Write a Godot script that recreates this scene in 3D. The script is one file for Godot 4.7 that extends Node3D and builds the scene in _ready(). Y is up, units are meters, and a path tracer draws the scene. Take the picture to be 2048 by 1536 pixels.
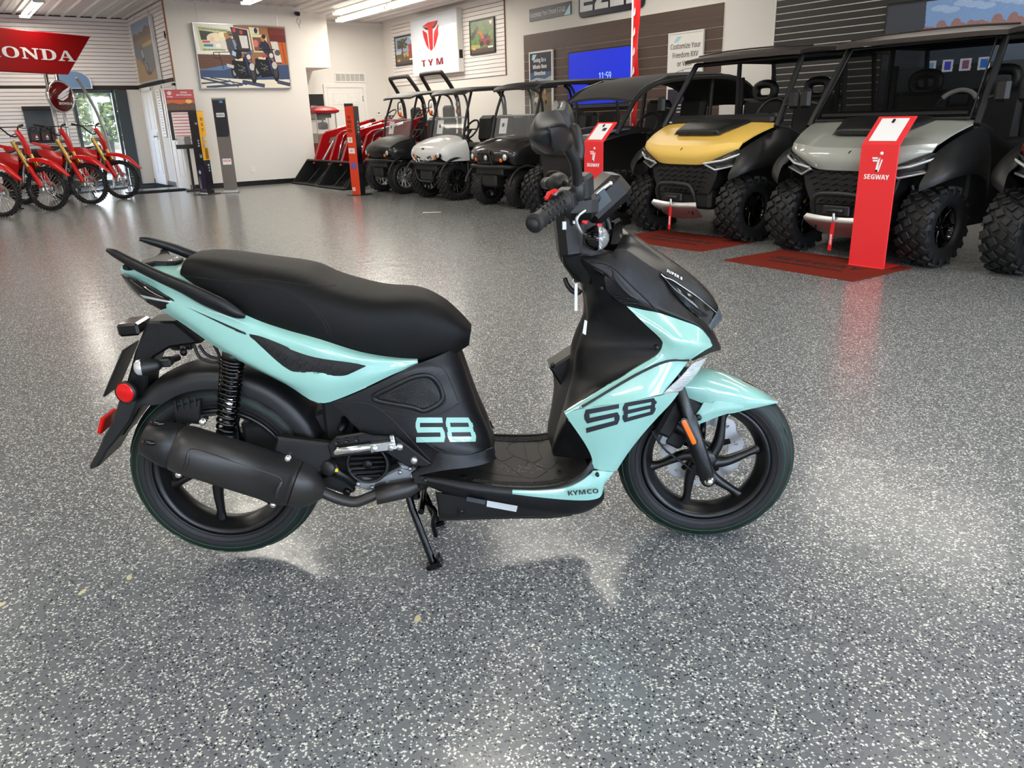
extends Node3D
# A power-sports showroom: a mint scooter on its centre stand, utility vehicles, carts, dirt bikes, a tractor pair.
# Room axes: x runs along the back walls, -z runs along the right-hand wall, y up, metres.

const EYE := Vector3(0, 1.2, 0)
const YAW := 35.6
const PITCH := 18.865
const ROLL := -1.682
const FOCAL := 1551.3            # in pixels of the 2048 x 1536 frame
const CEIL := 3.55
const WX := 9.95                 # right-hand wall
const ZB := -17.12               # picture wall
const ZD := -19.0                # wall with the panelled door
const ZH := -20.4                # far slat wall
const XS := 4.33                 # short side wall with the desert picture

var M := {}
var rng := RandomNumberGenerator.new()
var cam_right: Vector3
var cam_up: Vector3
var cam_fwd: Vector3
var taken := {}
var sc_o: Vector3
var sc_x: Vector3
var sc_z: Vector3

# ---------------------------------------------------------------- pixels to directions
func view_axes() -> void:
	var a := deg_to_rad(YAW); var p := deg_to_rad(PITCH); var r := deg_to_rad(ROLL)
	var f := Vector3(sin(a) * cos(p), -sin(p), -cos(a) * cos(p))
	var ri := Vector3(cos(a), 0, sin(a))
	var u := ri.cross(f)
	cam_right = ri * cos(r) + u * sin(r)
	cam_up = u * cos(r) - ri * sin(r)
	cam_fwd = f
	var h := deg_to_rad(YAW - 2.0)
	sc_o = Vector3(sin(a), 0, -cos(a)) * 2.05
	sc_x = Vector3(cos(h), 0, sin(h))
	sc_z = Vector3(-sin(h), 0, cos(h))

func ray(px: float, py: float) -> Vector3:
	return cam_right * ((px - 1024.0) / FOCAL) - cam_up * ((py - 768.0) / FOCAL) + cam_fwd

# point of the scooter's own frame that lies w metres to the right of its middle plane
func sp(px: float, py: float, w: float = 0.0) -> Vector3:
	var d := ray(px, py)
	var o := EYE - sc_o
	var t := (w - o.dot(sc_z)) / d.dot(sc_z)
	var q := o + d * t
	return Vector3(q.dot(sc_x), q.y, w)

func spa(list: Array) -> Array:
	var out := []
	for p in list:
		out.append(sp(p[0], p[1], p[2]))
	return out

# ---------------------------------------------------------------- naming
func numbered(called: String) -> String:
	if not taken.has(called):
		taken[called] = 0
		return called
	taken[called] += 1
	return "%s_%03d" % [called, taken[called]]

func tag(o: Node3D, label: String, category: String, group := "") -> Node3D:
	o.set_meta("label", label)
	o.set_meta("category", category)
	if group:
		o.set_meta("group", group)
	return o

func thing(called: String, label: String, category: String, at := Vector3.ZERO, turn := 0.0, group := "") -> Node3D:
	var o := Node3D.new()
	o.name = numbered(called)
	add_child(o)
	o.position = at
	o.rotation.y = turn
	return tag(o, label, category, group)

func obj(called: String, what, m: Material, parent: Node = self) -> MeshInstance3D:
	var o := MeshInstance3D.new()
	o.name = numbered(called) if parent == self else called
	if what is SurfaceTool:
		what.generate_normals()
		o.mesh = what.commit()
	else:
		o.mesh = what
	o.material_override = m
	parent.add_child(o, true)
	return o

func struct(called: String, what, m: Material, parent: Node = self) -> MeshInstance3D:
	var o := obj(called, what, m, parent)
	if parent == self:
		o.set_meta("kind", "structure")
	return o

func instance(called: String, mesh: Mesh, m: Material, parent: Node, xf: Transform3D) -> MeshInstance3D:
	var o := MeshInstance3D.new()
	o.name = called
	o.mesh = mesh
	o.material_override = m
	o.transform = xf
	parent.add_child(o, true)
	return o

# ---------------------------------------------------------------- shapes
func B() -> SurfaceTool:
	var st := SurfaceTool.new()
	st.begin(Mesh.PRIMITIVE_TRIANGLES)
	return st

func tri(st: SurfaceTool, a: Vector3, b: Vector3, c: Vector3, sg := -1) -> void:
	st.set_smooth_group(sg)
	for v in [a, b, c]:
		st.set_uv(Vector2(v.x, v.y))
		st.add_vertex(v)

func quad(st: SurfaceTool, a: Vector3, b: Vector3, c: Vector3, d: Vector3, sg := -1) -> void:
	st.set_smooth_group(sg)
	var uv := [Vector2(0, 0), Vector2(1, 0), Vector2(1, 1), Vector2(0, 1)]
	var v := [a, b, c, d]
	for i in [0, 1, 2, 0, 2, 3]:
		st.set_uv(uv[i])
		st.add_vertex(v[i])

# rows of points -> a skin; sg 0.. smooth, -1 flat
func skin(st: SurfaceTool, g: Array, around := false, sg := 0) -> void:
	var n: int = g.size()
	var m: int = g[0].size()
	st.set_smooth_group(sg)
	for i in n - 1:
		var ra: Array = g[i]
		var rb: Array = g[i + 1]
		for j in (m if around else m - 1):
			var k: int = (j + 1) % m
			var u0 := float(j) / (m - 1); var u1 := float(j + 1) / (m - 1)
			var v0 := float(i) / (n - 1); var v1 := float(i + 1) / (n - 1)
			st.set_uv(Vector2(u0, v0)); st.add_vertex(ra[j])
			st.set_uv(Vector2(u1, v0)); st.add_vertex(ra[k])
			st.set_uv(Vector2(u1, v1)); st.add_vertex(rb[k])
			st.set_uv(Vector2(u0, v0)); st.add_vertex(ra[j])
			st.set_uv(Vector2(u1, v1)); st.add_vertex(rb[k])
			st.set_uv(Vector2(u0, v1)); st.add_vertex(rb[j])

func cap(st: SurfaceTool, ring: Array, flip := false) -> void:
	var c := Vector3.ZERO
	for p in ring:
		c += p
	c /= ring.size()
	for i in ring.size():
		var a: Vector3 = ring[i]
		var b: Vector3 = ring[(i + 1) % ring.size()]
		if flip:
			tri(st, c, b, a)
		else:
			tri(st, c, a, b)

func cr(a, b, c, d, t: float):
	return (b * 2.0 + (c - a) * t + (a * 2.0 - b * 5.0 + c * 4.0 - d) * t * t + (b * 3.0 - a - c * 3.0 + d) * t * t * t) * 0.5

# a smooth line through points (or numbers), n steps between each pair
func flow(p: Array, n: int, closed := false) -> Array:
	var out := []
	var k: int = p.size()
	for i in (k if closed else k - 1):
		var a = p[(i - 1 + k) % k] if closed or i > 0 else p[0] * 2.0 - p[1]
		var b = p[i]
		var c = p[(i + 1) % k]
		var d = p[(i + 2) % k] if closed or i < k - 2 else c * 2.0 - b
		for j in n:
			out.append(cr(a, b, c, d, float(j) / n))
	if not closed:
		out.append(p[k - 1])
	return out

# rows of control points -> a finely divided smooth net
func net(rows: Array, nu := 4, nv := 4) -> Array:
	var fine := []
	for r in rows:
		fine.append(flow(r, nu))
	var out := []
	var cols: int = fine[0].size()
	var lines := []
	for j in cols:
		var c := []
		for r in fine:
			c.append(r[j])
		lines.append(flow(c, nv))
	for i in lines[0].size():
		var r := []
		for j in cols:
			r.append(lines[j][i])
		out.append(r)
	return out

# a moulded shell: the net, its inner face set off by "inward", and the rim between them
func shell(st: SurfaceTool, g: Array, inward: Vector3) -> void:
	skin(st, g, false, 0)
	var b := []
	for r in g:
		var q := []
		for p in r:
			q.append(p + inward)
		b.append(q)
	skin(st, b, false, 1)
	var n: int = g.size()
	var m: int = g[0].size()
	for j in m - 1:
		quad(st, g[0][j], g[0][j + 1], b[0][j + 1], b[0][j])
		quad(st, g[n - 1][j], g[n - 1][j + 1], b[n - 1][j + 1], b[n - 1][j])
	for i in n - 1:
		quad(st, g[i][0], g[i + 1][0], b[i + 1][0], b[i][0])
		quad(st, g[i][m - 1], g[i + 1][m - 1], b[i + 1][m - 1], b[i][m - 1])

func flip_z(g: Array) -> Array:
	var out := []
	for r in g:
		if r is Array:
			out.append(flip_z(r))
		else:
			out.append(Vector3(r.x, r.y, -r.z))
	return out

# box with chamfered edges
func box(st: SurfaceTool, c: Vector3, s: Vector3, bev := 0.0, bs := Basis()) -> void:
	var h := s * 0.5
	if bev <= 0.0:
		var p := []
		for i in 8:
			p.append(c + bs * Vector3(h.x if i & 1 else -h.x, h.y if i & 2 else -h.y, h.z if i & 4 else -h.z))
		for f in [[0, 1, 3, 2], [5, 4, 6, 7], [4, 0, 2, 6], [1, 5, 7, 3], [2, 3, 7, 6], [4, 5, 1, 0]]:
			quad(st, p[f[3]], p[f[2]], p[f[1]], p[f[0]])
		return
	bev = minf(bev, minf(h.x, minf(h.y, h.z)) * 0.98)
	var q := {}
	for i in 8:
		var sg := Vector3(1 if i & 1 else -1, 1 if i & 2 else -1, 1 if i & 4 else -1)
		for a in 3:
			var v := Vector3(h.x - bev, h.y - bev, h.z - bev)
			v[a] = h[a]
			q[i * 3 + a] = c + bs * (v * sg)
	for a in 3:
		var b1 := 1 << ((a + 1) % 3)
		var b2 := 1 << ((a + 2) % 3)
		for s1 in 2:
			var base := (1 << a) * s1
			var ids := [base, base | b1, base | b1 | b2, base | b2]
			if s1 == 1:
				ids.reverse()
			quad(st, q[ids[0] * 3 + a], q[ids[1] * 3 + a], q[ids[2] * 3 + a], q[ids[3] * 3 + a])
		for k in 4:
			var lo := (b1 if k & 1 else 0) | (b2 if k & 2 else 0)
			var hi := lo | (1 << a)
			var e := (a + 1) % 3
			var f := (a + 2) % 3
			var turn := (k == 0 or k == 3)
			if turn:
				quad(st, q[lo * 3 + e], q[hi * 3 + e], q[hi * 3 + f], q[lo * 3 + f])
			else:
				quad(st, q[lo * 3 + f], q[hi * 3 + f], q[hi * 3 + e], q[lo * 3 + e])
	for i in 8:
		tri(st, q[i * 3], q[i * 3 + 1], q[i * 3 + 2])

# outline in the plane of xf's x and y, from z = 0 to depth
func slab(st: SurfaceTool, outline: Array, depth: float, xf := Transform3D(), bev := 0.0) -> void:
	var poly := PackedVector2Array()
	for p in outline:
		poly.append(Vector2(p.x, p.y))
	var inner := poly
	if bev > 0.0:
		var off := Geometry2D.offset_polygon(poly, -bev, Geometry2D.JOIN_MITER)
		if off.size() == 1 and off[0].size() == poly.size():
			# match start
			var best := 0
			for i in off[0].size():
				if off[0][i].distance_to(poly[0]) < off[0][best].distance_to(poly[0]):
					best = i
			inner = PackedVector2Array()
			for i in off[0].size():
				inner.append(off[0][(best + i) % off[0].size()])
			if Geometry2D.is_polygon_clockwise(inner) != Geometry2D.is_polygon_clockwise(poly):
				inner = poly
		else:
			bev = 0.0
	if inner == poly:
		bev = 0.0
	var idx := Geometry2D.triangulate_polygon(inner)
	for i in range(0, idx.size(), 3):
		var a := inner[idx[i]]; var b := inner[idx[i + 1]]; var c := inner[idx[i + 2]]
		tri(st, xf * Vector3(a.x, a.y, depth), xf * Vector3(c.x, c.y, depth), xf * Vector3(b.x, b.y, depth))
		tri(st, xf * Vector3(a.x, a.y, 0), xf * Vector3(b.x, b.y, 0), xf * Vector3(c.x, c.y, 0))
	var n := poly.size()
	for i in n:
		var j := (i + 1) % n
		var p0 := poly[i]; var p1 := poly[j]
		var zb := bev if bev > 0.0 else 0.0
		quad(st, xf * Vector3(p0.x, p0.y, zb), xf * Vector3(p1.x, p1.y, zb), xf * Vector3(p1.x, p1.y, depth - zb), xf * Vector3(p0.x, p0.y, depth - zb))
		if bev > 0.0:
			var q0 := inner[i]; var q1 := inner[j]
			quad(st, xf * Vector3(p0.x, p0.y, depth - zb), xf * Vector3(p1.x, p1.y, depth - zb), xf * Vector3(q1.x, q1.y, depth), xf * Vector3(q0.x, q0.y, depth))
			quad(st, xf * Vector3(q0.x, q0.y, 0), xf * Vector3(q1.x, q1.y, 0), xf * Vector3(p1.x, p1.y, zb), xf * Vector3(p0.x, p0.y, zb))

# a tube along points; r is a number, a list of numbers or a list of Vector2 (across, along "up")
func tube(st: SurfaceTool, p: Array, r, n := 8, caps := true, up := Vector3.ZERO, closed := false) -> void:
	var rings := []
	var side := Vector3.ZERO
	for i in p.size():
		var a: Vector3 = p[maxi(i - 1, 0)] if not closed else p[(i - 1 + p.size()) % p.size()]
		var b: Vector3 = p[mini(i + 1, p.size() - 1)] if not closed else p[(i + 1) % p.size()]
		var t := (b - a).normalized()
		if up != Vector3.ZERO:
			side = t.cross(up).normalized()
		elif side == Vector3.ZERO:
			side = t.cross(Vector3.UP if absf(t.y) < 0.9 else Vector3.RIGHT).normalized()
		else:
			side = (side - t * side.dot(t)).normalized()
		var nor := side.cross(t).normalized()
		var rr = r[i] if r is Array else r
		var rx: float = rr.x if rr is Vector2 else rr
		var ry: float = rr.y if rr is Vector2 else rr
		var ring := []
		for k in n:
			var w := TAU * k / n
			ring.append(p[i] + side * cos(w) * rx + nor * sin(w) * ry)
		rings.append(ring)
	if closed:
		rings.append(rings[0])
	skin(st, rings, true, 0)
	if caps and not closed:
		cap(st, rings[0])
		cap(st, rings[-1], true)

# profile of (radius, height) turned about xf's y axis
func lathe(st: SurfaceTool, prof: Array, n := 24, xf := Transform3D(), sg := 0) -> void:
	var rings := []
	for q in prof:
		var ring := []
		for k in n:
			var w := TAU * k / n
			ring.append(xf * Vector3(q.x * cos(w), q.y, q.x * sin(w)))
		rings.append(ring)
	skin(st, rings, true, sg)

func ball(st: SurfaceTool, c: Vector3, r: Vector3, n := 12, bs := Basis()) -> void:
	var rings := []
	for i in n / 2 + 1:
		var a := PI * i / (n / 2) - PI / 2
		var ring := []
		for k in n:
			var w := TAU * k / n
			ring.append(c + bs * Vector3(cos(a) * cos(w) * r.x, sin(a) * r.y, cos(a) * sin(w) * r.z))
		rings.append(ring)
	skin(st, rings, true, 0)

# axis turned so that the lathe's y runs along d
func along(at: Vector3, d: Vector3) -> Transform3D:
	var y := d.normalized()
	var x := y.cross(Vector3.UP if absf(y.y) < 0.9 else Vector3.RIGHT).normalized()
	return Transform3D(Basis(x, y, x.cross(y)), at)

func rod(st: SurfaceTool, a: Vector3, b: Vector3, r: float, n := 12, bev := 0.0) -> void:
	var l := a.distance_to(b)
	var e := minf(bev, r * 0.6)
	lathe(st, [Vector2(0, 0), Vector2(r - e, 0), Vector2(r, e), Vector2(r, l - e), Vector2(r - e, l), Vector2(0, l)] if e > 0.0 else [Vector2(0.0001, 0), Vector2(r, 0), Vector2(r, l), Vector2(0.0001, l)], n, along(a, b - a), 0 if e > 0.0 else -1 if n < 8 else 0)

func arc(c: Vector3, r: float, a0: float, a1: float, n: int, ex := Vector3.RIGHT, ey := Vector3.UP) -> Array:
	var out := []
	for i in n + 1:
		var a := lerpf(a0, a1, float(i) / n)
		out.append(c + ex * cos(a) * r + ey * sin(a) * r)
	return out

func lettering(words: String, size: float, m: Material, parent: Node, xf: Transform3D, serif := false, bold := true, italic := false, wide := 1.0, depth := 0.002, called := "lettering") -> MeshInstance3D:
	var f := SystemFont.new()
	f.font_names = PackedStringArray(["Droid Serif" if serif else "Droid Sans"])
	f.font_weight = 700 if bold else 400
	f.font_italic = italic
	var t := TextMesh.new()
	t.text = words
	t.font = f
	t.font_size = 48
	t.pixel_size = size / 48.0 * 1.37   # size is the height of a capital, about
	t.depth = depth
	var o := MeshInstance3D.new()
	o.name = called
	o.mesh = t
	o.material_override = m
	o.transform = xf * Transform3D(Basis().scaled(Vector3(wide, 1, 1)), Vector3.ZERO)
	parent.add_child(o, true)
	return o

# ---------------------------------------------------------------- materials and prints
func mat(called: String, c: Color, rough := 0.5, metal := 0.0, spec := 0.5) -> StandardMaterial3D:
	var m := StandardMaterial3D.new()
	m.resource_name = called
	m.albedo_color = c
	m.roughness = rough
	m.metallic = metal
	m.metallic_specular = spec
	M[called] = m
	return m

func glassy(called: String, c: Color, alpha: float) -> StandardMaterial3D:
	var m := mat(called, Color(c.r, c.g, c.b, alpha), 0.03)
	m.transparency = BaseMaterial3D.TRANSPARENCY_ALPHA
	return m

func glow(called: String, c: Color, e: float) -> StandardMaterial3D:
	var m := mat(called, c, 0.6)
	m.emission_enabled = true
	m.emission = c
	m.emission_energy_multiplier = e
	return m

func print_of(called: String, im: Image, rough := 0.4) -> StandardMaterial3D:
	var m := mat(called, Color.WHITE, rough)
	m.albedo_texture = ImageTexture.create_from_image(im)
	return m

func fine_grain(m: StandardMaterial3D, freq: float, strength: float, tile := 1.0, seed_ := 1) -> void:
	var n := FastNoiseLite.new()
	n.seed = seed_
	n.frequency = freq
	n.fractal_octaves = 3
	var t := NoiseTexture2D.new()
	t.width = 256
	t.height = 256
	t.seamless = true
	t.noise = n
	t.as_normal_map = true
	t.bump_strength = strength
	m.normal_enabled = true
	m.normal_texture = t
	m.uv1_triplanar = true
	m.uv1_scale = Vector3.ONE * tile

func paint(im: Image, pts: Array, c: Color) -> void:
	# fills a polygon given in 0..1 of the picture's width and height
	var w := im.get_width()
	var h := im.get_height()
	var lo := 1e9
	var hi := -1e9
	for p in pts:
		lo = minf(lo, p[1] * h)
		hi = maxf(hi, p[1] * h)
	for y in range(maxi(0, int(lo)), mini(h - 1, int(hi)) + 1):
		var xs := []
		for i in pts.size():
			var a = pts[i]
			var b = pts[(i + 1) % pts.size()]
			var ay: float = a[1] * h
			var by: float = b[1] * h
			if (ay <= y + 0.5) != (by <= y + 0.5):
				xs.append((a[0] + (b[0] - a[0]) * (y + 0.5 - ay) / (by - ay)) * w)
		xs.sort()
		for k in range(0, xs.size() - 1, 2):
			var x0 := maxi(0, int(round(xs[k])))
			var x1 := mini(w, int(round(xs[k + 1])))
			if x1 > x0:
				im.fill_rect(Rect2i(x0, y, x1 - x0, 1), c)

func spot(im: Image, cx: float, cy: float, rx: float, ry: float, c: Color, a0 := 0.0) -> void:
	var pts := []
	for i in 20:
		var a := TAU * i / 20.0
		var x := cos(a) * rx
		var y := sin(a) * ry
		pts.append([cx + x * cos(a0) - y * sin(a0), cy + x * sin(a0) + y * cos(a0)])
	paint(im, pts, c)

func stroke(im: Image, x0: float, y0: float, x1: float, y1: float, w: float, c: Color) -> void:
	var asp := float(im.get_width()) / im.get_height()
	var d := Vector2(x1 - x0, (y1 - y0) / asp).normalized() * w
	paint(im, [[x0 - d.y, y0 + d.x * asp], [x1 - d.y, y1 + d.x * asp], [x1 + d.y, y1 - d.x * asp], [x0 + d.y, y0 - d.x * asp]], c)

func mottled(im: Image, amount: float, s: int) -> void:
	var r := RandomNumberGenerator.new()
	r.seed = s
	for i in im.get_width() * im.get_height() / 14:
		var x := r.randi_range(0, im.get_width() - 3)
		var y := r.randi_range(0, im.get_height() - 2)
		var c := im.get_pixel(x, y)
		var k := 1.0 + r.randf_range(-amount, amount)
		im.fill_rect(Rect2i(x, y, r.randi_range(1, 3), r.randi_range(1, 2)), Color(c.r * k, c.g * k, c.b * k))

func blank(w: int, h: int, c: Color) -> Image:
	var im := Image.create(w, h, false, Image.FORMAT_RGB8)
	im.fill(c)
	return im

# a flat picture: u runs from left to right, v upwards, both full lengths
func sheet(st: SurfaceTool, c: Vector3, u: Vector3, v: Vector3) -> void:
	quad(st, c - u * 0.5 + v * 0.5, c + u * 0.5 + v * 0.5, c + u * 0.5 - v * 0.5, c - u * 0.5 - v * 0.5)

# ---------------------------------------------------------------- camera and light
const RUNS := [[2.28, -19.9], [2.28, -14.3], [2.28, -9.4], [2.28, -4.9], [2.28, -0.6], [5.65, -16.36], [4.5, -11.4], [4.5, -6.6], [4.5, -1.9], [8.43, -18.22], [8.43, -15.76], [7.87, -17.1], [8.43, -10.4], [8.43, -5.2], [8.43, -0.3], [-1.1, -18.0], [-1.1, -12.4], [-1.1, -7.2], [-1.1, -2.4], [-1.1, 1.8], [-4.5, -16.0], [-4.5, -9.6], [-4.5, -4.0], [-4.5, 1.0], [5.65, 2.2]]
const RUN := 2.44

func camera_and_light() -> void:
	var c := Camera3D.new()
	c.name = "camera"
	c.transform = Transform3D(Basis(cam_right, cam_up, -cam_fwd), EYE)
	c.fov = rad_to_deg(2.0 * atan(768.0 / FOCAL))
	c.near = 0.05
	c.far = 200.0
	add_child(c)
	c.current = true
	var sky := ProceduralSkyMaterial.new()
	sky.sky_top_color = Color(0.62, 0.74, 0.9)
	sky.sky_horizon_color = Color(0.93, 0.95, 0.97)
	sky.ground_horizon_color = Color(0.6, 0.6, 0.58)
	sky.ground_bottom_color = Color(0.4, 0.4, 0.38)
	sky.sky_energy_multiplier = 3.5
	sky.ground_energy_multiplier = 1.6
	var s := Sky.new()
	s.sky_material = sky
	var e := Environment.new()
	e.background_mode = Environment.BG_SKY
	e.sky = s
	e.tonemap_mode = Environment.TONE_MAPPER_LINEAR
	e.tonemap_exposure = 1.06
	e.sdfgi_enabled = true
	e.ssao_enabled = true
	e.ssil_enabled = true
	var w := WorldEnvironment.new()
	w.name = "surroundings"
	w.environment = e
	add_child(w)

func materials() -> void:
	mat("wall_paint", Color(0.90, 0.885, 0.86), 0.7)
	mat("ceiling_steel", Color(0.82, 0.81, 0.80), 0.35)
	mat("slat_white", Color(0.93, 0.91, 0.90), 0.4)
	mat("groove_dark", Color(0.20, 0.15, 0.13), 0.7)
	mat("slat_black", Color(0.17, 0.165, 0.17), 0.5)
	mat("groove_metal", Color(0.95, 0.93, 0.86), 0.4)
	mat("baseboard", Color(0.03, 0.03, 0.035), 0.4)
	mat("trim_white", Color(0.93, 0.92, 0.9), 0.45)
	mat("steel_grey", Color(0.22, 0.25, 0.27), 0.4, 0.2)
	mat("alu", Color(0.78, 0.78, 0.78), 0.32, 0.9)
	mat("chrome", Color(0.9, 0.9, 0.9), 0.12, 1.0)
	mat("black_plastic", Color(0.075, 0.077, 0.08), 0.48)
	mat("black_matte", Color(0.05, 0.05, 0.052), 0.7)
	mat("black_gloss", Color(0.02, 0.02, 0.022), 0.12)
	mat("dark_metal", Color(0.06, 0.06, 0.062), 0.35, 0.3)
	mat("rubber", Color(0.068, 0.07, 0.076), 0.6)
	mat("white_print", Color(0.95, 0.95, 0.95), 0.5)
	mat("ink_black", Color(0.03, 0.03, 0.035), 0.5)
	mat("race_red", Color(0.75, 0.015, 0.03), 0.28)
	mat("frame_black", Color(0.04, 0.04, 0.04), 0.35)
	glassy("pane", Color(0.9, 0.95, 0.95), 0.06)
	glassy("acrylic", Color(0.75, 0.76, 0.76), 0.22).metallic_specular = 0.25
	glassy("tinted", Color(0.03, 0.035, 0.035), 0.68).metallic_specular = 0.2
	glow("tube_glow", Color(1.0, 0.98, 0.92), 6.0)
	var r := RandomNumberGenerator.new()
	# epoxy floor with scattered vinyl chips
	var n := 2048
	var im := blank(n, n, Color8(112, 115, 116))
	r.seed = 11
	var tones := [Color8(103, 107, 110), Color8(116, 118, 120), Color8(112, 114, 116), Color8(106, 108, 111)]
	for i in 26000:
		var s := r.randi_range(4, 14)
		im.fill_rect(Rect2i(r.randi_range(0, n - 1), r.randi_range(0, n - 1), s, r.randi_range(4, 14)), tones[i % 4])
	for i in 74000:
		var x := r.randi_range(0, n - 8)
		var y := r.randi_range(0, n - 8)
		var q := r.randf()
		var c := Color8(224, 223, 212) if q < 0.58 else Color8(26, 28, 36) if q < 0.91 else Color8(156, 158, 157)
		var w := r.randi_range(2, 5) if q < 0.58 else r.randi_range(2, 4)
		var h := r.randi_range(1, 4) if q < 0.58 else r.randi_range(1, 3)
		im.fill_rect(Rect2i(x, y, w, h), c)
		im.fill_rect(Rect2i(x + r.randi_range(-1, 2), y + h, maxi(1, w - r.randi_range(0, 2)), r.randi_range(1, 2)), c)
	var fm := mat("epoxy_chips", Color.WHITE, 0.22, 0.0, 0.5)
	fm.albedo_texture = ImageTexture.create_from_image(im)
	fm.uv1_triplanar = true
	fm.uv1_world_triplanar = true
	fm.uv1_scale = Vector3.ONE * 0.45
	var bump := FastNoiseLite.new()
	bump.seed = 3
	bump.frequency = 0.02
	bump.fractal_octaves = 4
	var bt := NoiseTexture2D.new()
	bt.width = 512
	bt.height = 512
	bt.seamless = true
	bt.noise = bump
	bt.as_normal_map = true
	bt.bump_strength = 1.0
	fm.normal_enabled = true
	fm.normal_texture = bt
	fm.normal_scale = 0.35
	# dark brown wood grain
	var wood := blank(512, 128, Color8(84, 66, 58))
	r.seed = 5
	for i in 900:
		var g := r.randf_range(0.82, 1.16)
		wood.fill_rect(Rect2i(r.randi_range(-60, 500), r.randi_range(0, 127), r.randi_range(40, 220), 1), Color(84 / 255.0 * g, 66 / 255.0 * g, 58 / 255.0 * g))
	print_of("brown_board", wood, 0.5)

func room() -> void:
	var st := B()
	box(st, Vector3(1.5, -0.1, -7.7), Vector3(17.6, 0.2, 26.0))
	struct("floor", st, M.epoxy_chips)
	# ceiling: ribbed sheets running along z
	st = B()
	box(st, Vector3(1.5, CEIL + 0.12, -7.7), Vector3(17.6, 0.16, 26.0))
	var ce := struct("ceiling", st, M.ceiling_steel)
	st = B()
	var prof := [Vector2(0, 0)]
	for k in 3:
		var x := 0.15 + k * 0.3
		prof.append_array([Vector2(x - 0.045, 0), Vector2(x - 0.02, -0.028), Vector2(x + 0.02, -0.028), Vector2(x + 0.045, 0), Vector2(x + 0.1, 0), Vector2(x + 0.11, -0.006), Vector2(x + 0.14, -0.006), Vector2(x + 0.15, 0)])
	for i in prof.size() - 1:
		var a: Vector2 = prof[i]
		var b: Vector2 = prof[i + 1]
		quad(st, Vector3(a.x, a.y, -13), Vector3(b.x, b.y, -13), Vector3(b.x, b.y, 13), Vector3(a.x, a.y, 13))
		quad(st, Vector3(a.x, a.y + 0.03, 13), Vector3(b.x, b.y + 0.03, 13), Vector3(b.x, b.y + 0.03, -13), Vector3(a.x, a.y + 0.03, -13))
	st.generate_normals()
	var sheet_mesh := st.commit()
	for i in 19:
		instance("panel", sheet_mesh, M.ceiling_steel, ce, Transform3D(Basis(), Vector3(-7.0 + i * 0.9, CEIL + 0.01, -7.7)))
	# right-hand wall
	st = B()
	box(st, Vector3(WX + 0.1, CEIL / 2, -7.7), Vector3(0.2, CEIL + 0.4, 26.0))
	struct("wall_right", st, M.wall_paint)
	# wall with the panelled door
	st = B()
	box(st, Vector3(8.5, CEIL / 2, ZD - 0.1), Vector3(2.9, CEIL + 0.4, 0.2))
	struct("wall_back", st, M.wall_paint)
	# block of inner rooms: picture wall and short side wall
	st = B()
	box(st, Vector3(5.69, CEIL / 2, -18.86), Vector3(2.72, CEIL + 0.4, 3.48), 0.0)
	struct("wall_picture", st, M.wall_paint)
	st = B()
	box(st, Vector3(7.52, 2.99, -18.46), Vector3(0.92, 1.14, 1.1), 0.004)
	struct("wall_bulkhead", st, M.wall_paint)
	# crown band of the door wall
	st = B()
	box(st, Vector3(8.95, 3.51, ZD + 0.012), Vector3(1.98, 0.07, 0.03), 0.003)
	struct("trim_1", st, M.trim_white)
	# far slat wall, with the opening of the glazed door
	st = B()
	box(st, Vector3(-2.05, CEIL / 2, ZH - 0.1), Vector3(9.9, CEIL + 0.4, 0.2))
	box(st, Vector3(3.4, 2.9, ZH - 0.1), Vector3(1.0, 1.66, 0.2))
	box(st, Vector3(4.12, CEIL / 2, ZH - 0.1), Vector3(0.44, CEIL + 0.4, 0.2))
	struct("wall_far", st, M.groove_dark)
	st = B()
	box(st, Vector3(4.2, 1.03, ZH + 0.006), Vector3(0.3, 2.08, 0.02))
	struct("wall_far_plaster", st, M.wall_paint)
	# left wall and the shop front behind the camera
	st = B()
	box(st, Vector3(-7.1, CEIL / 2, -7.7), Vector3(0.2, CEIL + 0.4, 26.0))
	struct("wall_left", st, M.wall_paint)
	st = B()
	box(st, Vector3(1.5, 0.2, 5.1), Vector3(17.4, 0.8, 0.2))
	box(st, Vector3(1.5, 3.35, 5.1), Vector3(17.4, 0.9, 0.2))
	for x in [-6.6, -3.2, 0.2, 3.6, 7.0, 9.8]:
		box(st, Vector3(x, 1.75, 5.1), Vector3(0.5, 2.6, 0.2))
	struct("wall_front", st, M.wall_paint)
	var wn := 0
	for x in [-4.9, -1.5, 1.9, 5.3, 8.45]:
		wn += 1
		st = B()
		var ww := 2.9 if x < 8 else 2.3
		box(st, Vector3(x, 1.75, 5.1), Vector3(ww, 2.3, 0.012))
		var g := struct("window_%d" % wn, st, M.pane)
		st = B()
		for sx in [-1, 0, 1]:
			box(st, Vector3(x + sx * (ww / 2 - 0.03), 1.75, 5.1), Vector3(0.06, 2.3, 0.1))
		for sy in [0.63, 2.87]:
			box(st, Vector3(x, sy, 5.1), Vector3(ww, 0.06, 0.1))
		obj("window_frame", st, M.steel_grey, g)
	st = B()
	box(st, Vector3(5.72, 0.05, ZB + 0.008), Vector3(2.66, 0.1, 0.016), 0.003)
	struct("baseboard_picture", st, M.baseboard)
	st = B()
	box(st, Vector3(8.5, 0.05, ZD + 0.008), Vector3(2.86, 0.1, 0.016), 0.003)
	struct("baseboard_back", st, M.baseboard)
	st = B()
	box(st, Vector3(WX - 0.008, 0.05, -7.0), Vector3(0.016, 0.1, 23.9), 0.003)
	struct("baseboard_right", st, M.baseboard)
	st = B()
	box(st, Vector3(XS - 0.008, 0.05, -18.75), Vector3(0.016, 0.1, 3.2), 0.003)
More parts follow.
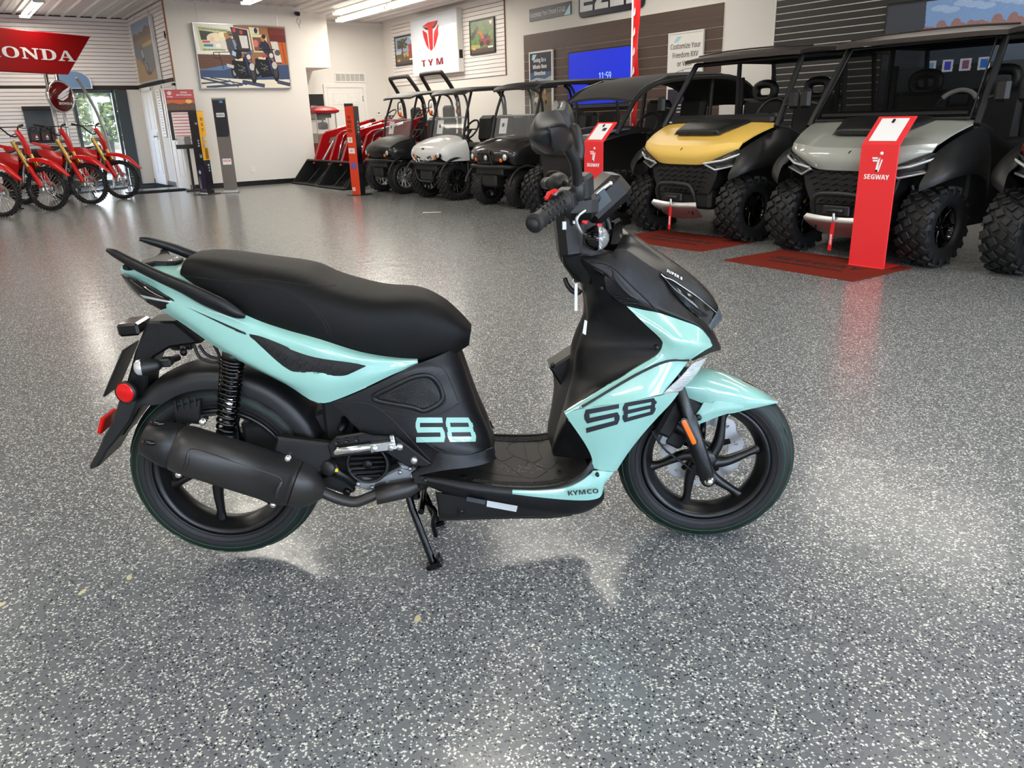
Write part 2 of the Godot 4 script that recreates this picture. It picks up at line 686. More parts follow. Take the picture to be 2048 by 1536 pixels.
	struct("baseboard_side", st, M.baseboard)
	# lamps
	for q in RUNS:
		ceiling_lamp(q[0], q[1])

func ceiling_lamp(x: float, z0: float) -> void:
	var where := "ribbed ceiling"
	if x > 8 and z0 < -15:
		where = "ceiling beside the white slat wall" if z0 > -17 else "ceiling before the panelled door"
	elif x > 7 and x < 8:
		where = "ceiling, inner one of the pair there"
	elif x == 2.28 and z0 < -19:
		where = "ceiling just before the far white slat wall"
	elif x == 5.65 and z0 < -16:
		where = "ceiling in front of the large motorcycle picture"
	else:
		where = "ribbed ceiling of the open showroom floor"
	var t := thing("ceiling_light", "white two-tube strip light on the " + where, "ceiling light", Vector3(x, CEIL - 0.03, z0 + RUN / 2), 0.0, "ceiling strip lights")
	var st := B()
	box(st, Vector3(0, -0.02, 0), Vector3(0.1, 0.05, RUN), 0.006)
	obj("housing", st, M.trim_white, t)
	for s in [-1, 1]:
		st = B()
		rod(st, Vector3(s * 0.07, -0.075, -RUN / 2 + 0.02), Vector3(s * 0.07, -0.075, RUN / 2 - 0.02), 0.019, 10)
		obj("tube", st, M.tube_glow, t)
		st = B()
		box(st, Vector3(0, -0.07, s * (RUN / 2 - 0.012)), Vector3(0.2, 0.06, 0.022), 0.004)
		obj("end_cap", st, M.trim_white, t)
	var l := AreaLight3D.new()
	l.name = "tube_light"
	l.area_size = Vector2(0.2, RUN)
	l.light_color = Color(1.0, 0.97, 0.92)
	l.light_energy = 3.95
	l.area_range = 40.0
	l.shadow_enabled = true
	l.position = Vector3(0, -0.1, 0)
	l.rotation_degrees = Vector3(-90, 0, 0)
	t.add_child(l)

# ---------------------------------------------------------------- the scooter
# points read from enlarged views of the photograph: [left, top, enlargement]
const CROP := {"A": [170.0, 440.0, 3.49], "C": [170.0, 740.0, 3.657], "D": [560.0, 680.0, 3.2], "E": [940.0, 560.0, 2.844], "F": [1120.0, 420.0, 5.12], "G": [1040.0, 200.0, 4.8], "H": [840.0, 820.0, 4.876], "W": [1220.0, 700.0, 3.9375], "P": [0.0, 0.0, 1.0]}

func k(c: String, x: float, y: float, w: float) -> Vector3:
	var q: Array = CROP[c]
	return sp(q[0] + x / q[2], q[1] + y / q[2], w)

func ks(c: String, list: Array) -> Array:
	var out := []
	for p in list:
		out.append(k(c, p[0], p[1], p[2]))
	return out

func kr(c: String, rows: Array) -> Array:
	var out := []
	for r in rows:
		out.append(ks(c, r))
	return out

# where the line of sight through an enlarged-view point meets a net
func drape(g: Array, c: String, x: float, y: float, lift: float) -> Vector3:
	var q: Array = CROP[c]
	var d0 := ray(q[0] + x / q[2], q[1] + y / q[2])
	var d := Vector3(d0.dot(sc_x), d0.y, d0.dot(sc_z))
	var o0 := EYE - sc_o
	var o := Vector3(o0.dot(sc_x), o0.y, o0.dot(sc_z))
	var best := 1e9
	for i in g.size() - 1:
		for j in g[0].size() - 1:
			for t in [[g[i][j], g[i][j + 1], g[i + 1][j + 1]], [g[i][j], g[i + 1][j + 1], g[i + 1][j]]]:
				var h = Geometry3D.ray_intersects_triangle(o, d, t[0], t[1], t[2])
				if h != null:
					best = minf(best, (h - o).length() / d.length())
	if best > 1e8:
		return Vector3(INF, 0, 0)
	return o + d * best - d.normalized() * lift

# a thin mark that follows a moulded net: the quadrilateral between four enlarged-view points
func mark(st: SurfaceTool, g: Array, c: String, q: Array, nu := 6, nv := 2, lift := 0.0012) -> void:
	var rows := []
	for i in nv + 1:
		var r := []
		for j in nu + 1:
			var u := float(j) / nu
			var v := float(i) / nv
			var x := lerpf(lerpf(q[0][0], q[1][0], u), lerpf(q[3][0], q[2][0], u), v)
			var y := lerpf(lerpf(q[0][1], q[1][1], u), lerpf(q[3][1], q[2][1], u), v)
			r.append(drape(g, c, x, y, lift))
		rows.append(r)
	for i in nv:
		for j in nu:
			var a: Vector3 = rows[i][j]; var b: Vector3 = rows[i][j + 1]; var e: Vector3 = rows[i + 1][j + 1]; var f: Vector3 = rows[i + 1][j]
			if is_finite(a.x) and is_finite(b.x) and is_finite(e.x) and is_finite(f.x):
				quad(st, a, b, e, f)

# the strokes of "S8" in a unit frame, drawn into the frame c0..c3 (clockwise from top left)
func s8(g: Array, c: String, c0: Array, c1: Array, c2: Array, c3: Array, m: Material, parent: Node) -> void:
	var at := func(u: float, v: float) -> Array:
		return [lerpf(lerpf(c0[0], c1[0], u), lerpf(c3[0], c2[0], u), v), lerpf(lerpf(c0[1], c1[1], u), lerpf(c3[1], c2[1], u), v)]
	var rect := func(st: SurfaceTool, u0: float, v0: float, u1: float, v1: float, cut := "") -> void:
		var n := 8 if u1 - u0 > 0.15 else 2
		var a := [u0, v0]; var b := [u1, v0]; var e := [u1, v1]; var f := [u0, v1]
		if "a" in cut: a = [u0 + 0.03, v0]
		if "b" in cut: b = [u1 - 0.03, v0]
		if "e" in cut: e = [u1 - 0.03, v1]
		if "f" in cut: f = [u0 + 0.03, v1]
		mark(st, g, c, [at.call(a[0], a[1]), at.call(b[0], b[1]), at.call(e[0], e[1]), at.call(f[0], f[1])], n, 2 if v1 - v0 < 0.25 else 5)
	var th := 0.215
	for i in 2:
		var st := B()
		if i == 0:
			rect.call(st, 0.0, 0.0, 0.48, th, "a")
			rect.call(st, 0.0, 0.39, 0.49, 0.39 + th, "fb")
			rect.call(st, 0.01, 1 - th, 0.49, 1.0, "e")
			rect.call(st, 0.0, th, 0.075, 0.39)
			rect.call(st, 0.415, 0.39 + th, 0.49, 1 - th)
		else:
			rect.call(st, 0.53, 0.0, 0.985, th, "ab")
			rect.call(st, 0.545, 0.39, 0.985, 0.39 + th)
			rect.call(st, 0.53, 1 - th, 1.0, 1.0, "fe")
			for u in [0.53, 0.925]:
				rect.call(st, u, th, u + 0.075, 0.39)
				rect.call(st, u, 0.39 + th, u + 0.075, 1 - th)
		obj("letter", st, m, parent)

func both(st: SurfaceTool, g: Array, thick: float) -> void:
	shell(st, g, Vector3(0, 0, -thick))
	shell(st, flip_z(g), Vector3(0, 0, thick))

func scooter() -> void:
	var mint := mat("mint_lacquer", Color(0.555, 0.74, 0.695), 0.22)
	mint.clearcoat_enabled = true
	mint.clearcoat = 1.0
	mint.clearcoat_roughness = 0.03
	var body := mat("body_black", Color(0.05, 0.054, 0.061), 0.42)
	body.metallic_specular = 0.42
	fine_grain(body, 0.09, 0.6, 9.0, 4)
	var vinyl := mat("seat_vinyl", Color(0.045, 0.045, 0.046), 0.55)
	vinyl.metallic_specular = 0.3
	fine_grain(vinyl, 0.12, 0.8, 9.0, 5)
	mat("alloy_black", Color(0.035, 0.036, 0.04), 0.36)
	mat("heat_black", Color(0.165, 0.155, 0.145), 0.42, 0.15)
	mat("cast_alloy", Color(0.62, 0.63, 0.64), 0.42, 0.85)
	mat("decal_grey", Color(0.13, 0.14, 0.165), 0.4)
	mat("smoked_lens", Color(0.035, 0.04, 0.038), 0.1)
	glassy("clear_lens", Color(0.92, 0.93, 0.93), 0.15)
	mat("lens_back", Color(0.85, 0.86, 0.86), 0.25, 0.6)
	mat("amber", Color(0.95, 0.42, 0.02), 0.25)
	mat("red_lens", Color(0.8, 0.01, 0.015), 0.15)
	mat("sticker_white", Color(0.86, 0.87, 0.87), 0.5)
	mat("floor_mat", Color(0.098, 0.092, 0.085), 0.6)
	mat("tread_green", Color(0.05, 0.36, 0.22), 0.6)
	mat("seam", Color(0.03, 0.03, 0.03), 0.8)
	mat("screen_grey", Color(0.30, 0.33, 0.36), 0.15)
	mat("signal_red", Color(0.85, 0.05, 0.07), 0.4)
	var t := thing("motor_scooter", "mint green and black motor scooter standing on its centre stand", "scooter", sc_o, -atan2(sc_x.z, sc_x.x))
	var st := B()
	var g: Array

	# --- seat
	var right := [[360, 546, .085], [400, 580, .115], [490, 628, .138], [575, 656, .143], [650, 682, .145], [720, 702, .138], [790, 716, .122], [850, 718, .104], [905, 702, .08], [938, 682, .05]]
	var crest := [[392, 509, 0], [440, 508, 0], [530, 520, 0], [620, 533, 0], [676, 556, 0], [760, 577, 0], [835, 582, 0], [885, 603, 0], [920, 632, 0], [943, 656, 0]]
	g = []
	for i in right.size():
		var a := sp(right[i][0], right[i][1], right[i][2])
		var b := sp(crest[i][0], crest[i][1], 0.0)
		b.y += 0.004
		var row := []
		var hw := a.z
		for q in [[0.0, 0.93], [0.0, 1.0], [0.3, 1.03], [0.62, 0.99], [0.84, 0.86], [0.955, 0.62], [0.99, 0.32], [1.0, 0.0]]:
			row.append(Vector3(lerpf(a.x, b.x, q[0]), lerpf(a.y, b.y, q[0]) - (0.012 if q[1] == 0.93 else 0.0), hw * q[1]))
		var left := []
		for j in range(row.size() - 2, -1, -1):
			left.append(Vector3(row[j].x, row[j].y, -row[j].z))
		g.append(row + left)
	var seat_net := net(g, 3, 5)
	skin(st, seat_net, false, 0)
	cap(st, seat_net[0])
	cap(st, seat_net[-1], true)
	var seat := obj("seat", st, vinyl, t)
	st = B()
	for line in [[[262, 262], [330, 330], [500, 372], [760, 412], [900, 430]], [[900, 430], [1000, 418], [1150, 415], [1330, 440], [1500, 462], [1640, 455]], [[900, 430], [1060, 445], [1260, 490], [1420, 570], [1540, 690], [1590, 800]], [[915, 424], [1075, 437], [1275, 482], [1440, 565], [1565, 690], [1615, 800]]]:
		var pts := []
		var raw := []
		for p in line:
			raw.append(Vector2(p[0] + (185 if p[0] > 700 else 0) * 0.0, p[1]))
		for p in flow(raw, 6):
			var h := drape(seat_net, "A", p.x * 1.01 + 90, p.y, -0.0006)
			if is_finite(h.x):
				pts.append(h)
		if pts.size() > 2:
			tube(st, pts, 0.0013, 5)
	obj("stitching", st, M.seam, seat)

	# --- tail fairing
	st = B()
	var tail := net(kr("P", [
		[[241, 537, .045], [310, 547, .095], [400, 577, .118], [480, 620, .13], [560, 654, .135], [640, 674, .137], [720, 701, .13], [790, 714, .118], [834, 717, .108]],
		[[243, 540, .05], [320, 563, .108], [400, 603, .13], [480, 638, .15], [560, 672, .162], [640, 694, .17], [720, 714, .163], [790, 720, .142], [835, 720, .118]],
		[[245, 544, .052], [330, 582, .115], [410, 625, .14], [490, 668, .158], [570, 708, .165], [650, 728, .172], [725, 733, .164], [795, 728, .145], [835, 722, .122]],
		[[247, 547, .052], [318, 598, .112], [400, 655, .138], [480, 710, .156], [560, 752, .166], [640, 770, .174], [715, 762, .166], [792, 738, .148], [836, 725, .124]],
		[[249, 550, .045], [300, 603, .085], [372, 652, .112], [456, 709, .135], [571, 768, .15], [634, 805, .158], [690, 793, .156], [788, 748, .145], [836, 730, .122]]]), 4, 4)
	both(st, tail, 0.006)
	var fairing := obj("tail_fairing", st, mint, t)
	# deck between the two sides, behind the seat
	st = B()
	var deck := []
	for p in [[241, 537, .045], [275, 541, .07], [310, 546, .094], [360, 560, .11], [420, 585, .12]]:
		var a := sp(p[0], p[1], p[2])
		var row := []
		for s in [1.0, 0.7, 0.3, 0.0, -0.3, -0.7, -1.0]:
			row.append(Vector3(a.x, a.y + 0.012 * (1.0 - s * s), a.z * s))
		deck.append(row)
	shell(st, net(deck, 3, 3), Vector3(0, -0.006, 0))
	obj("tail_deck", st, mint, t)
	# recessed line and the honeycomb insert
	st = B()
	mark(st, tail, "A", [[705, 606], [1120, 786], [1126, 802], [990, 745]], 14, 1, 0.0015)
	mark(st, tail, "A", [[1040, 760], [1122, 792], [1124, 802], [1050, 775]], 6, 1, 0.0016)
	obj("panel_gap", st, M.ink_black, fairing)
	st = B()
	var hexg := kr("A", [
		[[1140, 800, .166], [1230, 822, .17], [1400, 890, .175], [1440, 915, .176], [1600, 965, .18], [1850, 1005, .18], [1956, 1028, .175]],
		[[1150, 830, .166], [1250, 880, .172], [1390, 950, .178], [1470, 985, .18], [1620, 1025, .182], [1800, 1050, .182], [1900, 1055, .178]],
		[[1172, 880, .162], [1260, 950, .168], [1390, 1040, .174], [1480, 1080, .177], [1640, 1090, .18], [1770, 1095, .18], [1822, 1090, .177]]])
	for r in hexg:
		for i in r.size():
			var p: Vector3 = r[i]
			r[i] = Vector3(p.x, p.y, p.z - 0.007)
	var hexn := net(hexg, 4, 4)
	both(st, hexn, 0.008)
	var ins := obj("honeycomb_insert", st, M.black_matte, fairing)
	st = B()
	for i in 18:
		for j in 7:
			var cx := 1165.0 + i * 45
			var cy := 800.0 + j * 52 + (26 if i % 2 else 0) + i * 4
			var ring := []
			for a in 7:
				var h := drape(hexn, "A", cx + 27 * cos(TAU * a / 6), cy + 27 * sin(TAU * a / 6), 0.0)
				if not is_finite(h.x):
					ring.clear()
					break
				ring.append(h)
			if ring.size() == 7:
				tube(st, ring, 0.0011, 4, false)
	obj("honeycomb_ribs", st, M.black_plastic, ins)

	# --- tail lamp
	st = B()
	var lampn := net(kr("A", [
		[[252, 372, .06], [300, 392, .085], [420, 445, .105], [560, 520, .116], [645, 575, .12]],
		[[262, 400, .066], [320, 440, .095], [430, 505, .118], [550, 560, .124], [648, 582, .12]],
		[[285, 440, .062], [350, 500, .09], [430, 555, .11], [520, 590, .117], [640, 592, .118]],
		[[310, 480, .05], [380, 540, .08], [440, 580, .1], [500, 612, .11], [530, 628, .112]]]), 4, 4)
	both(st, lampn, 0.006)
	var lamp := obj("tail_lamp", st, M.smoked_lens, t)
	st = B()
	mark(st, lampn, "A", [[290, 470], [380, 530], [430, 578], [330, 500]], 6, 2, 0.002)
	mark(st, lampn, "A", [[380, 520], [640, 578], [645, 588], [410, 545]], 8, 2, 0.002)
	obj("clear_strip", st, M.lens_back, lamp)
	st = B()
	var ledge := ks("A", [[255, 378, .062], [330, 412, .096], [450, 470, .112], [560, 530, .12], [640, 572, .123]])
	tube(st, flow(ledge, 4), 0.003, 6)
	obj("chrome_edge", st, M.black_gloss, lamp)

	# --- grab rails and rack
	for side in [1.0, -1.0]:
		st = B()
		var gr := ks("A", [[158, 210, .095], [215, 235, .105], [330, 300, .125], [500, 385, .138], [680, 465, .148], [830, 540, .156], [960, 600, .16], [1060, 650, .16], [1118, 672, .155]])
		for i in gr.size():
			gr[i].z *= side
		var rad := [Vector2(.006, .005), Vector2(.011, .010), Vector2(.012, .013), Vector2(.012, .0145), Vector2(.013, .017), Vector2(.014, .021), Vector2(.013, .02), Vector2(.012, .014), Vector2(.006, .006)]
		tube(st, flow(gr, 4), flow(rad, 4), 12, true, Vector3(0, 1, 0.2 * side))
		obj("grab_rail", st, M.body_black, t)
	st = B()
	var ry: float = sp(330, 520, 0).y - .004
	var rx: float = sp(296, 520, 0).x
	var rack := [Vector2(.0, .125), Vector2(.03, .09), Vector2(.05, .05), Vector2(.085, .042), Vector2(.11, .028), Vector2(.116, 0), Vector2(.11, -.028), Vector2(.085, -.042), Vector2(.05, -.05), Vector2(.03, -.09), Vector2(.0, -.125), Vector2(-.02, -.12), Vector2(.004, -.07), Vector2(.012, -.03), Vector2(.014, 0), Vector2(.012, .03), Vector2(.004, .07), Vector2(-.02, .12)]
	slab(st, rack, 0.014, Transform3D(Basis(Vector3(1, -0.12, 0).normalized() * .72, Vector3(0, 0, 1), Vector3(0.12, 1, 0).normalized()), Vector3(rx, ry, 0)), 0.003)
	obj("carrier_plate", st, M.body_black, t)
	st = B()
	for s in [-1, 1]:
		rod(st, Vector3(rx + .064, ry - .012, s * .02), Vector3(rx + .064, ry + .008, s * .02), .006, 10, .002)
	obj("bolt", st, M.chrome, t)

	# --- number plate bracket, reflectors, rear signals
	st = B()
	var arm := [[352, 640], [405, 684], [345, 692], [312, 712], [300, 745], [296, 792], [268, 842], [252, 866], [232, 878], [222, 872], [246, 800], [262, 745], [274, 700], [290, 660], [300, 640]]
	var po := []
	for p in arm:
		var v := sp(p[0], p[1], 0.03)
		po.append(Vector2(v.x, v.y))
	slab(st, po, 0.09, Transform3D(Basis(), Vector3(0, 0, -0.045)), 0.006)
	obj("plate_bracket", st, M.body_black, t)
	st = B()
	po = []
	for p in [[250, 780], [232, 838], [214, 868], [203, 895], [186, 926], [188, 932], [205, 926], [222, 896], [240, 874], [268, 836], [284, 796]]:
		var v := sp(p[0], p[1], 0.05)
		po.append(Vector2(v.x, v.y))
	slab(st, po, 0.15, Transform3D(Basis(), Vector3(0, 0, -0.075)), 0.005)
	obj("mud_flap", st, M.black_plastic, t)
	st = B()
	var pa := sp(262, 690, .0); var pb := sp(223, 782, .0)
	var pd := (pb - pa).normalized()
	box(st, (pa + pb) / 2, Vector3(0.006, pa.distance_to(pb), 0.10), 0.002, Basis(pd.cross(Vector3(0, 0, 1)).normalized(), -pd, Vector3(0, 0, 1)))
	obj("plate_holder", st, M.black_plastic, t)
	st = B()
	box(st, sp(269, 652, .0), Vector3(0.055, 0.034, 0.09), 0.006, Basis(Vector3(0, 0, 1), 0.05))
	obj("plate_lamp", st, M.black_gloss, t)
	st = B()
	var rc := sp(251, 785, .092)
	lathe(st, [Vector2(0.0001, .006), Vector2(.023, .006), Vector2(.0265, .003), Vector2(.0265, -.008), Vector2(.0001, -.008)], 24, along(rc, Vector3(-.25, .05, 1)))
	obj("side_reflector", st, M.red_lens, t)
	st = B()
	lathe(st, [Vector2(.0262, .0035), Vector2(.029, .004), Vector2(.029, -.01), Vector2(.0001, -.0101)], 24, along(rc, Vector3(-.25, .05, 1)))
	rod(st, rc - Vector3(0, 0, .05), rc - Vector3(0, 0, .006), .01)
	obj("reflector_mount", st, M.black_plastic, t)
	st = B()
	box(st, sp(214, 842, .0), Vector3(.012, .05, .08), .003, Basis(Vector3(0, 0, 1), -.4))
	obj("rear_reflector", st, M.red_lens, t)
	for s in [1.0, -1.0]:
		var sg := Node3D.new()
		sg.name = "rear_signal"
		t.add_child(sg, true)
		var c0: Vector3 = sp(272, 736, .12)
		var c1: Vector3 = sp(318, 730, .10)
		c0.z *= s
		c1.z *= s
		var xf := along(c0, c1 - c0)
		st = B()
		lathe(st, [Vector2(.0215, .012), Vector2(.021, .03), Vector2(.016, .05), Vector2(.009, .06), Vector2(.0001, .06)], 20, xf)
		rod(st, c1 - Vector3(.01, .003, 0), Vector3(c1.x + .02, c1.y - .004, s * .02), .009)
		box(st, c1 + Vector3(.012, .002, -.02 * s), Vector3(.03, .022, .03), .004)
		obj("housing", st, M.black_plastic, sg)
		st = B()
		lathe(st, [Vector2(.0001, -.006), Vector2(.012, -.004), Vector2(.019, .002), Vector2(.0215, .012)], 20, xf)
		obj("lens", st, M.lens_back, sg)

	# --- rear wheel, front wheel
	wheel(t, Vector3(-.8125, .288, .0), .268, .06, 0.0, -1.83, "rear_wheel", -1.0)
	wheel(t, Vector3(.554, .253, .0), .253, .05, 9.0, 0.2, "front_wheel", -1.0)

	# --- rear mudguard over the tyre
	st = B()
	g = []
	var rcn := Vector3(-.8125, .288, 0)
	for i in 13:
		var a := deg_to_rad(lerpf(138, 20, i / 12.0))
		var r := .298 + 0.012 * sin(i / 12.0 * PI)
		var hw := .082 if i > 0 else .06
		var row := []
		for q in [[1.0, -.046], [1.0, -.022], [.86, -.005], [.45, .004], [0.0, .006]]:
			row.append(rcn + Vector3(cos(a) * (r + q[1] * (1.0 if i > 1 else .4)), sin(a) * (r + q[1] * (1.0 if i > 1 else .4)), hw * q[0]))
		for j in range(3, -1, -1):
			row.append(Vector3(row[j].x, row[j].y, -row[j].z))
		g.append(row)
	shell(st, net(g, 3, 3), Vector3(0, -.004, 0))
	obj("rear_mudguard", st, M.black_plastic, t)
	st = B()
	po = []
	for p in [[345, 818], [400, 800], [398, 850], [352, 846]]:
		var v := sp(p[0], p[1], .09)
		po.append(Vector2(v.x, v.y))
	slab(st, po, .012, Transform3D(Basis(), Vector3(0, 0, .075)), .002)
	for i in 4:
		var v := sp(352 + i * 13, 812 - i * 3, .09)
		box(st, Vector3(v.x, v.y, .09), Vector3(.004, .03, .006))
	obj("mudguard_stay", st, M.black_plastic, t)

	# --- rear damper with spring
	for s in [1.0]:
		var top := sp(466, 712, .118)
		var low := sp(452, 872, .118)
		var ax := (low - top).normalized()
		st = B()
		rod(st, top, low, .011, 12)
		obj("damper_rod", st, M.dark_metal, t)
		st = B()
		rod(st, top.lerp(low, .5), top.lerp(low, .86), .0145, 14, .002)
		obj("damper_body", st, M.chrome, t)
		st = B()
		var hel := []
		var e1 := ax.cross(Vector3(0, 0, 1)).normalized()
		var turns := 15.0
		for i in 181:
			var f := i / 180.0
			var pitch := f * f * 0.45 + f * 0.55
			var a := f * TAU * turns
			var rr := lerpf(.029, .024, f)
			hel.append(top.lerp(low, .04 + pitch * .92) + (e1 * cos(a) + Vector3(0, 0, 1) * sin(a)) * rr)
		tube(st, hel, .0042, 6)
		obj("spring", st, M.black_gloss, t)
		for q in [top, low]:
			st = B()
			rod(st, q - ax * .012, q + ax * .009, .027, 20, .004)
			obj("spring_seat", st, M.dark_metal, t)
		st = B()
		for p in [[[388, 690], [400, 715], [425, 724], [446, 722]], [[398, 690], [412, 708], [432, 716], [450, 716]], [[428, 690], [436, 705], [440, 720], [437, 728]]]:
			var pp := []
			for q in p:
				pp.append(sp(q[0], q[1], .06))
			tube(st, flow(pp, 5), .004, 6)
		obj("wiring", st, M.rubber, t)

	# --- exhaust
	muffler(t)
	engine(t)

	# --- side body below the seat
	st = B()
	var side_rows := kr("D", [
		[[360, 400, .142], [700, 240, .148], [870, 160, .14], [1010, 105, .115], [1125, 50, .06], [1128, 50, 0.0]],
		[[330, 402, .145], [640, 290, .15], [880, 200, .146], [1060, 190, .12], [1165, 150, .06], [1168, 150, 0.0]],
		[[400, 470, .146], [620, 400, .15], [860, 330, .15], [1085, 300, .124], [1215, 300, .065], [1218, 300, 0.0]],
		[[490, 560, .146], [640, 500, .15], [860, 440, .152], [1110, 400, .13], [1265, 440, .07], [1268, 440, 0.0]],
		[[560, 620, .146], [700, 590, .15], [890, 560, .154], [1130, 520, .135], [1315, 560, .075], [1320, 560, 0.0]],
		[[720, 640, .148], [820, 650, .152], [960, 650, .156], [1160, 620, .14], [1345, 660, .08], [1352, 660, 0.0]],
		[[940, 775, .15], [1000, 720, .154], [1080, 715, .158], [1210, 700, .146], [1365, 720, .085], [1372, 720, 0.0]],
		[[962, 835, .15], [1030, 810, .155], [1100, 795, .158], [1220, 790, .15], [1340, 770, .1], [1372, 760, 0.0]]])
	var side_net := net(side_rows, 4, 4)
	both(st, side_net, .006)
	var sb := obj("body_panel", st, body, t)
	s8(side_net, "D", [868, 496], [1222, 496], [1264, 650], [868, 656], mint, sb)
	# grille set in its raised surround
	st = B()
	var ring := []
	for p in flow([Vector2(600, 378), Vector2(720, 300), Vector2(880, 232), Vector2(985, 250), Vector2(1040, 375), Vector2(930, 452), Vector2(840, 430)], 5, true):
		ring.append(drape(side_net, "D", p.x, p.y, .002))
	tube(st, ring, Vector2(.007, .004), 8, false, Vector3(0, 0, 1), true)
	obj("grille_surround", st, body, sb)
	st = B()
	for p in [[[352, 405], [620, 432], [960, 770]], [[610, 436], [850, 492], [1010, 480], [1165, 395]], [[872, 160], [990, 162], [1060, 205], [1140, 390]], [[880, 620], [1030, 715], [1180, 738], [1300, 712]], [[600, 384], [840, 446], [940, 462], [1060, 390], [1000, 250]]]:
		var pp := []
		var raw := []
		for q in p:
			raw.append(Vector2(q[0], q[1]))
		for q in flow(raw, 8):
			var h := drape(side_net, "D", q.x, q.y, -.0004)
			if is_finite(h.x):
				pp.append(h)
		if pp.size() > 2:
			tube(st, pp, .0016, 5)
	obj("panel_seam", st, M.ink_black, sb)
	st = B()
	var mesh_poly := PackedVector2Array([Vector2(655, 370), Vector2(900, 252), Vector2(955, 258), Vector2(1025, 380), Vector2(935, 435), Vector2(860, 425)])
	for i in 34:
		for j in 2:
			var d0 := Vector2(1, .62) if j else Vector2(.62, -1)
			var nrm := Vector2(-d0.y, d0.x).normalized()
			var base := Vector2(840, 345) + nrm * (i - 17) * 15.5
			var seg := Geometry2D.intersect_polyline_with_polygon(PackedVector2Array([base - d0 * 500, base + d0 * 500]), mesh_poly)
			for sgm in seg:
				var pp := []
				for q in 5:
					var uv: Vector2 = sgm[0].lerp(sgm[1], q / 4.0)
					var h := drape(side_net, "D", uv.x, uv.y, .0018)
					if is_finite(h.x):
						pp.append(h)
				if pp.size() > 1:
					tube(st, pp, .0012, 4, false)
	obj("grille_mesh", st, M.black_plastic, sb)
	st = B()
	var idx := Geometry2D.triangulate_polygon(mesh_poly)
	for i in range(0, idx.size(), 3):
		tri(st, drape(side_net, "D", mesh_poly[idx[i]].x, mesh_poly[idx[i]].y, .0016), drape(side_net, "D", mesh_poly[idx[i + 1]].x, mesh_poly[idx[i + 1]].y, .0016), drape(side_net, "D", mesh_poly[idx[i + 2]].x, mesh_poly[idx[i + 2]].y, .0016))
	obj("grille_back", st, M.ink_black, sb)

	st = B()
	var apron := net(kr("D", [
		[[840, 850, .15], [962, 775, .152], [1030, 716, .156], [1180, 738, .155], [1300, 712, .13], [1360, 690, .1]],
		[[842, 860, .155], [962, 815, .158], [1060, 780, .162], [1190, 775, .16], [1300, 750, .14], [1368, 725, .105]],
		[[845, 880, .16], [962, 850, .165], [1080, 830, .168], [1210, 815, .165], [1320, 790, .145], [1385, 760, .11]]]), 4, 4)
	both(st, apron, .006)
	obj("foot_apron", st, body, t)
	# --- footboard
	footboard(t)
	front_end(t)
	steering(t)
	centre_stand(t)

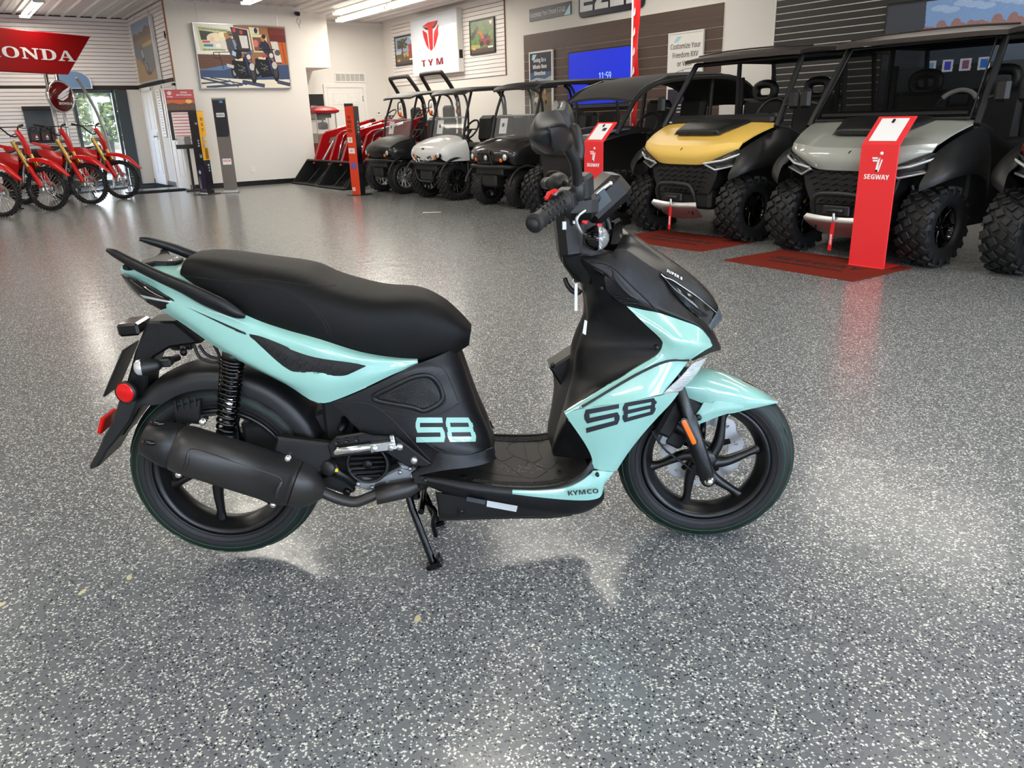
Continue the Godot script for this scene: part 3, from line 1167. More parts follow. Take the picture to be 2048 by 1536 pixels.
# alloy wheel with tyre: centre, outer radius, half width, steer in degrees, first spoke angle
func wheel(t: Node3D, c: Vector3, r: float, hw: float, steer: float, a0: float, called: String, sweep: float) -> void:
	var o := Node3D.new()
	o.name = called
	o.position = c
	o.rotation_degrees.y = -steer
	t.add_child(o, true)
	var xf := Transform3D(Basis(Vector3(1, 0, 0), Vector3(0, 0, 1), Vector3(0, -1, 0)), Vector3.ZERO)   # lathe axis along z
	var rim := r * 0.70
	# tyre: cross section with tread cuts
	var prof := []
	var np := 22
	for i in np + 1:
		var a := lerpf(-2.15, 2.15, float(i) / np)
		var h := (r - rim) / 2.0 / 0.82
		var z := sin(a) * hw
		var y := r - h + cos(a) * h
		prof.append(Vector2(y, z * (1.0 if absf(a) < 1.6 else 0.98)))
	var n := 144
	var rings := []
	for i in np + 1:
		var ring := []
		var s := absf(i - np / 2.0) / (np / 2.0)
		for q in n:
			var w := TAU * q / n
			var cut := 0.0
			if s < 0.56 and s > 0.08:
				var ph := fposmod(q + s * 9.0 * (1.0 if i > np / 2 else 1.0) + (6.0 if i > np / 2 else 0.0), 12.0)
				if ph < 1.6:
					cut = .005
			elif s > 0.98:
				cut = 0.0
			var p: Vector2 = prof[i]
			ring.append(xf * Vector3((p.x - cut) * cos(w), p.y, (p.x - cut) * sin(w)))
		rings.append(ring)
	var st := B()
	skin(st, rings, true, 0)
	var ty := obj("tyre", st, M.rubber, o)
	st = B()
	for s in [-1.0, 1.0]:
		for f in [0.62, 0.40]:
			var a: float = f * 2.15
			var h := (r - rim) / 2.0 / 0.82
			var rad := r - h + cos(a) * h
			var pts := arc(Vector3(0, 0, s * sin(a) * hw), rad + .0004, 0, TAU, 96)
			pts.pop_back()
			tube(st, pts, .0011, 4, false, Vector3.ZERO, true)
	obj("tread_line", st, M.tread_green, ty)
	st = B()
	for s in [-1.0, 1.0]:
		for f in [0.80, 0.93]:
			var a: float = f * 2.15
			var h := (r - rim) / 2.0 / 0.82
			var rad := r - h + cos(a) * h
			var pts := arc(Vector3(0, 0, s * sin(a) * hw), rad, 0, TAU, 96)
			pts.pop_back()
			tube(st, pts, .0014, 5, false, Vector3.ZERO, true)
	obj("sidewall_ridge", st, M.rubber, ty)
	# rim
	st = B()
	var lipz := hw * 0.80
	lathe(st, [Vector2(rim + .004, -lipz), Vector2(rim + .006, -lipz - .004), Vector2(rim - .006, -lipz - .006), Vector2(rim - .012, -lipz + .004), Vector2(rim - .02, -lipz * .55), Vector2(rim - .028, -lipz * .3), Vector2(rim - .03, 0), Vector2(rim - .028, lipz * .3), Vector2(rim - .02, lipz * .55), Vector2(rim - .012, lipz - .004), Vector2(rim - .006, lipz + .006), Vector2(rim + .006, lipz + .004), Vector2(rim + .004, lipz)], 96, xf)
	var rm := obj("rim", st, M.alloy_black, o)
	st = B()
	lathe(st, [Vector2(.0001, hw * .75), Vector2(.026, hw * .75), Vector2(.032, hw * .6), Vector2(.040, hw * .3), Vector2(.042, -hw * .3), Vector2(.034, -hw * .7), Vector2(.0001, -hw * .75)], 32, xf)
	obj("hub", st, M.alloy_black, o)
	for i in 6:
		st = B()
		var a := a0 + TAU * i / 6.0
		var pts := []
		var rad := []
		for q in 7:
			var f := q / 6.0
			var rr := lerpf(.03, rim - .022, f)
			var b := a + sweep * 0.55 * (1.0 - f) * (1.0 - f)
			pts.append(Vector3(cos(b) * rr, sin(b) * rr, hw * (.25 - .1 * f)))
			rad.append(Vector2(lerpf(.019, .0125, minf(1.0, f * 1.5)) + (.006 if q == 6 else 0.0), lerpf(.02, .014, f)))
		tube(st, flow(pts, 3), flow(rad, 3), 8, true, Vector3(0, 0, 1))
		obj("spoke", st, M.alloy_black, o)
	if called == "front_wheel":
		# slotted, wavy brake disc on the far side, and its carrier
		st = B()
		var nd := 100
		for q in nd:
			var w0 := TAU * q / nd
			var w1 := TAU * (q + 1) / nd
			var ro0 := .118 + .006 * sin(w0 * 10.0)
			var ro1 := .118 + .006 * sin(w1 * 10.0)
			for b in 3:
				var slot := b == 1 and (q % 10) in [2, 3]
				if slot:
					continue
				var f0 := [0.0, .38, .62][b] as float
				var f1 := [.38, .62, 1.0][b] as float
				var p := [Vector2(w0, lerpf(.078, ro0, f0)), Vector2(w1, lerpf(.078, ro1, f0)), Vector2(w1, lerpf(.078, ro1, f1)), Vector2(w0, lerpf(.078, ro0, f1))]
				for z in [-.062, -.058]:
					var v := []
					for u in p:
						v.append(Vector3(cos(u.x) * u.y, sin(u.x) * u.y, z))
					if z < -.06:
						quad(st, v[0], v[1], v[2], v[3])
					else:
						quad(st, v[3], v[2], v[1], v[0])
				if b == 2:
					quad(st, Vector3(cos(w0) * ro0, sin(w0) * ro0, -.062), Vector3(cos(w1) * ro1, sin(w1) * ro1, -.062), Vector3(cos(w1) * ro1, sin(w1) * ro1, -.058), Vector3(cos(w0) * ro0, sin(w0) * ro0, -.058))
				if b == 0:
					quad(st, Vector3(cos(w0) * .078, sin(w0) * .078, -.058), Vector3(cos(w1) * .078, sin(w1) * .078, -.058), Vector3(cos(w1) * .078, sin(w1) * .078, -.062), Vector3(cos(w0) * .078, sin(w0) * .078, -.062))
		var disc := obj("brake_disc", st, M.alu, o)
		st = B()
		for i in 5:
			var a := TAU * i / 5.0 + .3
			rod(st, Vector3(cos(a) * .03, sin(a) * .03, -.055), Vector3(cos(a) * .085, sin(a) * .085, -.06), .009, 8)
		obj("disc_carrier", st, M.alloy_black, disc)

func muffler(t: Node3D) -> void:
	# oval can from tail to front, axis tilted down to the front
	var a := sp(352, 893, .165)
	var b := sp(592, 968, .165)
	var d := (b - a).normalized()
	var up := Vector3(-d.y, d.x, 0).normalized()
	var ring := func(p: Vector3, ry: float, rz: float) -> Array:
		var out := []
		for i in 32:
			var w := TAU * i / 32.0
			var cx := cos(w)
			var sx := sin(w)
			out.append(p + up * signf(cx) * pow(absf(cx), .85) * ry + Vector3(0, 0, signf(sx) * pow(absf(sx), .85) * rz))
		return out
	var L := a.distance_to(b)
	var st := B()
	var rings := []
	for q in [[0.0, .052], [.004, .059], [.03, .062], [.3, .063], [L - .02, .060], [L - .004, .058], [L, .05]]:
		rings.append(ring.call(a + d * q[0], q[1], q[1]))
	skin(st, rings, true, 0)
	cap(st, rings[0])
	cap(st, rings[-1], true)
	var can := obj("muffler", st, M.heat_black, t)
	# pressed panel on the shield
	st = B()
	var pts := []
	for p in flow([Vector2(.05, -.55), Vector2(.05, 0), Vector2(.05, .55), Vector2(.1, .62), Vector2(L * .5, .6), Vector2(L - .07, .6), Vector2(L - .035, .5), Vector2(L - .035, 0), Vector2(L - .035, -.5), Vector2(L - .07, -.6), Vector2(L * .5, -.62), Vector2(.1, -.62)], 4, true):
		var an: float = p.y * .95
		pts.append(a + d * p.x + up * sin(an) * .0625 + Vector3(0, 0, cos(an) * .0625))
	tube(st, pts, Vector2(.005, .0026), 6, false, Vector3(0, 0, 1), true)
	obj("pressed_bead", st, M.heat_black, can)
	# tail cap with two slots
	st = B()
	var a2 := sp(290, 874, .165)
	var d2 := (a - a2).normalized()
	rings = []
	for q in [[.0, .036], [.006, .043], [.05, .055], [.078, .058], [.085, .053]]:
		rings.append(ring.call(a2 + d2 * q[0], q[1], q[1]))
	skin(st, rings, true, 0)
	cap(st, rings[0])
	obj("tail_cap", st, M.black_plastic, t)
	for p in [[314, 847, .197], [297, 886, .218]]:
		st = B()
		var c := sp(p[0], p[1], p[2])
		ball(st, c, Vector3(.02, .007, .006), 12, Basis(Vector3(0, 0, 1), -.12) * Basis(Vector3(1, 0, 0), -.5 if p[1] < 860 else 0.2))
		obj("cap_slot", st, M.black_gloss, t)
	# front cone and pipe
	st = B()
	rings = []
	var c2 := sp(648, 985, .15)
	for q in [[0.0, .058], [.4, .055], [.7, .04], [1.0, .017]]:
		rings.append(ring.call(b.lerp(c2, q[0]), q[1], q[1]))
	skin(st, rings, true, 0)
	obj("muffler_cone", st, M.heat_black, t)
	st = B()
	var pipe := spa([[640, 982, .15], [675, 997, .15], [710, 1004, .148], [735, 996, .145], [760, 985, .14]])
	tube(st, flow(pipe, 5), .015, 14)
	tube(st, [pipe[4], sp(752, 990, .142), sp(815, 976, .13), sp(832, 970, .12)], [.015, .027, .027, .02], 16)
	tube(st, flow(spa([[830, 970, .12], [845, 966, .1], [855, 955, .07], [860, 930, .04]]), 4), .019, 12)
	obj("exhaust_pipe", st, M.heat_black, t)
	st = B()
	for p in [[575, 918, .222], [357, 950, .2], [546, 1010, .19], [404, 845, .2]]:
		var c := sp(p[0], p[1], p[2])
		ball(st, c, Vector3(.0085, .0085, .006), 12)
		rod(st, c - Vector3(0, 0, .03), c, .008, 10)
	obj("screw", st, M.chrome, t)
	# bracket above the can
	st = B()
	var po := []
	for p in [[555, 872], [660, 885], [668, 908], [655, 930], [638, 948], [600, 952], [606, 925], [548, 900]]:
		var v := sp(p[0], p[1], .13)
		po.append(Vector2(v.x, v.y))
	slab(st, po, .03, Transform3D(Basis(), Vector3(0, 0, .11)), .006)
	obj("muffler_bracket", st, M.black_plastic, t)

func engine(t: Node3D) -> void:
	var st := B()
	var poly := func(s2: SurfaceTool, list: Array, w: float, depth: float, bev := .004) -> void:
		var po := []
		for p in list:
			var v := sp(p[0], p[1], w)
			po.append(Vector2(v.x, v.y))
		slab(s2, po, depth, Transform3D(Basis(), Vector3(0, 0, w - depth)), bev)
	# dark masses of engine, transmission and airbox deep inside
	st = B()
	poly.call(st, [[480, 850], [600, 840], [690, 800], [860, 850], [870, 960], [780, 990], [640, 960], [500, 930]], .03, .1, .01)
	poly.call(st, [[430, 870], [640, 860], [700, 930], [620, 985], [470, 960]], -.06, .07, .01)
	poly.call(st, [[640, 790], [700, 770], [720, 840], [700, 900], [650, 880]], .05, .06, .01)
	obj("engine_block", st, M.black_matte, t)
	# fan cover
	st = B()
	var c := sp(735, 928, .125)
	var xf := along(c, Vector3(0, 0, 1))
	lathe(st, [Vector2(.06, -.06), Vector2(.058, .0), Vector2(.054, .006), Vector2(.05, .004), Vector2(.049, -.012), Vector2(.0001, -.012)], 36, xf)
	var fan := obj("fan_cover", st, M.black_plastic, t)
	for i in 6:
		st = B()
		var y := (i - 2.5) * .0135
		var w := sqrt(.047 * .047 - y * y) * 2.0
		box(st, c + Vector3(0, y, .0), Vector3(w, .0055, .012), .0015)
		obj("louvre", st, M.dark_metal, fan)
	st = B()
	rod(st, c, c + Vector3(0, 0, .006), .013, 16, .002)
	obj("fan_boss", st, M.dark_metal, fan)
	# cast crankcase edge
	st = B()
	poly.call(st, [[705, 962], [725, 955], [750, 960], [780, 945], [800, 935], [830, 938], [835, 955], [800, 965], [770, 975], [735, 982], [715, 975]], .12, .05, .005)
	poly.call(st, [[795, 925], [830, 935], [833, 960], [808, 950]], .118, .06, .004)
	var cc := obj("crankcase", st, M.cast_alloy, t)
	st = B()
	for p in [[716, 968, .125], [745, 975, .125], [775, 968, .125], [800, 945, .125], [824, 952, .126], [820, 938, .126]]:
		var v := sp(p[0], p[1], p[2])
		rod(st, v - Vector3(0, 0, .01), v + Vector3(0, 0, .004), .006, 8, .001)
	obj("bolt", st, M.cast_alloy, cc)
	st = B()
	tube(st, flow(spa([[668, 930, .14], [676, 945, .145], [692, 955, .135], [708, 968, .12]]), 5), .012, 12)
	obj("filler_hose", st, M.dark_metal, t)
	st = B()
	box(st, sp(672, 940, .152), Vector3(.012, .01, .01), .002)
	obj("yellow_tip", st, mat("yellow_tip", Color(.9, .8, .1), .5), t)
	st = B()
	var oc := sp(661, 934, .14)
	lathe(st, [Vector2(.0001, .02), Vector2(.018, .02), Vector2(.02, .015), Vector2(.02, -.02)], 20, along(oc, Vector3(-.3, .2, 1)))
	obj("oil_cap", st, M.black_plastic, t)
	# swing-arm hanger towards the stand
	st = B()
	poly.call(st, [[632, 962], [660, 950], [700, 965], [708, 985], [692, 990], [640, 972]], .1, .03, .004)
	obj("hanger", st, M.black_plastic, t)
	st = B()
	var hb := sp(694, 984, .105)
	rod(st, hb - Vector3(0, 0, .02), hb + Vector3(0, 0, .008), .011, 8, .002)
	obj("nut", st, M.dark_metal, t)
	# pillion peg bracket and peg
	st = B()
	poly.call(st, [[655, 892], [672, 874], [724, 866], [745, 872], [792, 874], [862, 928], [856, 934], [812, 932], [770, 905], [700, 912], [662, 916]], .165, .012, .003)
	var pg := obj("peg_bracket", st, M.body_black, t)
	st = B()
	for p in [[674, 885], [694, 882], [714, 880]]:
		var v := sp(p[0], p[1], .168)
		lathe(st, [Vector2(.0001, -.001), Vector2(.004, .0), Vector2(.005, .002), Vector2(.007, .001), Vector2(.007, -.003)], 12, along(v, Vector3(0, 0, 1)))
	obj("bracket_hole", st, M.dark_metal, pg)
	st = B()
	tube(st, spa([[670, 906, .175], [676, 902, .178], [740, 894, .178], [742, 894, .178]]), [Vector2(.006, .007), Vector2(.009, .011), Vector2(.009, .011), Vector2(.007, .009)], 12)
	box(st, sp(765, 892, .176), Vector3(.065, .024, .022), .003, Basis(Vector3(0, 0, 1), .1))
	box(st, sp(786, 884, .172), Vector3(.012, .04, .014), .002, Basis(Vector3(0, 0, 1), .1))
	obj("foot_peg", st, M.chrome, t)
	st = B()
	for p in [[748, 898], [782, 896]]:
		var v := sp(p[0], p[1], .19)
		rod(st, v - Vector3(0, 0, .02), v + Vector3(0, 0, .003), .0085, 6, .0015)
	for p in [[799, 894], [828, 921]]:
		var v := sp(p[0], p[1], .168)
		rod(st, v - Vector3(0, 0, .02), v + Vector3(0, 0, .006), .0095, 14, .003)
	obj("bolt", st, M.alu, t)
	st = B()
	for p in [[[690, 838, .05], [688, 850, .07], [680, 862, .08]], [[684, 880, .08], [682, 890, .09], [676, 900, .1]]]:
		tube(st, flow(spa(p), 4), .012, 10)
	obj("spark_lead", st, M.dark_metal, t)

func footboard(t: Node3D) -> void:
	var st := B()
	# tread plate: near edge seen along its rim, mirrored to the far side
	var near := [[-60, 640, .15], [120, 665, .158], [300, 690, .165], [480, 712, .175], [700, 735, .18], [900, 750, .182], [1100, 752, .182], [1280, 735, .18], [1440, 690, .178], [1560, 620, .176], [1640, 545, .174]]
	var g := []
	for p in near:
		var a := k("H", p[0], p[1], p[2])
		var row := []
		for s in [1.0, .93, .6, .25, 0.0, -.25, -.6, -.93, -1.0]:
			row.append(Vector3(a.x, a.y + (0.0 if absf(s) > .95 else -.006), a.z * s))
		g.append(row)
	var plate := net(g, 2, 3)
	shell(st, plate, Vector3(0, -.02, 0))
	var fb := obj("footboard", st, M.floor_mat, t)
	# raised dots along both edges and the carved lines between the feet
	var base_y: float = k("H", 900, 750, .18).y
	st = B()
	for s in [1.0, -1.0]:
		for i in 40:
			for j in 4:
				var x: float = lerpf(k("H", 520, 700, .17).x, k("H", 1460, 640, .17).x, (i + (0.5 if j % 2 else 0.0)) / 39.5)
				var zz := .168 - j * .0085
				var f := 0.5
				var ii := f * 8.0
				var i0 := clampi(int(ii), 0, 7)
				# height of the rim at this x
				var yy: float = g[i0][0].y
				for q in g.size() - 1:
					if g[q][0].x <= x and g[q + 1][0].x >= x:
						yy = lerpf(g[q][0].y, g[q + 1][0].y, (x - g[q][0].x) / (g[q + 1][0].x - g[q][0].x))
				box(st, Vector3(x, yy - .005, zz * s), Vector3(.0062, .004, .0056), .0012)
	obj("grip_studs", st, M.floor_mat, fb)
	st = B()
	for line in [[[715, 275], [800, 235], [912, 178]], [[795, 262], [908, 325], [1150, 228]], [[1003, 268], [1045, 500], [1030, 535]], [[840, 385], [860, 345], [892, 335]], [[1070, 282], [1160, 318], [1280, 272]], [[1160, 318], [1155, 400], [1190, 470], [1098, 516]], [[735, 468], [805, 500], [908, 454]], [[865, 400], [920, 450], [1040, 492], [1245, 578], [1340, 505]], [[822, 518], [985, 640], [1060, 665], [1140, 660], [1240, 598]], [[560, 585], [760, 630], [985, 655]]]:
		var pp := []
		for q in flow(line.map(func(v): return Vector2(v[0], v[1])), 5):
			var h := drape(plate, "H", q.x, q.y, -.0003)
			if is_finite(h.x):
				pp.append(h)
		if pp.size() > 2:
			tube(st, pp, .0014, 4)
	obj("carved_line", st, M.ink_black, fb)
	st = B()
	for p in [[430, 650], [1365, 605], [1258, 195]]:
		var h := drape(plate, "H", p[0], p[1], 0)
		if is_finite(h.x):
			lathe(st, [Vector2(.0001, .001), Vector2(.006, .001), Vector2(.0085, .0025), Vector2(.01, .0)], 14, Transform3D(Basis(), h))
	obj("plug", st, M.black_plastic, fb)
	# white scuff marks left by shoes
	st = B()
	var r := RandomNumberGenerator.new()
	r.seed = 21
	for i in 34:
		var x := r.randf_range(740, 1180)
		var y := 555 + (x - 960) * .06 + r.randf_range(-45, 50)
		var L := r.randf_range(8, 34)
		mark(st, plate, "H", [[x, y], [x + L, y + L * .25], [x + L * .9, y + L * .25 + 5], [x - 2, y + 5]], 2, 1, .0006)
	obj("scuff_marks", st, mat("scuff", Color(.42, .41, .39), .7), fb)
	# rim and side skirt
	st = B()
	var skirt := net(kr("H", [
		[[-10, 628, .155], [180, 662, .165], [480, 708, .178], [800, 745, .184], [1100, 755, .186], [1320, 735, .184], [1480, 680, .18], [1600, 600, .178], [1668, 500, .172], [1690, 440, .168]],
		[[0, 650, .162], [200, 690, .172], [500, 742, .185], [850, 780, .191], [1150, 786, .192], [1380, 762, .19], [1540, 705, .186], [1640, 640, .182], [1690, 590, .176], [1700, 560, .17]],
		[[20, 680, .166], [220, 728, .176], [520, 790, .189], [880, 830, .195], [1200, 860, .195], [1450, 872, .192], [1620, 850, .186], [1720, 790, .176], [1750, 700, .168], [1760, 620, .16]],
		[[60, 715, .162], [240, 780, .172], [560, 860, .185], [900, 925, .19], [1200, 970, .19], [1450, 990, .184], [1620, 965, .172], [1750, 900, .158], [1790, 850, .146], [1795, 800, .14]],
		[[80, 745, .15], [260, 815, .16], [580, 890, .172], [900, 960, .176], [1200, 1010, .174], [1450, 1025, .165], [1600, 1000, .15], [1740, 930, .135], [1785, 880, .125], [1795, 850, .12]]]), 3, 4)
	both(st, skirt, .008)
	obj("side_skirt", st, M.body_black, t)
	# belly pan
	st = B()
	var belly := net(kr("H", [
		[[150, 800, .15], [185, 810, .155], [560, 880, .165], [900, 950, .17], [1200, 1000, .165], [1450, 1020, .15], [1600, 1000, .13]],
		[[190, 930, .14], [200, 940, .148], [560, 980, .158], [900, 1005, .16], [1150, 1020, .155], [1350, 1030, .14], [1540, 1010, .12]],
		[[196, 1064, .11], [215, 1068, .125], [560, 1056, .135], [900, 1046, .14], [1080, 1046, .135], [1260, 1048, .12], [1480, 1020, .1]],
		[[196, 1068, .0], [215, 1072, .0], [560, 1062, .0], [900, 1052, .0], [1080, 1050, .0], [1260, 1050, .0], [1480, 1024, .0]]]), 3, 3)
	both(st, belly, .005)
	cap(st, ks("H", [[150, 800, .15], [190, 930, .14], [196, 1064, .11], [196, 1064, -.11], [190, 930, -.14], [150, 800, -.15]]))
	var bp := obj("belly_pan", st, M.black_plastic, t)
	st = B()
	var bx := k("H", 405, 1000, .155)
	box(st, bx, Vector3(.022, .03, .006), .003)
	rod(st, bx + Vector3(0, .004, 0), bx + Vector3(0, .004, .006), .006, 10, .001)
	obj("fixing", st, M.dark_metal, bp)
	st = B()
	var q0 := [k("H", 457, 848, .192), k("H", 643, 882, .194), k("H", 634, 924, .182), k("H", 452, 888, .18)]
	quad(st, q0[0], q0[1], q0[2], q0[3])
	quad(st, q0[3] - Vector3(0, 0, .001), q0[2] - Vector3(0, 0, .001), q0[1] - Vector3(0, 0, .001), q0[0] - Vector3(0, 0, .001))
	obj("small_label", st, M.screen_grey, t)
	st = B()
	var q1 := [k("H", 655, 884, .19), k("H", 952, 938, .195), k("H", 938, 994, .18), k("H", 648, 942, .178)]
	quad(st, q1[0], q1[1], q1[2], q1[3])
	quad(st, q1[3] - Vector3(0, 0, .001), q1[2] - Vector3(0, 0, .001), q1[1] - Vector3(0, 0, .001), q1[0] - Vector3(0, 0, .001))
	var sk := obj("warning_label", st, M.sticker_white, t)
	# mint side trim with the maker's name
	st = B()
	var trim := net(kr("H", [
		[[902, 786, .196], [1150, 790, .197], [1400, 766, .196], [1560, 702, .193], [1660, 630, .19], [1705, 600, .188], [1892, 604, .165]],
		[[900, 803, .198], [1150, 818, .199], [1400, 815, .199], [1580, 790, .196], [1690, 740, .192], [1760, 700, .186], [1830, 680, .172]],
		[[900, 820, .197], [1150, 850, .199], [1400, 874, .198], [1600, 882, .194], [1720, 866, .187], [1770, 830, .178], [1800, 730, .165]]]), 5, 4)
	both(st, trim, .006)
	var tr := obj("side_trim", st, M.mint_lacquer, t)
	st = B()
	var lp := k("H", 1732, 636, .196)
	rod(st, lp - Vector3(0, 0, .01), lp + Vector3(0, 0, .002), .005, 12, .001)
	obj("trim_screw", st, M.ink_black, tr)
	var pa := k("H", 1590, 800, .2045)
	var pb := k("H", 1740, 800, .1995)
	var bx2 := (pb - pa).normalized()
	lettering("KYMCO", .0135, M.ink_black, tr, Transform3D(Basis(Vector3(bx2.x, -.02, bx2.z).normalized(), Vector3(-.15, 1, 0).normalized(), Vector3(-bx2.z, 0, bx2.x)), pa + Vector3(0, 0, .001)), false, true, true, 1.32, .001)
	# screws and foot of the body
	st = B()
	for p in [[50, 688, .17], [685, 403, .10]]:
		var v := k("H", p[0], p[1], p[2])
		rod(st, v - Vector3(0, 0, .01), v + Vector3(0, 0, .004), .006, 12, .002)
	obj("screw", st, M.black_plastic, t)

func front_end(t: Node3D) -> void:
	var st := B()
	var body: Material = M.body_black
	var mint: Material = M.mint_lacquer
	# --- inner leg shield
	var rows := []
	rows.append_array(kr("F", [
		[[228, 505, .11], [216, 545, .075], [206, 600, .03], [204, 600, 0]],
		[[455, 690, .122], [330, 715, .09], [228, 740, .035], [222, 740, 0]],
		[[520, 890, .128], [380, 895, .095], [264, 880, .04], [258, 880, 0]],
		[[690, 995, .134], [470, 1010, .10], [286, 1020, .045], [280, 1020, 0]],
		[[860, 1160, .15], [560, 1170, .105], [288, 1140, .05], [282, 1140, 0]],
		[[1030, 1320, .16], [600, 1320, .11], [236, 1290, .055], [228, 1290, 0]],
		[[1042, 1400, .162], [560, 1400, .115], [200, 1400, .06], [192, 1400, 0]],
		[[1000, 1490, .16], [540, 1480, .118], [176, 1490, .06], [166, 1490, 0]]]))
	rows.append_array(kr("E", [
		[[880, 545, .168], [720, 560, .125], [596, 530, .06], [590, 530, 0]],
		[[760, 610, .174], [650, 640, .135], [570, 620, .07], [562, 620, 0]],
		[[620, 700, .182], [585, 720, .145], [542, 720, .08], [534, 720, 0]],
		[[545, 770, .184], [540, 790, .15], [512, 810, .085], [504, 810, 0]],
		[[600, 850, .182], [548, 870, .145], [488, 900, .09], [480, 900, 0]],
		[[655, 930, .178], [590, 950, .14], [474, 965, .09], [467, 965, 0]],
		[[690, 1015, .172], [620, 1015, .14], [490, 1003, .09], [475, 1003, 0]]]))
	var shield := net(rows, 4, 3)
	both(st, shield, .005)
	var ls := obj("leg_shield", st, body, t)
	st = B()
	for p in [["F", 432, 802, .12], ["F", 995, 1410, .166]]:
		var v := k(p[0], p[1], p[2], p[3])
		rod(st, v - Vector3(0, 0, .02), v + Vector3(0, 0, .003), .006, 12, .002)
	obj("screw", st, M.ink_black, ls)
	st = B()
	var q1 := [k("F", 252, 1125, .062), k("F", 276, 1140, .062), k("F", 262, 1280, .062), k("F", 230, 1262, .064)]
	quad(st, q1[0], q1[1], q1[2], q1[3])
	quad(st, q1[3] + Vector3(.001, 0, -.001), q1[2] + Vector3(.001, 0, -.001), q1[1] + Vector3(.001, 0, -.001), q1[0] + Vector3(.001, 0, -.001))
	obj("label", st, M.sticker_white, ls)
	# --- pocket on the far side of the leg shield
	st = B()
	var po := []
	for p in [[445, 482], [470, 470], [615, 378], [640, 470], [590, 600], [545, 640], [520, 600]]:
		var v := k("E", p[0], p[1], -.1)
		po.append(Vector2(v.x, v.y))
	slab(st, po, .09, Transform3D(Basis(), Vector3(0, 0, -.16)), .006)
	obj("storage_pocket", st, body, t)
	st = B()
	var v0 := k("E", 470, 487, -.07)
	rod(st, v0 - Vector3(0, 0, .02), v0 + Vector3(0, 0, .002), .006, 12, .002)
	obj("screw", st, M.ink_black, t)
	# --- steering column cover and hook, key
	st = B()
	var col := net(kr("F", [
		[[40, 335, .03], [45, 335, .07], [250, 320, .08], [420, 400, .085], [540, 420, .08]],
		[[28, 450, .03], [35, 450, .075], [220, 440, .085], [400, 450, .09], [540, 440, .09]],
		[[30, 545, .03], [50, 560, .07], [210, 520, .08], [300, 510, .09], [420, 500, .1]],
		[[85, 640, .03], [100, 640, .06], [200, 620, .075], [250, 640, .08], [330, 640, .09]],
		[[150, 740, .03], [165, 740, .05], [210, 740, .07], [250, 760, .075], [300, 770, .08]]]), 4, 4)
	both(st, col, .006)
	var cap_ring := []
	obj("column_cover", st, body, t)
	st = B()
	var back := net(kr("F", [
		[[40, 335, .03], [38, 335, 0], [40, 335, -.03]],
		[[28, 450, .03], [26, 450, 0], [28, 450, -.03]],
		[[30, 545, .03], [28, 545, 0], [30, 545, -.03]],
		[[85, 640, .03], [83, 640, 0], [85, 640, -.03]],
		[[150, 740, .03], [148, 740, 0], [150, 740, -.03]]]), 3, 3)
	shell(st, back, Vector3(.006, 0, 0))
	obj("column_back", st, body, t)
	st = B()
	tube(st, flow(ks("F", [[50, 690, .0], [62, 740, .0], [90, 790, .0], [130, 830, .0], [180, 845, 0.0], [210, 815, 0.0]]), 4), [.003] + [.006, .006, .006, .006, .006, .0065, .0065, .0065, .0065, .007, .007, .007, .007, .008, .008, .008, .008, .008, .008, .008], 8)
	obj("bag_hook", st, M.black_plastic, t)
	st = B()
	var kq := [k("F", 146, 755, .05), k("F", 180, 752, .05), k("F", 182, 880, .05), k("F", 146, 880, .05)]
	var kc: Vector3 = (kq[0] + kq[2]) / 2.0
	box(st, kc, Vector3(.0095, .036, .003), .001)
	box(st, kc - Vector3(0, .037, 0), Vector3(.0085, .04, .0015), .0005)
	tube(st, arc(kc + Vector3(0, .024, 0), .008, 0, TAU, 14), .0011, 5, false)
	obj("ignition_key", st, M.alu, t)

	# --- dark side cowl of the nose
	st = B()
	var cowl := net(kr("F", [
		[[222, 486, .11], [400, 468, .115], [530, 440, .11], [575, 400, .105], [665, 402, .104], [730, 440, .104], [900, 560, .104], [1050, 660, .104], [1120, 790, .106], [1250, 940, .106], [1380, 1065, .10], [1520, 1190, .086], [1640, 1420, .05]],
		[[224, 490, .112], [400, 512, .123], [530, 530, .124], [590, 520, .122], [680, 560, .123], [760, 620, .124], [930, 750, .127], [1060, 870, .129], [1140, 940, .13], [1260, 1030, .127], [1390, 1120, .117], [1535, 1260, .098], [1642, 1424, .052]],
		[[226, 496, .113], [350, 580, .126], [470, 640, .134], [540, 690, .138], [620, 760, .14], [720, 850, .142], [860, 930, .145], [1000, 1000, .146], [1150, 1060, .146], [1280, 1110, .14], [1420, 1175, .13], [1540, 1300, .108], [1642, 1428, .054]],
		[[228, 503, .11], [340, 600, .12], [452, 680, .124], [470, 790, .127], [522, 878, .129], [680, 982, .136], [860, 1022, .140], [1010, 1052, .142], [1180, 1105, .142], [1300, 1148, .138], [1430, 1204, .13], [1535, 1320, .112], [1562, 1396, .1]]]), 3, 5)
	both(st, cowl, .005)
	var cw := obj("nose_cowl", st, body, t)
	st = B()
	for line in [[[300, 530], [450, 545], [560, 600], [700, 740], [900, 930], [1000, 1045]], [[345, 600], [445, 660], [465, 780], [530, 870]], [[535, 878], [700, 905], [820, 945], [1005, 1045]], [[650, 950], [820, 965], [1000, 1045]]]:
		var pp := []
		for q in flow(line.map(func(v): return Vector2(v[0], v[1])), 6):
			var h := drape(cowl, "F", q.x, q.y, -.0005)
			if is_finite(h.x):
				pp.append(h)
		if pp.size() > 2:
			tube(st, pp, .0028, 6)
	obj("cowl_crease", st, body, cw)
	# raised blade between the creases
	st = B()
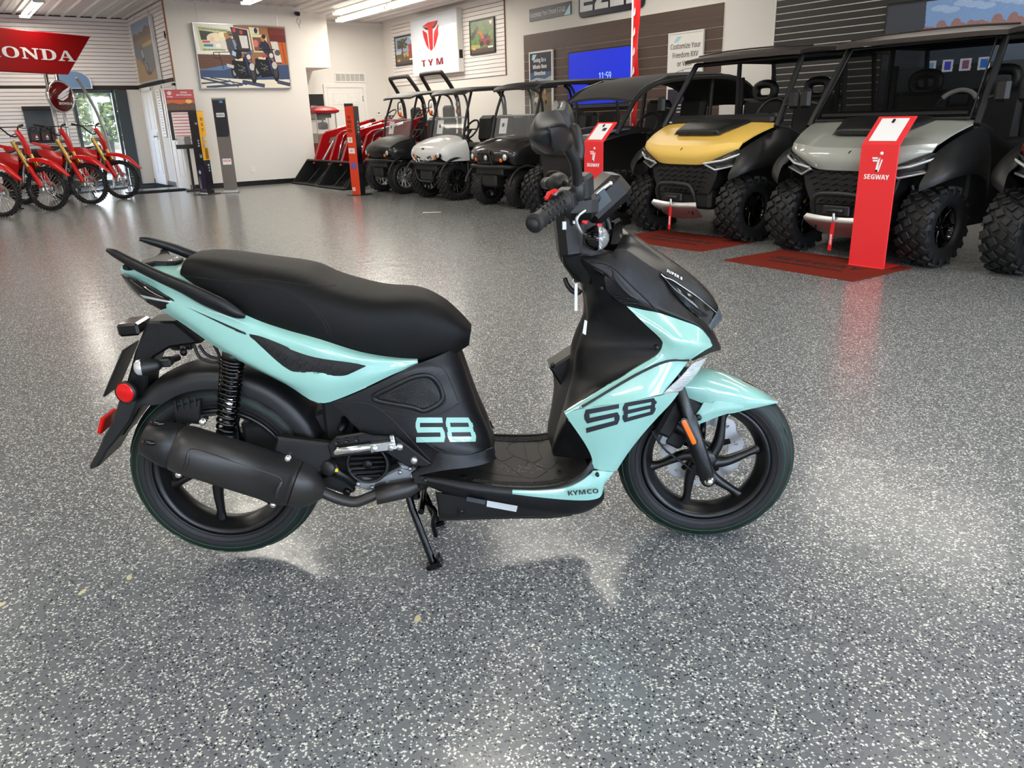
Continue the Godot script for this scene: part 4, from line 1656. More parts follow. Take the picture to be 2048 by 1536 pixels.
	var blade := net(kr("F", [
		[[455, 690, .132], [520, 610, .132], [560, 640, .137], [700, 800, .146], [800, 900, .149]],
		[[475, 780, .135], [540, 720, .140], [600, 760, .146], [700, 860, .152], [810, 925, .15]],
		[[530, 872, .134], [600, 870, .142], [660, 885, .147], [740, 910, .15], [815, 940, .149]]]), 4, 4)
	both(st, blade, .006)
	obj("cowl_blade", st, body, cw)
	# --- lower wing tip of the cowl
	st = B()
	var tip := net(kr("F", [
		[[1340, 1530, .14], [1440, 1470, .135], [1540, 1410, .115], [1600, 1405, .08], [1645, 1425, .05]],
		[[1360, 1545, .13], [1450, 1505, .12], [1540, 1465, .1], [1600, 1445, .07], [1644, 1434, .048]]]), 4, 3)
	both(st, tip, .012)
	obj("wing_tip", st, body, t)
	# --- nose top
	st = B()
	var nose_rows := []
	for s in [[[575, 400, .105], [600, 345, .075], [640, 272, .058]], [[690, 415, .105], [730, 345, .076], [735, 262, .06]], [[900, 555, .105], [940, 470, .077], [950, 405, .062]], [[1050, 645, .102], [1160, 590, .075], [1180, 560, .06]], [[1300, 810, .088], [1390, 745, .062], [1410, 730, .048]], [[1480, 930, .062], [1545, 885, .036], [1556, 880, .026]], [[1615, 1035, .03], [1622, 1010, .014], [1625, 1005, .01]]]:
		var r := ks("F", s)
		var row := [r[0], r[1], r[2], Vector3(r[2].x, r[2].y + .004, r[2].z * .5), Vector3(r[2].x, r[2].y + .006, 0)]
		for j in range(3, -1, -1):
			row.append(Vector3(row[j].x, row[j].y, -row[j].z))
		nose_rows.append(row)
	var nose := net(nose_rows, 3, 4)
	shell(st, nose, Vector3(-.003, -.006, 0))
	var nz := obj("nose_cover", st, mat("nose_black", Color(.078, .073, .07), .34), t)
	# upright lip of the nose: a small screen behind the top edge
	st = B()
	var lipn := net([ks("F", [[590, 350, .075], [640, 272, .058], [620, 120, .03], [618, 100, 0]]), ks("F", [[520, 350, .075], [535, 270, .056], [560, 150, .028], [560, 135, 0]])], 4, 3)
	both(st, lipn, .004)
	var topn := net([[nose_rows[0][2], nose_rows[0][3], nose_rows[0][4]], ks("F", [[640, 200, .05], [635, 110, .028], [632, 100, 0.0]])], 3, 3)
	both(st, topn, .004)
	obj("nose_lip", st, M.nose_black, t)
	var la := drape(nose, "F", 1040, 590, .002)
	var lb := drape(nose, "F", 1300, 735, .002)
	var lc := drape(nose, "F", 1110, 560, .002)
	var lx := (lb - la).normalized()
	var ly := (lc - la - lx * (lc - la).dot(lx)).normalized()
	lettering("SUPER 8", .008, M.sticker_white, nz, Transform3D(Basis(lx, ly, lx.cross(ly)), la.lerp(lb, .5) + lx.cross(ly) * .001), false, true, true, 1.25, .0006)
	# --- head lamp
	st = B()
	var hl := net(kr("F", [
		[[1040, 640, 0.109], [1150, 715, 0.107], [1300, 815, 0.097], [1460, 915, 0.075], [1600, 1050, 0.041]],
		[[1055, 680, 0.113], [1160, 790, 0.117], [1310, 910, 0.111], [1450, 1020, 0.092], [1570, 1110, 0.057]],
		[[1070, 710, 0.112], [1150, 830, 0.115], [1270, 960, 0.113], [1390, 1070, 0.105], [1522, 1186, 0.085]]]), 4, 4)
	both(st, hl, .004)
	var hd := obj("head_lamp", st, M.smoked_lens, t)
	st = B()
	tube(st, flow(ks("F", [[1036, 655, 0.114], [1075, 690, 0.116], [1150, 718, 0.112], [1260, 790, 0.106], [1420, 900, 0.086], [1600, 1050, 0.046]]), 5), .0016, 6)
	obj("lamp_trim", st, M.alu, hd)
	st = B()
	var chin := net(kr("F", [
		[[1622, 1008, .03], [1640, 1025, .03], [1660, 1085, .03], [1662, 1100, .03]],
		[[1598, 1062, .05], [1610, 1090, .05], [1625, 1140, .048], [1640, 1150, .045]],
		[[1522, 1182, .078], [1530, 1205, .078], [1545, 1228, .074], [1556, 1228, .07]]]), 4, 3)
	shell(st, chin, Vector3(0, 0, -.004))
	obj("chin_trim", st, M.steel_grey, hd)
	st = B()
	shell(st, flip_z(chin), Vector3(0, 0, .004))
	obj("chin_trim", st, M.steel_grey, hd)
	st = B()
	for i in 3:
		var a := [k("F", 1630, 1030, .03), k("F", 1655, 1095, .03), k("F", 1550, 1225, .075), k("F", 1525, 1190, .08)]
		quad(st, a[0], Vector3(a[0].x, a[0].y, -a[0].z), Vector3(a[1].x, a[1].y, -a[1].z), a[1])
	obj("chin_plate", st, M.black_plastic, hd)
	# nose filler underneath, so that the nose is closed
	st = B()
	var under := net([ks("F", [[1560, 1396, .1], [1562, 1396, .05], [1562, 1396, 0]]), ks("F", [[1640, 1424, .05], [1645, 1420, .025], [1648, 1420, 0]]), ks("F", [[1545, 1228, .074], [1560, 1228, .035], [1565, 1228, 0]])], 3, 3)
	both(st, under, .004)
	obj("nose_bottom", st, M.black_plastic, t)

	# --- mint upper panel and its long band
	st = B()
	var up := net(kr("F", [
		[[682, 985, .139], [860, 1025, .143], [1010, 1054, .145], [1250, 1134, .145], [1430, 1206, .133], [1535, 1322, .115]],
		[[850, 1150, .154], [950, 1160, .16], [1080, 1185, .164], [1260, 1240, .165], [1430, 1295, .15], [1548, 1360, .12]],
		[[1030, 1320, .166], [1090, 1325, .174], [1170, 1332, .18], [1290, 1345, .18], [1430, 1370, .165], [1557, 1394, .122]],
		[[1046, 1400, .167], [1100, 1425, .172], [1170, 1440, .176], [1270, 1445, .176], [1390, 1450, .165], [1480, 1440, .143]],
		[[985, 1510, .164], [1020, 1560, .168], [1080, 1552, .17], [1170, 1536, .169], [1260, 1536, .164], [1338, 1532, .153]]]), 4, 4)
	both(st, up, .006)
	obj("upper_panel", st, mint, t)
	st = B()
	var band := net(kr("E", [
		[[1086, 400, .166], [1050, 438, .165], [940, 503, .166], [860, 556, .17], [760, 612, .176], [640, 688, .183], [536, 752, .187]],
		[[1120, 425, .171], [1070, 455, .17], [970, 515, .172], [880, 572, .177], [770, 634, .184], [660, 695, .19], [540, 758, .192]],
		[[1150, 450, .171], [1090, 470, .17], [1000, 508, .172], [890, 570, .178], [780, 632, .185], [680, 688, .191], [545, 765, .193]]]), 4, 3)
	both(st, band, .006)
	obj("shield_band", st, mint, t)
	# --- black stripe line
	st = B()
	tube(st, flow(ks("E", [[1245, 456, .158], [1150, 456, .17], [1060, 484, .174], [940, 543, .18], [800, 624, .188], [690, 690, .194], [636, 720, .196]]), 5), .0032, 6)
	obj("panel_gap", st, M.ink_black, t)
	# --- glossy facet below it
	st = B()
	var facet := net(kr("E", [
		[[638, 724, .194], [690, 696, .192], [800, 630, .186], [940, 550, .178], [1060, 490, .172], [1150, 464, .168], [1238, 464, .155]],
		[[645, 726, .197], [720, 706, .199], [840, 668, .196], [960, 615, .19], [1070, 565, .183], [1130, 540, .176], [1190, 530, .163]],
		[[650, 730, .199], [740, 715, .204], [860, 700, .206], [970, 678, .202], [1060, 655, .194], [1090, 650, .189], [1108, 630, .18]]]), 5, 5)
	both(st, facet, .006)
	obj("gloss_facet", st, mint, t)
	# --- lower side panel with S8
	st = B()
	var lower := net(kr("E", [
		[[538, 760, .19], [640, 732, .2], [760, 716, .206], [900, 694, .206], [1060, 662, .196], [1188, 642, .168]],
		[[575, 815, .188], [670, 800, .198], [780, 785, .204], [900, 760, .202], [1040, 728, .19], [1140, 705, .168]],
		[[620, 880, .186], [710, 872, .194], [800, 855, .198], [890, 835, .196], [980, 815, .184], [1050, 800, .166]],
		[[665, 950, .181], [730, 945, .187], [800, 930, .189], [870, 915, .186], [930, 902, .176], [970, 892, .164]],
		[[695, 1020, .175], [740, 1015, .179], [790, 1008, .179], [835, 1000, .176], [870, 995, .169], [895, 990, .16]],
		[[690, 1068, .171], [735, 1080, .174], [770, 1085, .172], [795, 1087, .169], [815, 1088, .163], [834, 1084, .155]]]), 5, 4)
	both(st, lower, .006)
	var lo := obj("lower_panel", st, mint, t)
	s8(lower, "E", [646, 740], [1066, 668], [1052, 762], [658, 872], M.decal_grey, lo)
	# --- clear front signal between panel and mudguard
	st = B()
	var sig := net(kr("E", [
		[[1262, 478, .15], [1300, 462, .135], [1345, 442, .11]],
		[[1205, 545, .16], [1255, 540, .145], [1290, 530, .115]],
		[[1140, 605, .17], [1190, 610, .152], [1225, 600, .12]],
		[[1092, 650, .178], [1145, 645, .16], [1192, 632, .125]]]), 4, 5)
	both(st, sig, .004)
	var sl := obj("front_signal", st, M.lens_back, t)
	st = B()
	for i in 13:
		var f := (i + .5) / 13.0
		var r: Array = sig[int(f * (sig.size() - 1))]
		var pp := []
		for p in r:
			pp.append(p + Vector3(0, 0, .0015))
		tube(st, pp, .0022, 5)
		var p2 := []
		for p in pp:
			p2.append(Vector3(p.x, p.y, -p.z))
		tube(st, p2, .0022, 5)
	obj("lens_rib", st, M.clear_lens, sl)

# as ks(), but carried round with the steered front wheel
func kst(c: String, list: Array) -> Array:
	var out := []
	for p in list:
		var v := k(c, p[0], p[1], p[2])
		for i in 3:
			v = k(c, p[0], p[1], p[2] + (v.x - .554) * .158)
		out.append(v)
	return out

func steering(t: Node3D) -> void:
	var st := B()
	var mint: Material = M.mint_lacquer
	# --- front mudguard
	var rows := []
	for s in [
		[[1222, 655, .066], [1218, 625, .07], [1225, 595, .068], [1262, 540, .045], [1290, 506, 0]],
		[[1335, 700, .072], [1320, 650, .076], [1325, 605, .074], [1350, 552, .05], [1385, 512, 0]],
		[[1400, 745, .074], [1400, 690, .078], [1420, 625, .076], [1450, 572, .05], [1480, 540, 0]],
		[[1480, 752, .073], [1490, 700, .077], [1520, 645, .074], [1545, 600, .05], [1575, 583, 0]],
		[[1570, 732, .068], [1580, 705, .072], [1605, 670, .068], [1625, 640, .045], [1650, 622, 0]],
		[[1680, 708, .05], [1685, 698, .052], [1695, 685, .048], [1705, 675, .03], [1715, 665, 0]],
		[[1748, 693, .02], [1750, 691, .02], [1752, 690, .018], [1753, 688, .01], [1756, 686, 0]]]:
		var r := kst("E", s)
		for j in range(3, -1, -1):
			r.append(Vector3(r[j].x, r[j].y, r[4].z * 2.0 - r[j].z))
		rows.append(r)
	shell(st, net(rows, 3, 4), Vector3(0, -.004, 0))
	var fm := obj("front_mudguard", st, mint, t)
	st = B()
	var tab := net([
		kst("E", [[1330, 696, .077], [1375, 700, .08], [1400, 690, .081], [1490, 700, .08], [1560, 715, .074]]),
		kst("E", [[1305, 740, .079], [1370, 745, .083], [1420, 740, .083], [1490, 735, .081], [1555, 730, .074]]),
		kst("E", [[1272, 790, .079], [1330, 780, .082], [1400, 765, .081], [1470, 752, .079], [1545, 736, .073]]),
		kst("E", [[1288, 824, .078], [1330, 810, .08], [1400, 782, .079], [1470, 758, .077], [1540, 738, .072]])], 4, 4)
	shell(st, tab, Vector3(0, 0, -.005))
	obj("mudguard_tab", st, mint, fm)
	st = B()
	var v := k("E", 1302, 785, .084)
	rod(st, v - Vector3(0, 0, .01), v + Vector3(0, 0, .002), .0085, 14, .002)
	obj("tab_bolt", st, M.ink_black, fm)
	# --- fork legs
	var ft := k("E", 1195, 640, .085)
	var fb := k("W", 768, 1015, .092)
	for s in [1.0, -1.0]:
		st = B()
		var a := Vector3(ft.x, ft.y, ft.z * s)
		var b := Vector3(fb.x, fb.y, fb.z * s)
		if s < 0:
			b.x += .02
			a.x += .02
		var d := (b - a).normalized()
		tube(st, [a - d * .06, a, a.lerp(b, .28), a.lerp(b, .30), a.lerp(b, .93), a.lerp(b, .97), b + d * .012], [.016, .0175, .0185, .0225, .0235, .02, .016], 16)
		rod(st, b + Vector3(0, 0, -.014), b + Vector3(0, 0, .014), .021, 18, .004)
		var leg := obj("fork_leg", st, M.alloy_black, t)
		if s > 0:
			st = B()
			lathe(st, [Vector2(.0001, .013), Vector2(.007, .012), Vector2(.009, .007), Vector2(.009, .003), Vector2(.0125, .003), Vector2(.0135, 0), Vector2(.0135, -.003)], 16, along(b + Vector3(0, 0, .014), Vector3(0, 0, 1)))
			obj("axle_nut", st, M.chrome, leg)
			# amber reflector let into the leg
			st = B()
			var r0 := k("W", 580, 560, .113)
			var r1 := k("W", 662, 730, .116)
			tube(st, [r0 - d * .006, r0 - d * .003, r0 + d * .002, r1 - d * .002, r1 + d * .003, r1 + d * .006], [Vector2(.003, .001), Vector2(.0075, .003), Vector2(.0095, .0035), Vector2(.0095, .0035), Vector2(.0075, .003), Vector2(.003, .001)], 14, true, Vector3(0, 0, 1))
			obj("amber_reflector", st, M.amber, leg)
			st = B()
			tube(st, [r0 - d * .009, r0 - d * .004, r0 + d * .002, r1 - d * .002, r1 + d * .004, r1 + d * .009], [Vector2(.004, .001), Vector2(.010, .0025), Vector2(.0122, .003), Vector2(.0122, .003), Vector2(.010, .0025), Vector2(.004, .001)], 14, true, Vector3(0, 0, 1))
			obj("reflector_frame", st, M.black_plastic, leg)
	st = B()
	rod(st, Vector3(fb.x, fb.y, -.1), Vector3(fb.x, fb.y, .09), .01, 12)
	obj("axle", st, M.dark_metal, t)
	# inner fender, bridge and cables behind the leg
	st = B()
	box(st, k("W", 620, 400, .0), Vector3(.09, .045, .13), .008, Basis(Vector3(0, 0, 1), -.35))
	box(st, k("W", 470, 500, .03), Vector3(.05, .12, .08), .01, Basis(Vector3(0, 0, 1), -.45))
	obj("fork_bridge", st, M.black_matte, t)
	st = B()
	box(st, k("W", 510, 690, -.035), Vector3(.06, .05, .035), .008, Basis(Vector3(0, 0, 1), -.5))
	obj("brake_caliper", st, M.alloy_black, t)
	st = B()
	box(st, k("W", 415, 695, -.035), Vector3(.03, .035, .03), .006, Basis(Vector3(0, 0, 1), -.4))
	obj("caliper_body", st, M.cast_alloy, t)
	st = B()
	tube(st, flow(ks("W", [[330, 640, .05], [370, 700, .06], [440, 790, .07], [560, 880, .075], [690, 985, .08]]), 5), .003, 6)
	obj("speedo_cable", st, M.rubber, t)

	# --- handlebar: turned a little to the right
	st = B()
	var gi := k("G", 400, 985, .22)
	var go := k("G", 130, 1190, .36)
	var cen := k("G", 560, 960, .0)
	var gd := (go - gi).normalized()
	tube(st, flow([cen, k("G", 500, 950, .1), gi, go], 5), .011, 12)
	var lgo := k("G", 250, 800, -.34)
	tube(st, flow([cen, k("G", 520, 830, -.12), k("G", 440, 800, -.22), lgo], 5), .011, 12)
	obj("handlebar", st, M.dark_metal, t)
	st = B()
	var gl := gi.distance_to(go)
	var xf := along(gi, go - gi)
	var prof := [Vector2(.0001, -.01), Vector2(.024, -.01), Vector2(.027, -.004), Vector2(.027, .004), Vector2(.024, .008), Vector2(.0185, .012)]
	for i in 12:
		var y := .02 + i * (gl - .05) / 12.0
		prof.append_array([Vector2(.0182, y), Vector2(.0188, y + .003)])
	prof.append_array([Vector2(.0185, gl - .016), Vector2(.021, gl - .012), Vector2(.0215, gl - .004), Vector2(.018, gl), Vector2(.014, gl + .001), Vector2(.0001, gl + .001)])
	lathe(st, prof, 24, xf)
	for i in 5:
		for j in 7:
			var a := TAU * j / 7.0
			var y := .022 + i * (gl - .06) / 4.6
			var p := xf * Vector3(cos(a) * .0185, y, sin(a) * .0185)
			ball(st, p, Vector3(.006, .0022, .006), 6, xf.basis)
	obj("grip", st, M.rubber, t)
	st = B()
	lathe(st, [Vector2(.0001, .012), Vector2(.006, .012), Vector2(.008, .009), Vector2(.0115, .008), Vector2(.013, .003), Vector2(.013, -.003)], 20, along(go, gd))
	obj("bar_end", st, M.rubber, t)
	# switch gear, red starter switch, brake lever
	st = B()
	box(st, gi - gd * .025, Vector3(.052, .052, .052), .012, xf.basis)
	obj("switch_housing", st, M.black_plastic, t)
	st = B()
	box(st, k("G", 310, 895, .235), Vector3(.03, .014, .018), .005, Basis(Vector3(0, 0, 1), .35))
	box(st, k("G", 270, 925, .245), Vector3(.022, .010, .014), .004, Basis(Vector3(0, 0, 1), .9))
	obj("stop_switch", st, M.signal_red, t)
	st = B()
	tube(st, flow([k("G", 520, 880, .16), k("G", 440, 885, .2), k("G", 370, 890, .24), k("G", 330, 930, .28)], 4), Vector2(.007, .004), 8)
	obj("brake_lever", st, M.dark_metal, t)
	st = B()
	box(st, k("G", 590, 830, .12), Vector3(.05, .055, .06), .008, xf.basis)
	box(st, k("G", 560, 1000, .08), Vector3(.09, .07, .12), .02)
	obj("clamp_block", st, M.black_plastic, t)
	st = B()
	ball(st, k("G", 370, 790, -.26), Vector3(.032, .028, .05), 12)
	box(st, k("G", 330, 800, -.28), Vector3(.06, .035, .06), .012)
	obj("left_switch_housing", st, M.black_plastic, t)
	st = B()
	tube(st, [k("G", 300, 800, -.3), k("G", 250, 800, -.36)], .018, 14)
	obj("left_grip", st, M.rubber, t)
	# dash pod
	st = B()
	var c := k("G", 800, 950, .0)
	var bs := Basis(Vector3(0, 0, 1), -.62)
	box(st, k("G", 790, 930, .0), Vector3(.075, .13, .17), .018, Basis(Vector3(0, 0, 1), .72) * Basis(Vector3(0, 0, 1), -1.57))
	var dash := obj("dash_pod", st, M.dark_metal, t)
	st = B()
	var dq := [k("G", 710, 925, .09), k("G", 805, 845, .09), k("G", 880, 965, .09), k("G", 720, 1105, .09)]
	quad(st, dq[0], dq[1], dq[2], dq[3])
	quad(st, dq[3] - Vector3(0, 0, .004), dq[2] - Vector3(0, 0, .004), dq[1] - Vector3(0, 0, .004), dq[0] - Vector3(0, 0, .004))
	for i in 4:
		quad(st, dq[i], dq[i] - Vector3(0, 0, .004), dq[(i + 1) % 4] - Vector3(0, 0, .004), dq[(i + 1) % 4])
	obj("dash_side", st, M.screen_grey, dash)
	st = B()
	var dt := [k("G", 640, 850, -.08), k("G", 820, 740, -.08), k("G", 870, 800, .085), k("G", 700, 920, .085)]
	quad(st, dt[0], dt[1], dt[2], dt[3])
	quad(st, dt[3] - Vector3(0, .004, 0), dt[2] - Vector3(0, .004, 0), dt[1] - Vector3(0, .004, 0), dt[0] - Vector3(0, .004, 0))
	obj("dash_face", st, M.black_gloss, dash)
	st = B()
	for i in 4:
		tube(st, [dt[i], dt[(i + 1) % 4]], .005, 8)
	obj("dash_rim", st, M.alu, dash)
	# wiring, hoses and the stalk of the round front signal
	st = B()
	for p in [[[600, 960, .1], [640, 1040, .13], [560, 1110, .15], [545, 1180, .15], [590, 1270, .14], [620, 1290, .13]]]:
		tube(st, flow(ks("G", p), 5), .0042, 8)
	obj("hose", st, M.alu, t)
	st = B()
	for p in [[[640, 930, .1], [700, 1000, .1], [680, 1060, .1]], [[700, 940, .08], [740, 1060, .06], [700, 1180, .05], [740, 1260, .05]], [[460, 1060, .08], [420, 1150, .06], [440, 1250, .05], [480, 1330, .05]], [[540, 1050, .1], [500, 1150, .09], [500, 1260, .08], [520, 1330, .08]], [[800, 1110, .05], [840, 1160, .05], [860, 1240, .05]]]:
		tube(st, flow(ks("G", p), 5), .006, 8)
	for p in [[650, 950, .1], [730, 945, .1], [690, 1060, .1], [665, 1000, .11]]:
		ball(st, k("G", p[0], p[1], p[2]), Vector3(.012, .012, .012), 8)
	box(st, k("G", 470, 1220, .03), Vector3(.07, .16, .12), .02, Basis(Vector3(0, 0, 1), .1))
	box(st, k("G", 650, 1130, .0), Vector3(.1, .12, .12), .02)
	obj("wiring_loom", st, M.black_plastic, t)
	st = B()
	box(st, k("G", 620, 1165, .085), Vector3(.016, .012, .01), .002, Basis(Vector3(0, 0, 1), -.5))
	box(st, k("G", 755, 1200, .06), Vector3(.014, .014, .01), .003)
	obj("red_connector", st, M.signal_red, t)
	st = B()
	box(st, k("G", 522, 1150, .1), Vector3(.008, .02, .006), .001)
	box(st, k("G", 425, 1205, .1), Vector3(.01, .02, .006), .001)
	obj("white_tag", st, M.sticker_white, t)
	for s in [1.0, -1.0]:
		var sg := Node3D.new()
		sg.name = "round_signal"
		t.add_child(sg, true)
		var a := k("G", 610, 1330, .135)
		var b := k("G", 738, 1340, .135)
		a.z *= s
		b.z *= s
		var f := along(a, Vector3(1, .0, 0))
		st = B()
		var L := a.distance_to(b)
		lathe(st, [Vector2(.0001, 0), Vector2(.013, .0), Vector2(.024, L * .35), Vector2(.0305, L * .8), Vector2(.031, L)], 24, f)
		obj("housing", st, M.black_gloss, sg)
		st = B()
		lathe(st, [Vector2(.031, L), Vector2(.029, L + .012), Vector2(.02, L + .023), Vector2(.009, L + .029), Vector2(.0001, L + .03)], 24, f)
		obj("lens", st, M.clear_lens, sg)
		st = B()
		for q in 8:
			var an := TAU * q / 8.0
			tube(st, [f * Vector3(.008 * cos(an), L + .004, .008 * sin(an)), f * Vector3(.026 * cos(an), L + .008, .026 * sin(an))], .0025, 5)
		lathe(st, [Vector2(.0001, L + .002), Vector2(.03, L + .002)], 20, f)
		obj("reflector_bowl", st, M.alu, sg)
	# --- mirrors
	for s in [1.0, -1.0]:
		var mn := Node3D.new()
		mn.name = "mirror"
		t.add_child(mn, true)
		st = B()
		var path: Array
		if s > 0:
			path = ks("G", [[555, 960, .19], [552, 860, .195], [545, 700, .21], [525, 590, .225], [480, 500, .24], [450, 450, .25]])
		else:
			path = ks("G", [[560, 560, -.22], [575, 480, -.225], [560, 380, -.23], [535, 290, -.24], [515, 265, -.25]])
		tube(st, flow(path, 4), .0125 if s > 0 else .014, 12)
		if s > 0:
			rod(st, k("G", 552, 960, .19), k("G", 552, 790, .195), .017, 16, .003)
		obj("stalk", st, M.black_plastic, mn)
		st = B()
		var hull: Array
		if s > 0:
			hull = kr("G", [
				[[140, 180, .33], [170, 130, .33], [240, 108, .32], [330, 98, .3], [385, 120, .28], [430, 200, .25]],
				[[105, 250, .36], [150, 205, .37], [250, 190, .36], [340, 180, .335], [410, 205, .3], [460, 260, .25]],
				[[85, 360, .37], [140, 330, .40], [265, 265, .405], [350, 235, .37], [430, 240, .32], [472, 300, .25]],
				[[95, 400, .36], [170, 410, .395], [290, 350, .40], [370, 330, .375], [430, 330, .32], [468, 350, .25]],
				[[150, 460, .34], [220, 470, .36], [310, 450, .37], [380, 420, .35], [430, 400, .3], [450, 405, .25]],
				[[230, 510, .31], [270, 520, .32], [320, 510, .325], [380, 480, .3], [420, 450, .28], [430, 430, .25]]])
		else:
			hull = kr("G", [
				[[375, 90, -.26], [380, 50, -.3], [400, 5, -.32]],
				[[430, 100, -.25], [450, 40, -.3], [440, 10, -.32]],
				[[470, 150, -.25], [500, 120, -.3], [490, 70, -.33]],
				[[490, 240, -.25], [525, 220, -.3], [520, 160, -.34]],
				[[500, 300, -.25], [515, 280, -.29], [520, 250, -.32]]])
		var hn := net(hull, 3, 3)
		if s > 0:
			# housing, closed by the mirror glass on the rider's side
			skin(st, hn, false, 0)
			var rimr := []
			for j in hn[0].size():
				rimr.append(hn[0][j])
			for i in range(1, hn.size()):
				rimr.append(hn[i][-1])
			for j in range(hn[0].size() - 2, -1, -1):
				rimr.append(hn[-1][j])
			for i in range(hn.size() - 2, 0, -1):
				rimr.append(hn[i][0])
			var hs := obj("housing", st, M.black_plastic, mn)
			st = B()
			tube(st, flow(ks("G", [[265, 262, .411], [350, 232, .378], [420, 236, .333], [470, 295, .258]]), 4), [.002, .004, .004, .004, .004, .004, .004, .004, .004, .004, .004, .003, .002], 6)
			tube(st, flow(ks("G", [[265, 262, .411], [290, 290, .412], [300, 350, .406], [315, 450, .376]]), 4), .0025, 6)
			obj("housing_ridge", st, M.black_plastic, hs)
			st = B()
			cap(st, rimr)
			obj("mirror_glass", st, M.chrome, mn)
		else:
			shell(st, hn, Vector3(-.02, 0, 0))
			obj("housing", st, M.black_plastic, mn)
			st = B()
			var gq := ks("G", [[385, 60, -.27], [405, 15, -.31], [440, 120, -.31], [495, 260, -.27], [460, 220, -.255], [415, 140, -.255]])
			cap(st, gq)
			obj("mirror_glass", st, M.alu, mn)

func centre_stand(t: Node3D) -> void:
	var st := B()
	for s in [1.0, -1.0]:
		var top := Vector3(k("D", 820, 990, .1).x, k("D", 820, 990, .1).y, .095 * s)
		var foot := Vector3(-.243, .012, .117 * s)
		tube(st, [top, top.lerp(foot, .2) + Vector3(-.004, 0, 0), foot], .0105, 12)
		var fx := Basis(Vector3(0, 0, 1), .35)
		box(st, foot + Vector3(.004, -.002, .004 * s), Vector3(.05, .018, .034), .004, fx)
		box(st, foot + Vector3(.018, .012, .004 * s), Vector3(.012, .03, .03), .003, fx)
	var a := k("D", 850, 1010, .09)
	tube(st, [Vector3(a.x + .02, a.y - .045, .09), Vector3(a.x + .02, a.y - .045, -.09)], .009, 10)
	tube(st, flow([Vector3(a.x + .03, a.y - .03, .06), Vector3(a.x + .055, a.y - .07, .04), Vector3(a.x + .045, a.y - .12, .02), Vector3(a.x + .05, a.y - .17, .01)], 4), .007, 8)
	rod(st, Vector3(a.x, a.y + .03, -.11), Vector3(a.x, a.y + .03, .11), .016, 14)
	box(st, Vector3(a.x, a.y + .015, .08), Vector3(.04, .05, .02), .006)
	obj("centre_stand", st, M.black_gloss, t)

# ---------------------------------------------------------------- what hangs on the walls
const WA := Basis(Vector3(0, 0, 1), Vector3(0, 1, 0), Vector3(-1, 0, 0))   # a board on a wall that faces -x

func slats(parent: Node, xf: Transform3D, width: float, y0: float, y1: float, pitch: float, gap: float, m: Material, thick := .014) -> void:
	var st := B()
	box(st, Vector3(0, pitch / 2, thick / 2), Vector3(width, pitch - gap, thick), .002)
	st.generate_normals()
	var mesh := st.commit()
	var n := int((y1 - y0) / pitch + .01)
	for i in n:
		instance("slat", mesh, m, parent, xf * Transform3D(Basis(), Vector3(0, y1 - (i + 1) * pitch, 0)))

func board(called: String, label: String, category: String, at: Vector3, bs: Basis, w: float, h: float, depth: float, edge: Material, face: Material, border := 0.0, group := "") -> Node3D:
	var t := thing(called, label, category, at, 0.0, group)
	t.basis = bs
	var st := B()
	box(st, Vector3(0, 0, depth / 2), Vector3(w, h, depth), .004)
	obj("frame" if border > 0.0 else "panel", st, edge, t)
	st = B()
	if border > 0.0:
		for s in [-1, 1]:
			box(st, Vector3(s * (w - border) / 2, 0, depth + .004), Vector3(border, h, .012), .002)
			box(st, Vector3(0, s * (h - border) / 2, depth + .004), Vector3(w - border * 2, border, .012), .002)
		obj("moulding", st, edge, t)
		st = B()
	sheet(st, Vector3(0, 0, depth + .0015), Vector3(w - border * 2, 0, 0), Vector3(0, h - border * 2, 0))
	obj("print", st, face, t)
	return t

func at_wall(z: float, y: float, off := 0.0) -> Vector3:
	return Vector3(WX - off, y, z)

